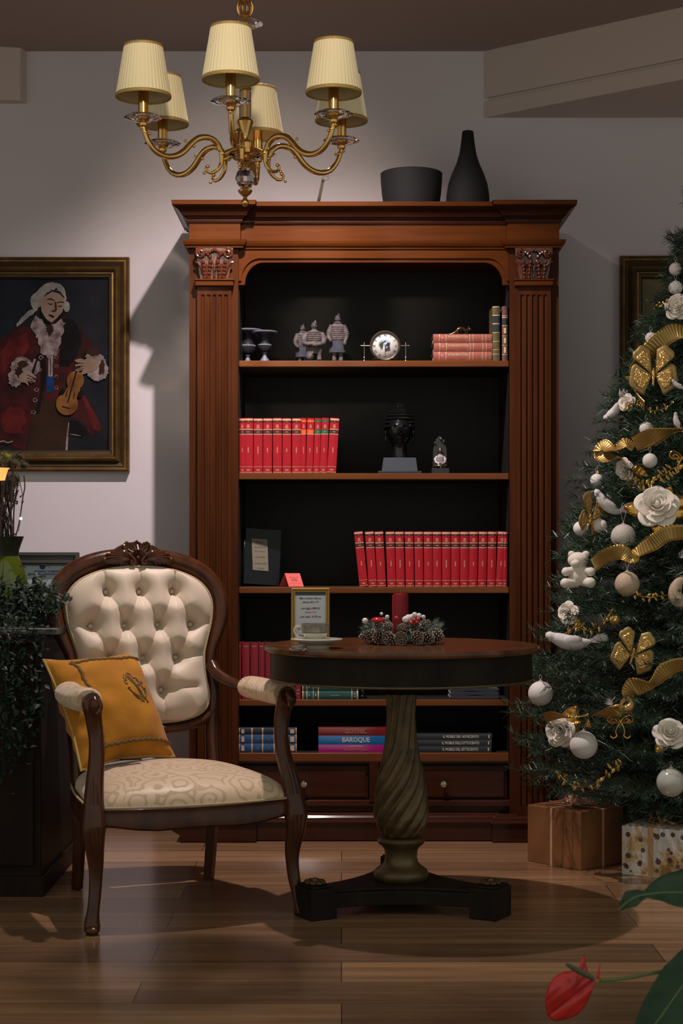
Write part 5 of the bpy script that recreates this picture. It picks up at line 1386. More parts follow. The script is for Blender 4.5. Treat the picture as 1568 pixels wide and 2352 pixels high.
# candle and wreath
M['wax'] = mat('dark_red_wax', (0.20, 0.004, 0.009), 0.4, spec=0.25)
M['cone'] = mat('pine_cone_scale', (0.12, 0.055, 0.028), 0.6, var=(0.05, 0.022, 0.012), scale=90)
M['conetip'] = mat('frosted_tip', (0.62, 0.53, 0.45), 0.6)
M['needle_f'] = mat('frosted_pine_needle', (0.045, 0.10, 0.06), 0.5)
M['needle_t'] = mat('snowy_needle', (0.40, 0.42, 0.38), 0.6)
M['berryred'] = mat('glossy_red_berry', (0.55, 0.006, 0.012), 0.12, coat=1.0)
M['berrywhite'] = mat('frosted_white_berry', (0.72, 0.66, 0.62), 0.7, bump=0.8, bscale=300)
WX, WY = W(925, 0, 4.93).x, 4.93
t = thing('pillar_candle', 'dark red pillar candle standing in the middle of the pine cone wreath', 'candle', (W(919, 0, WY).x, WY, TZ))
cr = 18.6 * WY / F_PX; chh = W(0, 1363, WY).z - TZ
MB().lathe([(0, 0), (cr, 0), (cr, chh - .006), (cr - .003, chh - .001), (cr - .007, chh), (0, chh - .002)], 40).build('wax_body', 'wax', t)
MB().tube(spline([(0, 0, chh - .003), (.0005, 0, chh + .004), (.002, 0, chh + .010)], 3), .0008, 5).build('wick', 'note', t)
wr = thing('advent_wreath', 'wreath of frosted pine cones, berries and needles around the candle on the table', 'wreath', (WX, WY, TZ))
def cone_mesh(L_, Rm, seed):
    rnd = random.Random(seed); b = MB()
    b.lathe([(0, 0), (Rm * .45, L_ * .1), (Rm * .5, L_ * .4), (Rm * .2, L_ * .85), (0, L_)], 10, mi=0)
    n = 46
    for i in range(n):
        t_ = i / n; z = L_ * (.04 + .92 * t_); rr = Rm * (math.sin(min(1, t_ * 1.5 + .30) * PI * .5) * (1 - t_ ** 2.2) + .10)
        a = i * 2.39996; w_ = Rm * .34 * (1 - .5 * t_)
        ca, sa = math.cos(a), math.sin(a); up = .30 + .5 * t_
        p0 = Vector((ca * rr * .35, sa * rr * .35, z)); p1 = Vector((ca * rr, sa * rr, z + L_ * .10 * up)); sd = Vector((-sa, ca, 0))
        m_ = (p0 + p1) / 2
        th = Vector((0, 0, L_ * .035))
        vts = [p0 - sd * w_ * .3, m_ - sd * w_ * .8, p1 - sd * w_ * .55, p1 + sd * w_ * .55, m_ + sd * w_ * .8, p0 + sd * w_ * .3]
        vts = [q for q in vts] + [q + th for q in vts]
        b.add(vts, [(0, 1, 4, 5), (1, 2, 3, 4), (6, 11, 10, 7), (7, 10, 9, 8), (0, 6, 7, 1), (1, 7, 8, 2), (3, 9, 10, 4), (4, 10, 11, 5)], False, 0)
        tip = [p1 - sd * w_ * .58 - th * .3, p1 + sd * w_ * .58 - th * .3, p1 + sd * w_ * .58 + th * 1.2, p1 - sd * w_ * .58 + th * 1.2]
        o = Vector((ca, sa, .2)) * L_ * .030
        tv = tip + [q + o for q in tip]
        b.add(tv, [(4, 5, 6, 7), (0, 1, 5, 4), (1, 2, 6, 5), (2, 3, 7, 6), (3, 0, 4, 7)], False, 1)
    return b
protos = []
rw = random.Random(4)
cones = []
for i in range(16):
    a = 2 * PI * i / 16 + rw.uniform(-.1, .1); cones.append((a, .103 + rw.uniform(-.006, .006), .020 + rw.uniform(-.002, .004), rw.uniform(-.25, .35), 1.0))
for i in range(10):
    a = 2 * PI * (i + .5) / 10 + rw.uniform(-.15, .15); cones.append((a, .078 + rw.uniform(-.006, .006), .042 + rw.uniform(-.004, .006), rw.uniform(.5, 1.1), .85))
shared = [None] * 3
for i, (a, rr, z, el, s_) in enumerate(cones):
    d = Vector((math.cos(a) * math.cos(el), math.sin(a) * math.cos(el), math.sin(el)))
    k_ = i % 3
    if shared[k_] is None:
        o = cone_mesh(.034, .0195, k_).build('pine_cone', ['cone', 'conetip'], wr); shared[k_] = o
    else:
        o = shared[k_].copy(); C.objects.link(o); o.parent = wr
    o.location = (math.cos(a) * (rr - .014), math.sin(a) * (rr - .014), z)
    o.rotation_euler = d.to_track_quat('Z', 'Y').to_euler(); o.scale = (s_, s_, s_)
b = MB()
b.tube([(.085 * math.cos(q), .085 * math.sin(q), .018) for q in [2 * PI * j / 40 for j in range(40)]], .013, 8, closed=True, mi=0)
for i in range(46):
    a = rw.uniform(0, 2 * PI); rr = rw.uniform(.07, .112); base = Vector((rr * math.cos(a), rr * math.sin(a), rw.uniform(.028, .050)))
    ax = Vector((math.cos(a) * rw.uniform(.3, 1), math.sin(a) * rw.uniform(.3, 1), rw.uniform(.1, .9))).normalized()
    for j in range(26):
        d = (ax + Vector((rw.uniform(-1, 1), rw.uniform(-1, 1), rw.uniform(-1, 1))) * .55).normalized() * rw.uniform(.016, .027)
        p = base + ax * .020 * j / 26; sd = d.cross(Vector((rw.uniform(-1, 1), rw.uniform(-1, 1), 1))).normalized() * .0006
        mi = 1 if j % 3 == 0 else 0
        b.add([p - sd, p + sd, p + d], [(0, 1, 2)], False, mi)
b.build('needle_foliage', ['needle_f', 'needle_t'], wr, fix=False, kind='stuff')
def wpos(px, py, D): return W(px, py, D) - Vector((WX, WY, TZ))
for px_, py_, D, rr in ((938, 1420, 4.86, 9), (946, 1418, 4.88, 8), (931, 1423, 4.85, 8), (952, 1412, 4.86, 6.2), (962, 1414, 4.86, 6), (889, 1417, 4.9, 5), (876, 1410, 4.95, 4), (838, 1426, 4.88, 7), (972, 1417, 4.88, 5)):
    MB().ball(wpos(px_, py_, D), rr * D / F_PX, 12).build('white_berry', 'berrywhite', wr)
MB().ball(wpos(867, 1424, 4.85), (.019, .016, .0085), 20, T=None).build('red_apple', 'berryred', wr)
for px_, py_ in ((951, 1424), (957, 1429), (944, 1430), (960, 1422), (910, 1419)):
    MB().ball(wpos(px_, py_, 4.845), .0058, 10).build('red_berry', 'berryred', wr)

# ------------------------------------------------------------------ cabinet, vase and plants at the left
cx0, cx1, cy0, cy1 = -1.62, -.872, 5.00, 5.82
t = thing('sideboard', 'dark wooden side cabinet at the left edge behind the armchair, under the ivy', 'cabinet', ((cx0 + cx1) / 2, cy0, 0))
hx = (cx1 - cx0) / 2; cd = cy1 - cy0
MB().box(-hx + .015, hx - .015, .015, cd, .05, .745).box(-hx + .005, hx - .005, .005, cd, 0, .06).build('carcass', 'cabinet', t, bevel=.003)
MB().box(-hx, hx, 0, cd, .745, .772).build('cabinet_top', 'cabinet', t, bevel=.006)
for s in (-1, 1):
    d_ = MB().box(min(0, s * (hx - .03)) + .005, max(0, s * (hx - .03)) - .005, .003, .016, .09, .56).build('door', 'cabinet', t, bevel=.004)
    MB().ball((s * .03, -.006, .36), .010, 10).build('knob', 'silver', d_)
    d_ = MB().box(min(0, s * (hx - .03)) + .005, max(0, s * (hx - .03)) - .005, .003, .016, .58, .73).build('drawer', 'cabinet', t, bevel=.004)
    MB().ball((s * .17, -.006, .655), .010, 10).build('knob', 'silver', d_)
CT = .772
M['greenglass'] = mat('olive_green_glass', (0.13, 0.18, 0.008), 0.06, trans=0.6, ior=1.3, coat=1.0)
M['vaseneck'] = mat('black_vase_neck', (0.02, 0.022, 0.012), 0.25)
kv = 5.30 / F_PX
vx = W(14, 0, 5.30).x
t = thing('green_vase', 'olive green glass vase with flared black neck holding dried stems at the left edge', 'vase', (vx, 5.30, CT))
zb = lambda py: W(0, py, 5.30).z - CT
b = MB().lathe([(0, 0), (.050, 0), (.070, .02), (52 * kv, zb(1375)), (48.5 * kv, zb(1335)), (42 * kv, zb(1310)), (33 * kv, zb(1288)), (27 * kv, zb(1276)), (25 * kv, zb(1276)), (30 * kv, zb(1292)), (38 * kv, zb(1312)), (45 * kv, zb(1340)), (48 * kv, zb(1375)), (.062, .02), (0, .012)], 48)
b.build('vase_body', 'greenglass', t)
b = MB().lathe([(27.5 * kv, zb(1278)), (30 * kv, zb(1262)), (41 * kv, zb(1232)), (39 * kv, zb(1232)), (28 * kv, zb(1262)), (25 * kv, zb(1278))], 48)
b.build('vase_neck', 'vaseneck', t)
M['stem'] = mat('dry_brown_stem', (0.035, 0.018, 0.011), 0.8)
M['dryhead'] = mat('dark_dried_flower', (0.05, 0.038, 0.014), 0.9)
M['yellowhead'] = mat('yellow_green_thistle', (0.16, 0.15, 0.02), 0.9)
t = thing('dried_bouquet', 'bouquet of dried stems with thistle heads standing in the green vase', 'plant', (vx, 5.30, CT + .10))
rb_ = random.Random(9)
def q_(px, py, D=5.30): return W(px, py, D) - Vector((vx, 5.30, CT + .10))
base = Vector((0, 0, 0))
for i in range(26):
    x0_ = rb_.uniform(-18, 18); xt = rb_.uniform(-25, 45); yt = rb_.uniform(1060, 1130); Dd = 5.30 + rb_.uniform(-.04, .04)
    pts = spline([(x0_ * .0006, (Dd - 5.30) * .3, .02), q_(14 + x0_, 1232, Dd), q_(lerp(14 + x0_, xt, .5) + rb_.uniform(-5, 5), lerp(1232, yt, .5), Dd), q_(xt, yt, Dd)], 5)
    b = MB().tube(pts, [rb_.uniform(.0016, .0030)] * len(pts), 5)
    for j in range(5):
        p = pts[rb_.randrange(5, len(pts))]; d = Vector((rb_.uniform(-1, 1), rb_.uniform(-1, 1), rb_.uniform(-.2, 1))) * .010
        b.add([p, p + d + Vector((.003, 0, 0)), p + d * 1.8, p + d - Vector((.003, 0, 0))], [(0, 1, 2, 3)])
    b.build('stem', 'stem', t, fix=False)
for (px_, py_, rr, mk, D) in ((15, 1050, .024, 'yellowhead', 5.40), (44, 1047, .018, 'dryhead', 5.44), (30, 1063, .028, 'dryhead', 5.30), (55, 1068, .020, 'dryhead', 5.43), (10, 1120, .045, 'dryhead', 5.46), (28, 1105, .034, 'dryhead', 5.44), (-10, 1060, .04, 'dryhead', 5.30), (22, 1140, .028, 'dryhead', 5.45)):
    b = MB(); c = q_(px_, py_, D); b.ball(c, rr * .55, 10)
    for j in range(260):
        d = Vector((rb_.gauss(0, 1), rb_.gauss(0, 1), rb_.gauss(0, 1))).normalized(); L_ = rr * rb_.uniform(.7, 1.15)
        sd = d.orthogonal().normalized() * .0011
        b.add([c + d * rr * .3 - sd, c + d * rr * .3 + sd, c + d * L_], [(0, 1, 2)])
    b.build('flower_head', mk, t, fix=False)
pts = spline([q_(36, 1232), q_(44, 1200), q_(53, 1140), q_(57, 1118), q_(55, 1092)], 6)
tg_ = MB().tube(pts, .0020, 6); tg_.tube(spline([q_(53, 1142), q_(47, 1115), q_(42, 1090)], 4), .0012, 5)
for (px_, py_, s_) in ((46, 1142, 1), (40, 1153, -1), (50, 1155, 1), (37, 1158, 1)):
    c = q_(px_, py_); b2 = tg_.tube([c, c + Vector((.006 * s_, 0, .006))], [.004, .001], 6)
tg_.build('twig', 'stem', t)
# fairy light on the twig
M['led'] = mat('glowing_cool_led', (0.5, 0.8, 1.0), 0.5, emit=((0.55, 0.85, 1.0), 14.0))
fp_ = W(48, 1191, 5.285)
t = thing('fairy_light', 'tiny glowing cool white fairy light on the twig above the vase neck', 'light', fp_)
MB().ball((0, 0, 0), .0042, 10).build('bulb', 'led', t); MB().tube([(0, 0, -.004), (-.004, .006, -.016), (-.010, .012, -.04)], .0008, 5).build('wire', 'stem', t)
# glowing amber lamp shade
M['ambershade'] = mat('glowing_amber_glass', (1.0, 0.55, 0.2), 0.5, emit=((1.0, 0.36, 0.08), 1.25))
lp = W(-6, 1088, 5.20)
t = thing('candle_lamp', 'small lamp with glowing amber flared glass shade cut by the left edge', 'lamp', (lp.x, 5.20, CT))
zz = lp.z - CT; kl = 5.20 / F_PX
MB().lathe([(.040, 0), (.042, .006), (.010, .014), (.005, .03), (.005, zz - 20 * kl), (.012, zz - 17 * kl)], 24).build('lamp_stand', 'bronze', t)
b = MB().lathe([(17 * kl, zz - 15 * kl), (24 * kl, zz + 9 * kl), (28 * kl, zz + 13 * kl), (26.5 * kl, zz + 13 * kl), (22.5 * kl, zz + 9 * kl), (15.5 * kl, zz - 15 * kl)], 32); b.build('glass_shade', 'ambershade', t)
# framed certificate leaning behind
t = thing('framed_certificate', 'dark framed certificate with blue letters standing behind the green vase', 'frame', (W(75, 0, 5.455).x, 5.455, CT), rot=(math.radians(-4), 0, 0))
fz = W(0, 1269, 5.455).z - CT; fx1 = (181 - 75) * 5.455 / F_PX
M['greyframe'] = mat('dark_grey_brown_frame', (0.075, 0.062, 0.055), 0.45)
b = MB()
for a0, a1, o in ((0, .010, -.022), (.010, .018, -.012), (.018, .034, -.018), (.034, .040, -.010)):
    x1_, x0_, z1_, z0_ = fx1 - a0, -fx1 + a0, fz - a0, a0; x1i, x0i, z1i, z0i = fx1 - a1, -fx1 + a1, fz - a1, a1
    b.box(x0_, x1_, o, 0, z1i, z1_); b.box(x0_, x1_, o, 0, z0_, z0i); b.box(x0_, x0i, o, 0, z0i, z1i); b.box(x1i, x1_, o, 0, z0i, z1i)
b.build('frame_moulding', 'greyframe', t, bevel=.001)
b = MB().box(-fx1 + .035, fx1 - .035, -.004, 0, .035, fz - .035, mi=0)
M['certpaper'] = mat('pale_blue_paper', (0.48, 0.54, 0.58), 0.7)
b.text('GUVERNUL ROMÂNIEI', .0085, (.0445, -.0045, fz - .0610), (1, 0, 0), (0, 0, 1), mi=1, squash=1.0, bold=.02)
b.text('MINISTERUL FINANȚELOR', .0085, (.0345, -.0045, fz - .0700), (1, 0, 0), (0, 0, 1), mi=1, squash=1.0, bold=.02)
b.text('AUTORIZAȚIE', .006, (.030, -.0045, fz - .090), (1, 0, 0), (0, 0, 1), mi=1)
b.lathe([(0, 0), (.010, 0), (.010, .001), (0, .001)], 20, T=Matrix.Translation((.030, -.0042, fz - .044)) @ Matrix.Rotation(PI / 2, 4, 'X'), mi=1)
b.build('certificate', ['certpaper', 'blueink'], t, fix=False)
bx_ = W(86, 0, 5.38)
t = thing('black_phone', 'black cordless handset standing upright between vase and chair back', 'phone', (bx_.x, 5.38, CT + .0))
zt = W(0, 1324, 5.38).z - CT
MB().prism([(-.017, .05), (.017, .05), (.0150, zt - .006), (.010, zt), (-.010, zt), (-.0150, zt - .006)], 'y', -.012, .012).build('handset', 'blackgloss', t, bevel=.003)
MB().box(-.028, .028, -.03, .03, 0, .052).build('cradle', 'blackgloss', t, bevel=.006)
# papers and boxes on the cabinet
for i, (px_, D, w_, dd, h_, z, col, lab) in enumerate([(40, 5.04, .20, .14, .014, CT, 'blackbook', 'black flat box lying on the cabinet top under the ivy'), (50, 5.045, .15, .10, .006, CT + .0145, 'greyprint', 'thin grey booklet lying on the black box'), (98, 5.03, .085, .11, .022, CT, 'blackbook', 'black box with silver edge at the cabinet corner beside the chair')]):
    x_ = W(px_, 0, D).x
    t = thing('flat_box' if i != 1 else 'booklet', lab, 'box' if i != 1 else 'booklet', (x_, D, z), rz=(.1, .25, -.1)[i])
    MB().box(-w_ / 2, w_ / 2, 0, dd, 0, h_).build('body', col, t, bevel=.001)
    MB().box(-w_ / 2 - .0005, w_ / 2 + .0005, -.0006, .001, h_ * .75, h_ * .9).build('edge_strip', 'silver', t)
# ivy
M['leaf'] = mat('dark_green_ivy_leaf', (0.012, 0.028, 0.014), 0.5, spec=0.2, var=(0.007, 0.015, 0.008), scale=30)
M['leaf2'] = mat('grey_green_ivy_leaf', (0.026, 0.042, 0.026), 0.5, spec=0.25)
def leaf(b, p, d, up, L_, wd, mi=0, curl=.2):
    d = d.normalized(); sd = d.cross(up)
    if sd.length < 1e-4: sd = d.orthogonal()
    sd.normalize(); nn = sd.cross(d)
    row = [(0, .02), (.22, .62), (.48, .95), (.75, .6), (1.0, .02)]
    v = []
    for t_, w_ in row:
        c = p + d * L_ * t_ - nn * curl * L_ * t_ * t_
        v += [c - sd * wd * w_ / 2 + nn * wd * .12 * w_, c, c + sd * wd * w_ / 2 + nn * wd * .12 * w_]
    f = []
    for i in range(4): f += [(i * 3, i * 3 + 1, i * 3 + 4, i * 3 + 3), (i * 3 + 1, i * 3 + 2, i * 3 + 5, i * 3 + 4)]
    b.add(v, f, True, mi)
ri = random.Random(21)
def vine(root_px, pts_px, D, n, L_, lab=None, parent=None, org=None, spread=.03):
    pts = spline([W(x, y, D + dd) - org for x, y, dd in pts_px], 8)
    MB().tube(pts, .0014, 5).build('vine_stem', 'stem', parent)
    b = MB()
    for i in range(n):
        p = pts[ri.randrange(len(pts))] + Vector((ri.gauss(0, 1), ri.gauss(0, 1), ri.gauss(0, 1))) * spread
        d = Vector((ri.uniform(-1, 1), ri.uniform(-1.2, .3), ri.uniform(-1, .5)))
        leaf(b, p, d, Vector((ri.uniform(-.4, .4), -.5, 1)), L_ * ri.uniform(.6, 1.2), L_ * ri.uniform(.3, .55), 1 if ri.random() < .18 else 0)
    b.build('foliage', ['leaf', 'leaf2'], parent, fix=False, kind='stuff')
ip = Vector((W(48, 0, 5.14).x, 5.14, CT))
iv = thing('ivy_plant', 'dark leafy ivy spilling over the cabinet in front of the green vase', 'plant', ip)
MB().lathe([(0, 0), (.045, 0), (.055, .07), (.052, .07), (.042, .01), (0, .01)], 24, c=(-.05, .04, .028)).build('pot', 'vaseneck', iv)
vine(None, [(-10, 1400, .0), (30, 1365, 0), (75, 1352, -.02), (110, 1372, -.04), (122, 1395, -.05)], 5.12, 260, .030, parent=iv, org=ip, spread=.026)
vine(None, [(-20, 1370, 0), (20, 1380, 0), (60, 1385, -.03), (90, 1400, -.05)], 5.10, 260, .030, parent=iv, org=ip, spread=.026)
vine(None, [(0, 1400, -.08), (30, 1440, -.10), (20, 1500, -.11), (40, 1560, -.11)], 5.07, 170, .028, parent=iv, org=ip, spread=.03)
vine(None, [(60, 1420, -.07), (85, 1455, -.10), (100, 1490, -.10)], 5.07, 40, .026, parent=iv, org=ip, spread=.018)
vine(None, [(0, 1480, -.12), (15, 1600, -.13), (5, 1700, -.13), (10, 1780, -.13)], 5.07, 210, .028, parent=iv, org=ip, spread=.03)
vine(None, [(50, 1540, -.11), (85, 1575, -.12), (60, 1640, -.12), (45, 1700, -.12)], 5.07, 130, .028, parent=iv, org=ip, spread=.024)
vine(None, [(95, 1372, -.05), (115, 1365, -.13), (132, 1372, -.18)], 5.08, 46, .024, parent=iv, org=ip, spread=.012)
# ------------------------------------------------------------------ christmas tree
TX, TY = 1.20, 5.62
rtab = [(.20, .55), (.30, .60), (.50, .58), (.70, .535), (1.04, .455), (1.40, .335), (1.70, .205), (1.90, .125), (2.05, .078), (2.18, .035), (2.30, .0)]
def trad(z): return interp(rtab, z)
M['needle'] = mat('dark_green_needle', (0.020, 0.050, 0.026), 0.38, spec=0.6)
M['needle2'] = mat('mid_green_needle', (0.045, 0.095, 0.042), 0.35, spec=0.7)
M['bark'] = mat('brown_bark', (0.04, 0.025, 0.015), 0.9)
tr = thing('christmas_tree', 'tall dark green christmas tree at the right edge hung with white and gold ornaments', 'tree', (TX, TY, 0))
MB().tube([(0, 0, .05), (0, 0, 1.2), (0, 0, 2.3)], [.028, .02, .006], 10).build('trunk', 'bark', tr)
b = MB()
for i in range(4):
    a = i * PI / 2 + .4; b.tube([(0, 0, .09), (.12 * math.cos(a), .12 * math.sin(a), .05), (.24 * math.cos(a), .24 * math.sin(a), .008)], [.012, .010, .008], 8)
b.build('stand', 'bark', tr)
rt = random.Random(11)
V = []; Fc = []; MI = []
bw = MB()
def needles(p0, p1, n, L_, w_):
    ax = (p1 - p0); axn = ax.normalized(); o1 = axn.orthogonal().normalized(); o2 = axn.cross(o1)
    for i in range(n):
        t_ = rt.random(); a = rt.uniform(0, 2 * PI); c = p0 + ax * t_
        rad = o1 * math.cos(a) + o2 * math.sin(a)
        d = (axn * rt.uniform(.55, 1.1) + rad).normalized() * L_ * rt.uniform(.7, 1.1)
        sd = d.cross(rad).normalized() * w_ if rt.random() < .5 else d.cross(Vector((0, 1, 0))).normalized() * w_
        k = len(V); V.extend([c - sd, c + sd, c + d + sd * .3, c + d - sd * .3]); Fc.append((k, k + 1, k + 2, k + 3)); MI.append(1 if rt.random() < .22 else 0)
nb_ = 660
for i in range(nb_):
    z = None
    while z is None:
        zz = rt.uniform(.24, 2.22) if i < 590 else rt.uniform(.10, .26)
        if rt.random() < (trad(zz) + .06) / .62: z = zz
    R0 = trad(z)
    a = rt.uniform(0, 2 * PI)
    # the camera sees the front and left; the hidden back right gets fewer branches
    core = i >= 440
    if not core and math.cos(a - math.radians(20)) > .3 and rt.random() < .7: a += PI
    full = rt.random() < .66 and not core
    R1 = R0 * (rt.uniform(.93, 1.06) if full else (rt.uniform(.25, .6) if core and i < 590 else rt.uniform(.3, .62) if core else rt.uniform(.5, .85)))
    dr_ = -.10 * R0
    dx, dy = math.cos(a), math.sin(a)
    p0 = Vector((dx * .03, dy * .03, z - dr_ * 1.6 - .02)); p1 = Vector((dx * R1 * .6, dy * R1 * .6, z - .0 + dr_ * .1 - .01)); p2 = Vector((dx * R1, dy * R1, z + .02))
    bw.tube([p0, p1, p2], [.005, .0035, .0015], 4, cap=False)
    needles(p1 * .3 + p0 * .7, p1, 40, .034, .0010)
    needles(p1, p2, 70, .036, .0011)
    sdv = Vector((-dy, dx, 0))
    for j in range(5):
        t_ = .25 + .15 * j; q0 = p1 + (p2 - p1) * t_ if t_ < 1 else p2
        if j == 4: q0 = p2 * .97
        s_ = 1 if j % 2 else -1
        q1 = q0 + (Vector((dx, dy, rt.uniform(-.15, .35))) * .7 + sdv * s_ * rt.uniform(.4, .9)).normalized() * rt.uniform(.05, .095) * (.6 + .6 * min(1, R0 / .4))
        bw.tube([q0, q1], [.0016, .0008], 3, cap=False)
        needles(q0, q1, 38, .032, .0011)
bw.build('branch', 'bark', tr, fix=False, kind='stuff')
me = bpy.data.meshes.new('needle_foliage'); me.from_pydata([tuple(v) for v in V], [], Fc)
me.materials.append(M['needle']); me.materials.append(M['needle2']); me.polygons.foreach_set('material_index', MI); me.update()
o = bpy.data.objects.new('needle_foliage', me); C.objects.link(o); o.parent = tr; o['kind'] = 'stuff'

def place(px, py, off=.0):
    D = 4.8
    while D < 6.0:
        p = W(px, py, D)
        if math.hypot(p.x - TX, p.y - TY) <= trad(p.z) + off: return p
        D += .004
    return W(px, py, TY - .03)
def K(p): return p.y / F_PX           # metres per photo pixel at p

M['whiteball'] = mat('frosted_white_bauble', (0.76, 0.70, 0.65), 0.75, sheen=0.2, bump=0.25, bscale=200)
M['beadball'] = mat('beaded_cream_bauble', (0.60, 0.53, 0.45), 0.7, bump=1.0, bscale=260)
M['tanball'] = mat('threaded_tan_bauble', (0.56, 0.41, 0.28), 0.55, bump=0.7, bscale=80, stretch=(1, 1, 12))
M['pearlball'] = mat('pearly_glass_bauble', (0.46, 0.46, 0.38), 0.2, coat=0.6, var=(0.58, 0.58, 0.52), scale=7)
M['silverthread'] = mat('pale_thread', (0.5, 0.45, 0.38), 0.5)
def bauble(px, py, r, m, label, loop=None, off=.02):
    p = place(px, py, off); k = K(p); rr = r * k
    t = thing('bauble', label, 'bauble', p)
    sh = MB().ball((0, 0, 0), rr, 32)
    if m == 'beadball':
        for i in range(520):
            z = 1 - 2 * (i + .5) / 520; a = i * 2.39996; q = math.sqrt(1 - z * z)
            if z > -.25 or i % 3 == 0: sh.ball((q * math.cos(a) * rr, q * math.sin(a) * rr, z * rr), .0013, 5)
    sh.build('shell', m, t)
    MB().lathe([(rr * .16, rr * .97), (rr * .15, rr * 1.06), (rr * .05, rr * 1.10), (rr * .05, rr * 1.2)], 12).build('cap', 'silverthread', t)
    h = (loop or 12) * k
    MB().tube(spline([(0, 0, rr * 1.12), (-.003 - h * .08, 0, rr * 1.1 + h * .6), (0, 0, rr * 1.1 + h), (.003 + h * .08, 0, rr * 1.1 + h * .6), (0, 0, rr * 1.12)], 4), .0006, 4).build('hanging_loop', 'silverthread', t)
for a in [(1551, 618, 15, 'whiteball', 'white bauble crossed by needles, topmost on the tree by the painting'),
          (1551, 661, 16, 'whiteball', 'white bauble crossed by needles, just above the highest white rose'),
          (1494, 776, 13, 'whiteball', 'small white bauble peeking out above the big gold ribbon loop'),
          (1484, 984, 16, 'whiteball', 'small white bauble half behind dark gold ribbon below the large butterfly'),
          (1492, 1058, 17, 'whiteball', 'round frosted white bauble hanging free beside the upper gold bow'),
          (1370, 1103, 15, 'whiteball', 'small white bauble at the tree edge, left of the gold leaf twig'),
          (1378, 1208, 16, 'whiteball', 'small white bauble just right of the glittery butterfly at the tree edge'),
          (1333, 1214, 17, 'whiteball', 'white bauble behind the glittery butterfly at the tree edge'),
          (1431, 1232, 28, 'beadball', 'large cream beaded bauble on a long thread', 46),
          (1440, 1341, 28.5, 'tanball', 'large tan thread-wound bauble below the gold ribbon', 38),
          (1241, 1593, 28.5, 'whiteball', 'large white bauble at the far left of the lower tree, beside the tabletop'),
          (1340, 1711, 32, 'whiteball', 'largest white bauble, right of the low white rose'),
          (1540, 1797, 33, 'pearlball', 'pearly glass bauble lowest on the tree, above the patterned gift')]:
    bauble(a[0], a[1], a[2], a[3], a[4], a[5] if len(a) > 5 else None)

M['petal'] = mat('white_silk_petal', (0.86, 0.77, 0.66), 0.65, sheen=0.3, sss=0.1)
M['goldleaf'] = mat('gold_foil_leaf', (0.70, 0.40, 0.09), 0.28, metal=0.9, bump=0.4, bscale=40)
def solid(o, th):
    m = o.modifiers.new('solid', 'SOLIDIFY'); m.thickness = th; m.offset = 0; return o
def rose(px, py, r, label, face=(-.2, -1, .25), leaves=(), seed=0, off=.02):
    p = place(px, py, off); k = K(p); R = r * k
    rr_ = random.Random(seed)
    t = thing('silk_rose', label, 'flower', p, rot=Vector(face).to_track_quat('Z', 'Y').to_euler())
    for ring, (n, rad, hgt, opn) in enumerate([(3, .20, .46, .10), (3, .38, .46, .22), (4, .60, .42, .45), (5, .86, .32, .75), (5, 1.04, .14, 1.0)]):
        b = MB()
        for i in range(n):
            a0 = 2 * PI * i / n + ring * .7 + rr_.uniform(-.1, .1)
            wdt = 2 * PI / n * .72 + .12
            def pet(u, v, a0=a0, wdt=wdt, rad=rad, hgt=hgt, opn=opn, ph=rr_.uniform(0, 6)):
                an = a0 + (u - .5) * wdt * 1.25 * (1 - .0 * v)
                rim = 1 - .22 * (2 * u - 1) ** 2
                rr2 = R * (rad * (.18 + .82 * math.sin(v * PI / 2 * (.75 + .35 * opn / 1.05))) * (rim if v > .5 else 1))
                zz = R * (hgt * v * rim * 1.5 + .0) - R * opn * .16 * v ** 3 + R * .03 * math.sin(u * 9 + ph) * v
                rr2 += R * .06 * v ** 4
                return Vector((rr2 * math.cos(an), rr2 * math.sin(an), zz))
            b.grid(pet, 9, 8)
        solid(b.build('petal_ring', 'petal', t, fix=False), .0012)
    MB().lathe([(R * .13, .0), (R * .16, R * .3), (R * .08, R * .62), (0, R * .66)], 12, fn=lambda r2, a, z: r2 * (1 + .15 * math.sin(a * 3 + z * 200))).build('bud_centre', 'petal', t)
    for (ang, L_) in leaves:
        b = MB(); a = math.radians(ang); d = Vector((math.cos(a), math.sin(a), -.12))
        def lf(u, v, d=d, L_=L_):
            w_ = math.sin(PI * min(1, v * .92 + .08)) ** .8 * L_ * k * .34
            s2 = Vector((-d.y, d.x, 0)).normalized()
            return d * (L_ * k * v + R * .3) + s2 * (2 * u - 1) * w_ + Vector((0, 0, -.004 + .006 * math.cos((2 * u - 1) * 3) + .002 * math.sin(v * 30)))
        b.grid(lf, 7, 14); solid(b.build('gold_leaf', 'goldleaf', t, fix=False), .0008)
rose(1556, 706, 30, 'white silk rose highest on the tree, at the right picture edge', face=(-.5, -1, .2), seed=1)
rose(1508, 1166, 50, 'biggest white silk rose, set on gold foil leaves mid tree', face=(-.15, -1, .45), leaves=((100, 52), (60, 55), (25, 62), (-5, 60), (175, 60), (-80, 60)), seed=2, off=.03)
rose(1436, 1078, 26, 'white silk rose seen from the side, upper left of the tree', face=(-.8, -.6, -.2), leaves=((-60, 46), (-20, 50)), seed=3)
rose(1287, 1682, 34, 'white silk rose low at the left, with a gold leaf rising behind it', face=(-.45, -1, .15), leaves=((62, 62), (30, 44), (-8, 36), (-40, 50)), seed=4)
rose(1538, 1687, 38, 'white silk rose low at the right, beside the picture edge', face=(-.1, -1, .65), leaves=((-130, 40),), seed=5)
rose(1306, 1408, 26, 'fluffy white silk rose under the teddy bear, with frosted needles over it', face=(-.6, -.8, .1), leaves=((-50, 36),), seed=6)
rose(1440, 925, 20, 'small pale rose bud behind the white bird at the upper tree edge', face=(-.6, -1, .2), seed=7)

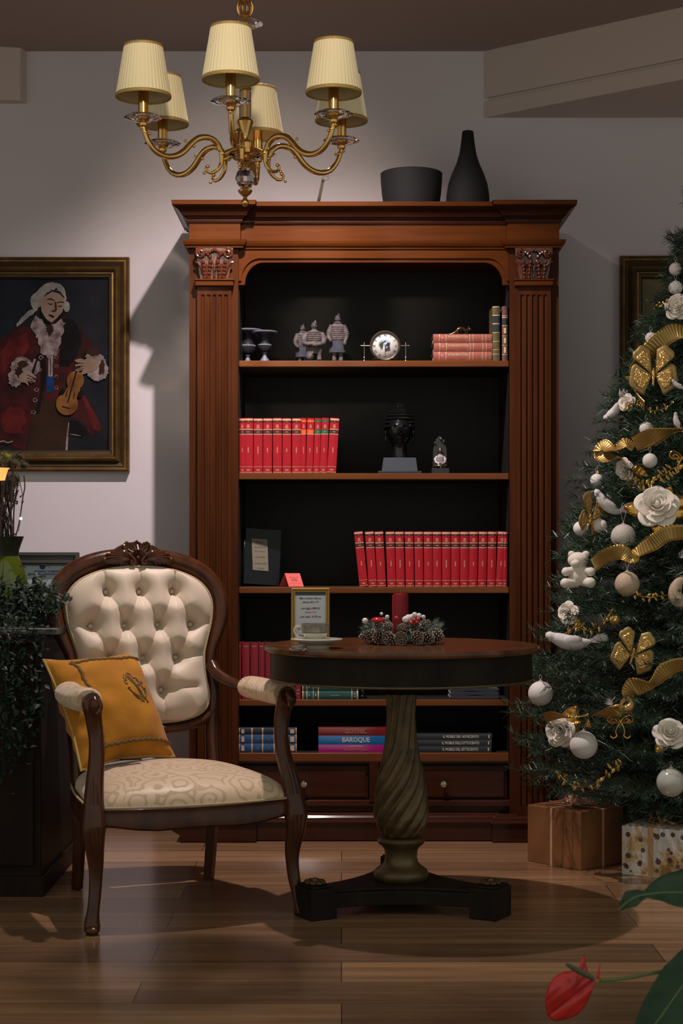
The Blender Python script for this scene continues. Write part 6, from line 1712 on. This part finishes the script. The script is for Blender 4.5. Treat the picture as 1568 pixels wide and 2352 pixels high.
M['birdwhite'] = mat('white_feather', (0.70, 0.64, 0.62), 0.8, sheen=0.4, bump=0.5, bscale=160)
M['beak'] = mat('dark_beak', (0.06, 0.035, 0.02), 0.5)
def feather(b, p, d, L_, w_, mi=0, n=9, rnd=None):
    for i in range(n):
        q = (i / (n - 1) - .5); dd = (d + Vector((q * .8, (rnd or random).uniform(-.2, .2), (rnd or random).uniform(-.3, .3)))).normalized()
        sd = dd.cross(Vector((0, 1, 0.1))).normalized() * w_
        b.add([p - sd * .3, p + sd * .3, p + dd * L_ * .6 + sd, p + dd * L_, p + dd * L_ * .6 - sd], [(0, 1, 2, 3, 4)], False, mi)
def bird(px, py, L_, ang, label, flip=1, tail_up=.2, m='birdwhite', wing=True):
    p = place(px, py, .03); k = K(p); s_ = L_ * k
    t = thing('feather_bird', label, 'bird ornament', p, rot=(0, math.radians(ang), 0))
    f = flip; rn = random.Random(int(px))
    b = MB()
    pts = spline([(f * .48 * s_, 0, .13 * s_), (f * .40 * s_, 0, .16 * s_), (f * .28 * s_, 0, .11 * s_), (f * .05 * s_, 0, 0), (-f * .25 * s_, 0, -.06 * s_), (-f * .50 * s_, 0, -.04 * s_)], 4)
    prof = [.02, .075, .10, .11, .115, .105, .10, .11, .125, .14, .15, .16, .165, .165, .16, .15, .13, .11, .085, .055, .02]
    n = len(pts)
    b.tube(pts, [s_ * interp([(i / 20, v) for i, v in enumerate(prof)], j / (n - 1)) for j in range(n)], 14)
    b.build('body', m, t)
    MB().tube([(f * .47 * s_, 0, .14 * s_), (f * .56 * s_, 0, .115 * s_)], [s_ * .03, s_ * .004], 6).build('beak', 'beak', t)
    MB().ball((f * .40 * s_, -.085 * s_, .185 * s_), s_ * .02, 8).build('eye', 'beak', t)
    b = MB(); feather(b, Vector((-f * .38 * s_, 0, -.04 * s_)), Vector((-f, 0, tail_up)), s_ * .5, s_ * .05, rnd=rn)
    solid(b.build('tail_feather', m, t, fix=False), .0006)
    if wing:
        b = MB().ball((-f * .05 * s_, -.12 * s_, .03 * s_), (.24 * s_, .05 * s_, .11 * s_), 14); b.build('wing', m, t)
bird(1412, 942, 62, -62, 'white bird ornament with a dark eye, clipped upright at the upper left tree edge', flip=-1)
bird(1392, 1158, 78, 28, 'white bird ornament with fluffy upturned tail, left of the biggest rose', flip=-1, tail_up=.9)
bird(1306, 1474, 104, -6, 'white feathered dove ornament lying on a branch right of the tabletop', flip=-1)
bird(1553, 968, 40, 60, 'small fluffy white bird ornament at the right edge near the upper gold bow', flip=-1, tail_up=.5)
bird(1556, 885, 34, 20, 'little white bird ornament right of the large glitter butterfly', flip=-1)
# swan in gold with feather tail
M['swangold'] = mat('antique_gold_paint', (0.42, 0.26, 0.09), 0.38, metal=0.6)
p = place(1422, 1628, .03); k = K(p)
t = thing('swan_ornament', 'gold swan ornament with a white feather tail resting on the lower gold ribbon', 'swan ornament', p)
S_ = lambda x, z, y=0: (x * k, y * k, z * k)
MB().tube(spline([S_(-20, 4), S_(-8, 1), S_(8, -3), S_(20, 0), S_(26, 8), S_(26, 18), S_(20, 25), S_(23, 31), S_(29, 30), S_(33, 25)], 4), [k * interp([(0, 2), (.12, 8), (.3, 12), (.45, 9), (.55, 5), (.7, 3.6), (.85, 4.2), (1, 1.2)], i / 36) for i in range(37)], 12).build('body', 'swangold', t)
MB().ball(S_(-2, 4, -7), (15 * k, 5 * k, 8 * k), 14).build('wing', 'swangold', t)
b = MB(); rn = random.Random(3)
for i in range(60):
    d = Vector((rn.uniform(-1, -.1), rn.uniform(-.5, .5), rn.uniform(-.2, 1))).normalized(); L_ = rn.uniform(14, 26) * k; q = Vector(S_(-14, 8)); sd = d.orthogonal().normalized() * .0008
    b.add([q - sd, q + sd, q + d * L_], [(0, 1, 2)])
b.build('feather_tail', 'birdwhite', t, fix=False)
p = place(1560, 1358, .03); k = K(p)
t = thing('duck_ornament', 'cream felt duck ornament with curled neck cut by the right edge', 'duck ornament', p)
MB().tube(spline([S_(10, -28), S_(-2, -22), S_(-10, -8), S_(-8, 10), S_(2, 24), S_(14, 27), S_(20, 20)], 4), [k * interp([(0, 10), (.2, 17), (.45, 15), (.7, 9), (.9, 7), (1, 3)], i / 24) for i in range(25)], 14).build('body', 'tanball', t)
MB().ball(S_(-6, 2, -12), (8 * k, 3 * k, 5 * k), 10).build('heart_patch', 'brownbraid', t)

# teddy bear ornament
M['foam'] = mat('white_foam', (0.72, 0.64, 0.54), 0.9, sheen=0.3, bump=0.15, bscale=120)
p = place(1328, 1310, .045); k = K(p)
t = thing('teddy_bear_ornament', 'cream foam teddy bear sitting at the left edge of the tree', 'teddy bear ornament', p)
b = MB()
b.ball(S_(-1, 24), (24 * k, 20 * k, 18 * k), 24); b.ball(S_(-9, 16, -15), (11 * k, 11 * k, 9.5 * k), 18)
b.ball(S_(-16, 37), (8 * k, 6 * k, 8 * k), 14); b.ball(S_(17, 37), (9 * k, 6 * k, 8 * k), 14)
b.lathe([(0, -36 * k), (14 * k, -34 * k), (23 * k, -24 * k), (24 * k, -10 * k), (20 * k, 4 * k), (17 * k, 12 * k)], 28, sy=.85)
b.build('body', 'foam', t)
for x, z, s_ in ((-1, 0, 0),):
    MB().tube([S_(-12, -2, -4), S_(-24, -2, -10), S_(-29, -3, -12)], [10 * k, 9.5 * k, 10 * k], 14).ball(S_(-30, -3, -12), 10.5 * k, 16).build('arm', 'foam', t)
    MB().tube([S_(12, 0, -6), S_(20, -1, -14), S_(25, -3, -18)], [8 * k, 8 * k, 8.5 * k], 14).ball(S_(26, -3, -18), 10.5 * k, 16).build('arm', 'foam', t)
    MB().tube([S_(-8, -27, -4), S_(-22, -29, -14), S_(-32, -29, -20)], [12 * k, 11 * k, 11 * k], 14).ball(S_(-33, -29, -20), 11.5 * k, 16).build('leg', 'foam', t)
    MB().tube([S_(8, -25, -4), S_(18, -27, -16), S_(23, -28, -22)], [11 * k, 11 * k, 11 * k], 14).ball(S_(24, -28, -23), 12.5 * k, 16).build('leg', 'foam', t)
for x in (-15, -1): MB().ball(S_(x, 24, -18.5), 1.6 * k, 8).build('eye', 'silverthread', t)

# glitter butterflies
def glitter():
    m = mat('gold_glitter', (0.75, 0.45, 0.14), 0.3, metal=0.85)
    nt = m.node_tree; N = nt.nodes; L = nt.links; b_ = N['Principled BSDF']
    tc = [n for n in N if n.type == 'TEX_COORD'][0]
    v = N.new('ShaderNodeTexVoronoi'); v.inputs['Scale'].default_value = 620
    L.new(tc.outputs['Object'], v.inputs['Vector'])
    nm = N.new('ShaderNodeVectorMath'); nm.operation = 'MULTIPLY_ADD'; nm.inputs[1].default_value = (1.3, 1.3, 1.3); nm.inputs[2].default_value = (-.65, -.65, -.65)
    L.new(v.outputs['Color'], nm.inputs[0])
    ge = N.new('ShaderNodeNewGeometry')
    ad = N.new('ShaderNodeVectorMath'); ad.operation = 'ADD'; L.new(nm.outputs[0], ad.inputs[0]); L.new(ge.outputs['Normal'], ad.inputs[1])
    no = N.new('ShaderNodeVectorMath'); no.operation = 'NORMALIZE'; L.new(ad.outputs[0], no.inputs[0]); L.new(no.outputs[0], b_.inputs['Normal'])
    return m
M['glitter'] = glitter()
M['goldsheer'] = mat('sheer_gold_fabric', (0.36, 0.235, 0.075), 0.5, metal=0.35, bump=1.0, bscale=90, stretch=(1, 1, 1))
def butterfly(px, py, w, h, label, yaw=0, roll=0, wings=((1, 1), (-1, 1)), off=.06):
    p = place(px, py, off); k = K(p)
    t = thing('glitter_butterfly', label, 'butterfly ornament', p, rot=(0, math.radians(roll), math.radians(yaw)))
    for s, fold in wings:
        b = MB()
        def up(u, v, s=s, fold=fold):
            a = math.radians(40 + 46 * u); r = h * .64 * (.82 + .20 * math.sin(PI * (u * .9 + .05))) * (1 + .03 * math.sin(u * 12))
            x = s * (4 + v * r * math.cos(a) * .95); z = v * r * math.sin(a) + 2
            return Vector((x * k * fold, -(abs(x) * .35 + 6 * math.sin(v * 3)) * k * (1.2 - fold * .6), z * k))
        def lo(u, v, s=s, fold=fold):
            a = math.radians(34 - 100 * u); r = w * .50 * (.86 + .18 * math.sin(PI * u)) * (1 + .04 * math.sin(u * 14))
            x = s * (4 + v * r * math.cos(a)); z = v * r * math.sin(a) * 1.12
            return Vector((x * k * fold, -(abs(x) * .25 + 4 * math.sin(v * 3)) * k * (1.2 - fold * .6), z * k))
        b.grid(up, 16, 10); o1 = solid(b.build('upper_wing', 'goldsheer', t, fix=False), .0010)
        b = MB(); b.grid(lo, 16, 10); solid(b.build('lower_wing', 'goldsheer', t, fix=False), .0010)
        b = MB()
        b.grid(lambda u, v: up(.10 + .75 * u, .12 + .68 * v) + Vector((0, -.0018, 0)), 14, 9); b.grid(lambda u, v: lo(.12 + .76 * u, .1 + .68 * v) + Vector((0, -.0018, 0)), 14, 9)
        solid(b.build('glitter_patch', 'glitter', t, fix=False), .0006)
    MB().tube([S_(0, -h * .22), S_(0, 0, -3), S_(0, h * .16)], [2 * k, 4 * k, 3 * k], 10).build('body', 'glitter', t)
    for s in (-1, 1): MB().tube(spline([S_(s, h * .16), S_(s * 6, h * .32), S_(s * 12, h * .40)], 3), .0006, 4).build('antenna', 'glitter', t)
def kset(p):
    global k; k = K(p)
_p = place(1500, 850, .06); kset(_p)
butterfly(1500, 862, 100, 108, 'large gold glitter butterfly with sheer wings, highest on the tree', yaw=-8)
_p = place(1350, 1190, .06); kset(_p)
butterfly(1352, 1196, 66, 100, 'gold glitter butterfly in side view at the left tree edge above the teddy bear', yaw=38, roll=18)
_p = place(1455, 1500, .06); kset(_p)
butterfly(1452, 1505, 88, 96, 'gold glitter butterfly low on the tree above the swan', yaw=-4, roll=14)

# pleated gold ribbons
def ribbon_mat():
    m = mat('pleated_gold_ribbon', (0.44, 0.285, 0.085), 0.38, metal=0.6)
    return m
M['ribbon'] = ribbon_mat()
def ribbon(pts, label, width, name='gold_ribbon', pleats=0):
    """pts: (px, py, depth offset, twist deg, width factor)"""
    P = [place(a[0], a[1], .05) + Vector((0, -a[2], 0)) for a in pts]
    org = P[len(P) // 2].copy(); t = thing(name, label, 'ribbon', org)
    C_ = spline([p - org for p in P], 34); n = len(C_)
    TW = [interp([(i / (len(pts) - 1), a[3]) for i, a in enumerate(pts)], j / (n - 1)) for j in range(n)]
    WF = [interp([(i / (len(pts) - 1), a[4]) for i, a in enumerate(pts)], j / (n - 1)) for j in range(n)]
    rows_ = []
    for j in range(n):
        tg = (C_[min(j + 1, n - 1)] - C_[max(j - 1, 0)]).normalized()
        up = Vector((0, 0, 1)); up = (up - tg * up.dot(tg)); up = up.normalized() if up.length > 1e-3 else Vector((0, 1, 0)); sd = tg.cross(up)
        a = math.radians(TW[j]); w_ = up * math.cos(a) + sd * math.sin(a); nn = tg.cross(w_)
        rip = .0015 * math.sin(j * PI / 2.5)
        rows_.append([C_[j] + w_ * ((q / 6 - .5) * width * WF[j]) + nn * (rip * (.4 + .6 * q / 6)) for q in range(7)])
    b = MB(); v = [p for r in rows_ for p in r]
    b.add(v, [(j * 7 + q, j * 7 + q + 1, (j + 1) * 7 + q + 1, (j + 1) * 7 + q) for j in range(n - 1) for q in range(6)], True)
    solid(b.build('pleated_band', 'ribbon', t, fix=False), .0006)
    MB().tube([r[0] for r in rows_], .0011, 5).build('wired_edge', 'goldleaf', t)
    MB().tube([r[6] for r in rows_], .0011, 5).build('wired_edge', 'goldleaf', t)
ribbon([(1590, 765, 0, 60, 1), (1545, 765, .03, 20, 1), (1505, 790, .06, -20, 1), (1470, 830, .05, -70, 1.1), (1450, 865, .02, -110, .9), (1462, 905, 0, -140, .8), (1480, 935, 0, -160, .8)], 'wide gold ribbon looping over the highest butterfly on the tree', .055)
ribbon([(1452, 1030, .02, 20, .5), (1428, 1020, .06, 50, 1), (1400, 1040, .09, 95, .8), (1378, 1026, .07, 30, .9), (1372, 1042, .05, -30, 1.0), (1398, 1058, .04, -70, 1), (1420, 1050, .03, -100, .9)], 'curled gold ribbon at the left tree edge beside the upper white rose', .045)
ribbon([(1456, 1020, 0, 20, .9), (1500, 1002, .04, 50, 1.3), (1540, 992, .04, 75, 1), (1590, 985, 0, 90, .7)], 'dull gold ribbon below the small white bauble near the upper gold bow', .048)
ribbon([(1362, 1298, 0, 10, .9), (1385, 1278, .03, 40, 1), (1420, 1268, .05, 10, 1), (1446, 1284, .03, -50, .8), (1460, 1268, .02, -20, .8), (1495, 1245, .05, 25, 1.1), (1530, 1225, .04, 5, 1.1), (1590, 1222, .02, 40, 1)], 'long wavy gold ribbon running between the two large textured baubles', .044)
ribbon([(1250, 1650, 0, 20, .8), (1275, 1640, .03, 50, .9), (1312, 1645, .03, 80, .8), (1350, 1642, 0, 100, .6)], 'short gold ribbon arched over the low left white rose', .036)
ribbon([(1372, 1645, 0, 80, .7), (1405, 1632, .04, 40, 1), (1432, 1600, .03, 100, .6), (1448, 1575, .05, 10, 1.1), (1490, 1568, .05, 70, 1), (1520, 1538, .05, 20, 1.1), (1560, 1525, .03, 40, 1), (1595, 1540, .02, 60, 1)], 'long twisted gold ribbon on the lower tree behind the swan', .050)

# gold wire bows
def bow(px, py, w, label):
    p = place(px, py, .04); k = K(p) * w / 60
    t = thing('gold_bow', label, 'bow ornament', p)
    for s in (-1, 1):
        MB().tube(spline([(0, 0, 0), (s * 8 * k, -.002, 10 * k), (s * 22 * k, -.003, 15 * k), (s * 28 * k, 0, 6 * k), (s * 20 * k, .002, -1 * k), (s * 8 * k, 0, 0), (0, 0, 0)], 6), 2.0 * k, 8, flat=(1, 1.4)).build('loop', 'goldleaf', t)
        MB().tube(spline([(s * 7 * k, 0, 3 * k), (s * 15 * k, -.001, 8 * k), (s * 21 * k, 0, 4 * k), (s * 14 * k, 0, 1 * k)], 5), 1.5 * k, 6).build('inner_loop', 'goldleaf', t)
        MB().tube(spline([(0, 0, 0), (s * 6 * k, -.002, -8 * k), (s * 10 * k, 0, -20 * k), (s * 8 * k, 0, -30 * k), (s * 16 * k, -.002, -35 * k), (s * 22 * k, 0, -30 * k)], 6), 1.9 * k, 7, flat=(1, 1.4)).build('tail', 'goldleaf', t)
    MB().ball((0, -.002, 0), 4 * k, 10).build('knot', 'goldleaf', t)
bow(1424, 1659, 62, 'openwork gold bow hanging below the swan on the lower tree')
bow(1566, 1052, 62, 'openwork gold bow at the right edge, right of the free hanging bauble')

# gold leaf garlands
M['goldleaf_dk'] = mat('bronze_gold_leaf', (0.40, 0.24, 0.06), 0.35, metal=0.8)
def garland(pts, label, n, Ls=16):
    P = [place(a[0], a[1], .03) + Vector((0, -(a[2] if len(a) > 2 else 0), 0)) for a in pts]
    org = P[len(P) // 2].copy(); t = thing('gold_leaf_garland', label, 'garland', org); k = K(org)
    C_ = spline([p - org for p in P], 8)
    MB().tube(C_, .0011, 5).build('wire', 'goldleaf_dk', t)
    rn = random.Random(len(label)); b = MB()
    for i in range(n):
        c = C_[int((i + .5) / n * len(C_))]; s = 1 if i % 2 else -1
        d = Vector((rn.uniform(-.8, .8), rn.uniform(-.6, .1), s * rn.uniform(.5, 1)))
        leaf(b, c, d, Vector((0, -1, .3)), Ls * k * rn.uniform(.8, 1.25), Ls * k * .5)
    solid(b.build('leaf_spray', 'goldleaf_dk', t, fix=False, kind='stuff'), .0006)
    b = MB()
    for i in range(n // 2): b.ball(C_[rn.randrange(len(C_))] + Vector((rn.uniform(-.01, .01), -.004, rn.uniform(-.01, .01))), .0028, 7)
    b.build('gold_bead', 'goldleaf', t, kind='stuff')
garland([(1442, 1107), (1463, 1116, .02), (1490, 1108, .02), (1516, 1095, .02), (1540, 1078, .02), (1575, 1062)], 'gold leaf garland between the upper side rose and the upper gold bow', 22)
garland([(1458, 1367), (1490, 1372, .02), (1520, 1368, .02), (1575, 1364)], 'straight gold leaf garland right of the tan bauble', 14, 13)
garland([(1282, 1775), (1300, 1795, .02), (1330, 1806, .02), (1370, 1795, .02), (1400, 1770, .02), (1425, 1752, .02)], 'gold leaf garland low on the tree above the brown gift box', 24, 15)
garland([(1296, 1455), (1320, 1440, .02), (1350, 1448, .02), (1385, 1430, .02), (1400, 1410)], 'gold leaf garland behind the white feathered dove', 16, 14)
garland([(1500, 706), (1530, 695, .02), (1575, 680)], 'thin gold glitter twig beside the highest white rose', 12, 9)
garland([(1438, 935), (1462, 930, .02), (1500, 945, .02), (1540, 930)], 'gold glitter twig below the large butterfly', 16, 10)
# small bells / buds
for (px_, py_, lab) in ((1350, 1660, 'small gold glitter bell right of the low left ribbon'),):
    p = place(px_, py_, .04); k = K(p); t = thing('gold_bell', lab, 'bell ornament', p)
    MB().lathe([(9 * k, -9 * k), (7.5 * k, -6 * k), (6 * k, 2 * k), (3 * k, 8 * k), (0, 9 * k)], 20).build('bell_shell', 'glitter', t); MB().tube([(0, 0, 9 * k), (0, 0, 20 * k)], .0006, 4).build('thread', 'silverthread', t)
for (px_, py_, r, lab) in ((1412, 1424, 13, 'brown gold glitter ball deep in the branches above the low butterfly'), (1372, 1085, 5, 'tiny gold berry beside the small white bauble at the tree edge')):
    p = place(px_, py_, -.05 if r > 6 else .0); k = K(p); t = thing('glitter_ball', lab, 'bauble', p)
    MB().ball((0, 0, 0), r * k, 20).build('shell', 'glitter', t); MB().tube([(0, 0, r * k), (0, 0, r * k + .015)], .0006, 4).build('hanging_loop', 'silverthread', t)
# string light wire
b = MB()
P = [place(x, y, .02) for x, y in ((1372, 1700), (1400, 1715), (1430, 1732), (1445, 1745))]
t = thing('string_light', 'thin string light wire with a clear bulb low on the tree', 'light', P[0])
b.tube(spline([p - P[0] for p in P], 5), .0009, 5).build('wire', 'silverthread', t)
MB().tube([P[3] - P[0], P[3] - P[0] + Vector((.012, 0, -.006))], [.0026, .001], 6).build('bulb', 'glass', t)

# ------------------------------------------------------------------ gift boxes
M['kraft'] = mat('copper_brown_wrapping_paper', (0.32, 0.135, 0.050), 0.42, metal=0.15, var=(0.21, 0.086, 0.032), scale=9, bump=0.25, bscale=14)
M['peachribbon'] = mat('peach_satin_ribbon', (0.62, 0.33, 0.20), 0.4, sheen=0.3)
M['goldsatin'] = mat('gold_satin_ribbon', (0.48, 0.28, 0.13), 0.45)
def giftbow(parent, c, m, s=1.0):
    b = MB()
    for a, L_, z in ((150, .05, .020), (20, .062, .014), (200, .040, .010), (-30, .052, .006), (60, .03, .018)):
        a = math.radians(a); d = Vector((math.cos(a), math.sin(a), 0)) * L_ * s; sd = Vector((-math.sin(a), math.cos(a), 0)) * .009 * s
        pts = [Vector(c), Vector(c) + d * .5 + Vector((0, 0, z * 1.6 * s)), Vector(c) + d + Vector((0, 0, z * s)), Vector(c) + d * .6 + Vector((0, 0, .003))]
        C_ = spline(pts, 5)
        v = [q for p in C_ for q in (p - sd, p + sd)]
        b.add(v, [(2 * i, 2 * i + 1, 2 * i + 3, 2 * i + 2) for i in range(len(C_) - 1)], True)
    return solid(b.build('bow', m, parent, fix=False), .0008)
p0 = W(1211, 1977.5, 5.58); p0.z = 0; p1 = W(1333, 2000, 5.412); p1.z = 0
d = (p1 - p0); rzg = math.atan2(d.y, d.x); w_ = d.length
t = thing('gift_box', 'copper brown wrapped gift box with thin peach ribbon under the tree', 'gift', p0, rz=rzg)
gh, gd = .186, .215
MB().box(0, w_, 0, gd, 0, gh).build('wrapped_box', 'kraft', t, bevel=.0025)
rx = w_ * .435
MB().box(rx, rx + .0085, -.0009, gd + .0009, .0, gh + .0009).build('ribbon', 'peachribbon', t)
MB().box(-.0009, w_ + .0009, gd * .5, gd * .5 + .0085, .0, gh + .0009).build('ribbon', 'peachribbon', t)
giftbow(t, (rx + .004, gd * .5, gh + .001), 'peachribbon', 1.0)
# patterned paper
def snowpaper():
    m = mat('snowflake_wrapping_paper', (0.62, 0.58, 0.52), 0.45, coat=0.3)
    nt = m.node_tree; N = nt.nodes; L = nt.links; b_ = N['Principled BSDF']
    tc = [n for n in N if n.type == 'TEX_COORD'][0]
    v = N.new('ShaderNodeTexVoronoi'); v.inputs['Scale'].default_value = 34; v.inputs['Randomness'].default_value = 1.0
    L.new(tc.outputs['Object'], v.inputs['Vector'])
    r1 = N.new('ShaderNodeValToRGB'); r1.color_ramp.interpolation = 'CONSTANT'
    e = r1.color_ramp.elements; e[0].position = 0.0; e[0].color = (1, 1, 1, 1); e[1].position = 0.26; e[1].color = (0, 0, 0, 1)
    L.new(v.outputs['Distance'], r1.inputs[0])
    nz = N.new('ShaderNodeTexNoise'); nz.inputs['Scale'].default_value = 11; nz.inputs['Detail'].default_value = 6; nz.inputs['Roughness'].default_value = .7
    L.new(tc.outputs['Object'], nz.inputs['Vector'])
    r2 = N.new('ShaderNodeValToRGB'); e = r2.color_ramp.elements
    e[0].position = .46; e[0].color = (0.62, 0.58, 0.53, 1); e[1].position = .62; e[1].color = (0.26, 0.12, 0.03, 1); x = e.new(.54); x.color = (0.55, 0.36, 0.16, 1)
    L.new(nz.outputs['Fac'], r2.inputs[0])
    mx = N.new('ShaderNodeMixRGB'); mx.inputs[2].default_value = (0.10, 0.085, 0.07, 1)
    L.new(r1.outputs[0], mx.inputs[0]); L.new(r2.outputs[0], mx.inputs[1]); L.new(mx.outputs[0], b_.inputs['Base Color'])
    return m
M['snowpaper'] = snowpaper()
p0 = W(1427, 2008.5, 5.352); p0.z = 0; p1 = W(1550, 2022, 5.258); p1.z = 0
d = (p1 - p0); rzg = math.atan2(d.y, d.x); gw, gd, gh = .29, .20, .155
t = thing('gift_box', 'white and gold snowflake patterned gift box at the right edge under the tree', 'gift', p0, rz=rzg)
MB().box(0, gw, 0, gd, 0, gh).build('wrapped_box', 'snowpaper', t, bevel=.0025)
rx = .088
MB().box(rx, rx + .018, -.0009, gd + .0009, .0, gh + .0009).build('ribbon', 'goldsatin', t)
MB().box(-.0009, gw + .0009, gd * .5, gd * .5 + .018, .0, gh + .0009).build('ribbon', 'goldsatin', t)
b = MB()
def flake(cx, cz, r):
    for i in range(6):
        a = i * PI / 3; b.box(0, r, -.0006, -.0002, -.0016, .0016, T=Matrix.Translation((cx, 0, cz)) @ Matrix.Rotation(a, 4, 'Y'))
        b.box(r * .55, r * 1.05, -.0006, -.0002, -.003, .003, T=Matrix.Translation((cx, 0, cz)) @ Matrix.Rotation(a, 4, 'Y'))
for cx, cz, r in ((.022, .128, .0075), (.022, .062, .0085), (.118, .130, .009), (.122, .052, .009), (.060, .040, .008), (.160, .060, .008), (.014, .030, .007), (.17, .14, .007), (.20, .03, .008)): flake(cx, cz, r)
b.build('snowflake_print', 'brown', t)
giftbow(t, (rx + .009, gd * .5, gh + .001), 'goldsatin', 1.1)

# ------------------------------------------------------------------ anthurium in the foreground
M['spathe'] = mat('glossy_red_anthurium_bract', (0.60, 0.022, 0.018), 0.3, spec=0.35, coat=0.25, var=(0.40, 0.014, 0.012), scale=30, bump=0.5, bscale=70)
M['spadix'] = mat('dark_green_spadix', (0.05, 0.075, 0.035), 0.6)
M['bigleaf'] = mat('deep_green_anthurium_leaf', (0.022, 0.060, 0.022), 0.45, var=(0.012, 0.034, 0.014), scale=14, spec=0.25)
M['greenstem'] = mat('green_flower_stem', (0.09, 0.13, 0.035), 0.5)
AD = 2.75
o_ = W(1760, 2420, AD + .15)
t = thing('anthurium_plant', 'red anthurium flower with green leaves in the lower right foreground', 'plant', (o_.x, o_.y, 0))
def q3(px, py, dd=0): return W(px, py, AD + dd) - Vector((o_.x, o_.y, 0))
MB().lathe([(0, 0), (.075, 0), (.095, .16), (.10, .17), (.088, .17), (.07, .02), (0, .02)], 32).build('pot', 'vaseneck', t)
MB().tube(spline([q3(1378, 2253), q3(1440, 2246, .02), q3(1520, 2231, .04), q3(1600, 2222, .08), q3(1700, 2260, .12), Vector((0, 0, .15))], 6), .0032, 10).build('flower_stem', 'greenstem', t)
c0 = q3(1366, 2250)
cen = q3(1312, 2262); 
outline = [(1366, 2250), (1352, 2236), (1345, 2215), (1340, 2190), (1335, 2215), (1318, 2228), (1290, 2234), (1268, 2250), (1256, 2275), (1252, 2300), (1254, 2320), (1258, 2334), (1272, 2345), (1295, 2342), (1322, 2332), (1342, 2312), (1356, 2285), (1362, 2265)]
oc = (1312, 2285)
osp = spline([(x, 0, y) for x, y in outline], 4, closed=True)
rings = 9; b = MB(); v = []; n = len(osp)
for r in range(rings + 1):
    f_ = r / rings
    for i in range(n):
        x = lerp(oc[0], osp[i].x, f_); y = lerp(oc[1], osp[i].z, f_)
        # deep fold along the midrib from (1255,2335) to (1366,2250), quilted surface
        dx, dy = 1366 - 1256, 2250 - 2335; ln = math.hypot(dx, dy)
        dist = ((x - 1256) * dy - (y - 2335) * dx) / ln
        dpt = -.010 + .028 * f_ ** 2 + .010 * math.exp(-(dist / 5) ** 2) + .0035 * math.sin(dist * .20) * math.sin((x + y) * .09) - .006 * (abs(dist) / 40)
        v.append(q3(x, y, dpt * .8))
b.add(v, [(r * n + i, r * n + (i + 1) % n, (r + 1) * n + (i + 1) % n, (r + 1) * n + i) for r in range(rings) for i in range(n)], True)
solid(b.build('spathe', 'spathe', t, fix=False), .0012)
MB().tube(spline([q3(1362, 2247, -.02), q3(1335, 2234, -.025), q3(1300, 2214, -.03)], 5), [.0040, .0042, .0044, .0046, .0046, .0046, .0045, .0042, .0038, .0032, .002][:11], 12).build('spadix', 'spadix', t)
solid(MB().grid(lambda u, v: q3(1372 + 8 * v + (2 * u - 1) * 4 * (1 - v), 2248 - 44 * v, .004), 3, 8).build('bract_tip', 'spathe', t, fix=False), .001)
def bigleaf(spine, widths, dpt, name='leaf'):
    P = spline([q3(x, y, d_) for x, y, d_ in spine], 6); n = len(P)
    b = MB(); v = []
    for j in range(n):
        tg = (P[min(j + 1, n - 1)] - P[max(j - 1, 0)]).normalized(); sd = tg.cross(Vector((0, -1, dpt))).normalized()
        w_ = interp([(i / (len(widths) - 1), a) for i, a in enumerate(widths)], j / (n - 1)) * AD / F_PX
        nn = sd.cross(tg)
        for q in range(9):
            s_ = q / 4 - 1
            v.append(P[j] + sd * (s_ * w_) + nn * (.15 * w_ * s_ * s_ + .0012 * math.sin(j * 1.3 + abs(s_) * 4)))
    b.add(v, [(j * 9 + q, j * 9 + q + 1, (j + 1) * 9 + q + 1, (j + 1) * 9 + q) for j in range(n - 1) for q in range(8)], True)
    solid(b.build(name, 'bigleaf', t, fix=False), .0012)
    MB().tube([p + Vector((0, -.001, 0)) for p in P], .0016, 6).build('leaf_vein', 'greenstem', t)
bigleaf([(1420, 2090, 0), (1455, 2062, .0), (1500, 2052, .02), (1560, 2050, .05), (1640, 2060, .10), (1720, 2150, .14)], [0, 22, 10, 40, 60, 55, 5], .9)
bigleaf([(1470, 2400, -.02), (1520, 2330, .0), (1570, 2260, .02), (1620, 2200, .05), (1690, 2230, .10)], [30, 52, 60, 40, 4], .3)
MB().tube([q3(1720, 2150, .14), Vector((0, .0, .15))], .003, 6).build('leaf_stem', 'greenstem', t)
MB().tube([q3(1690, 2230, .10), Vector((0, .0, .15))], .003, 6).build('leaf_stem', 'greenstem', t)
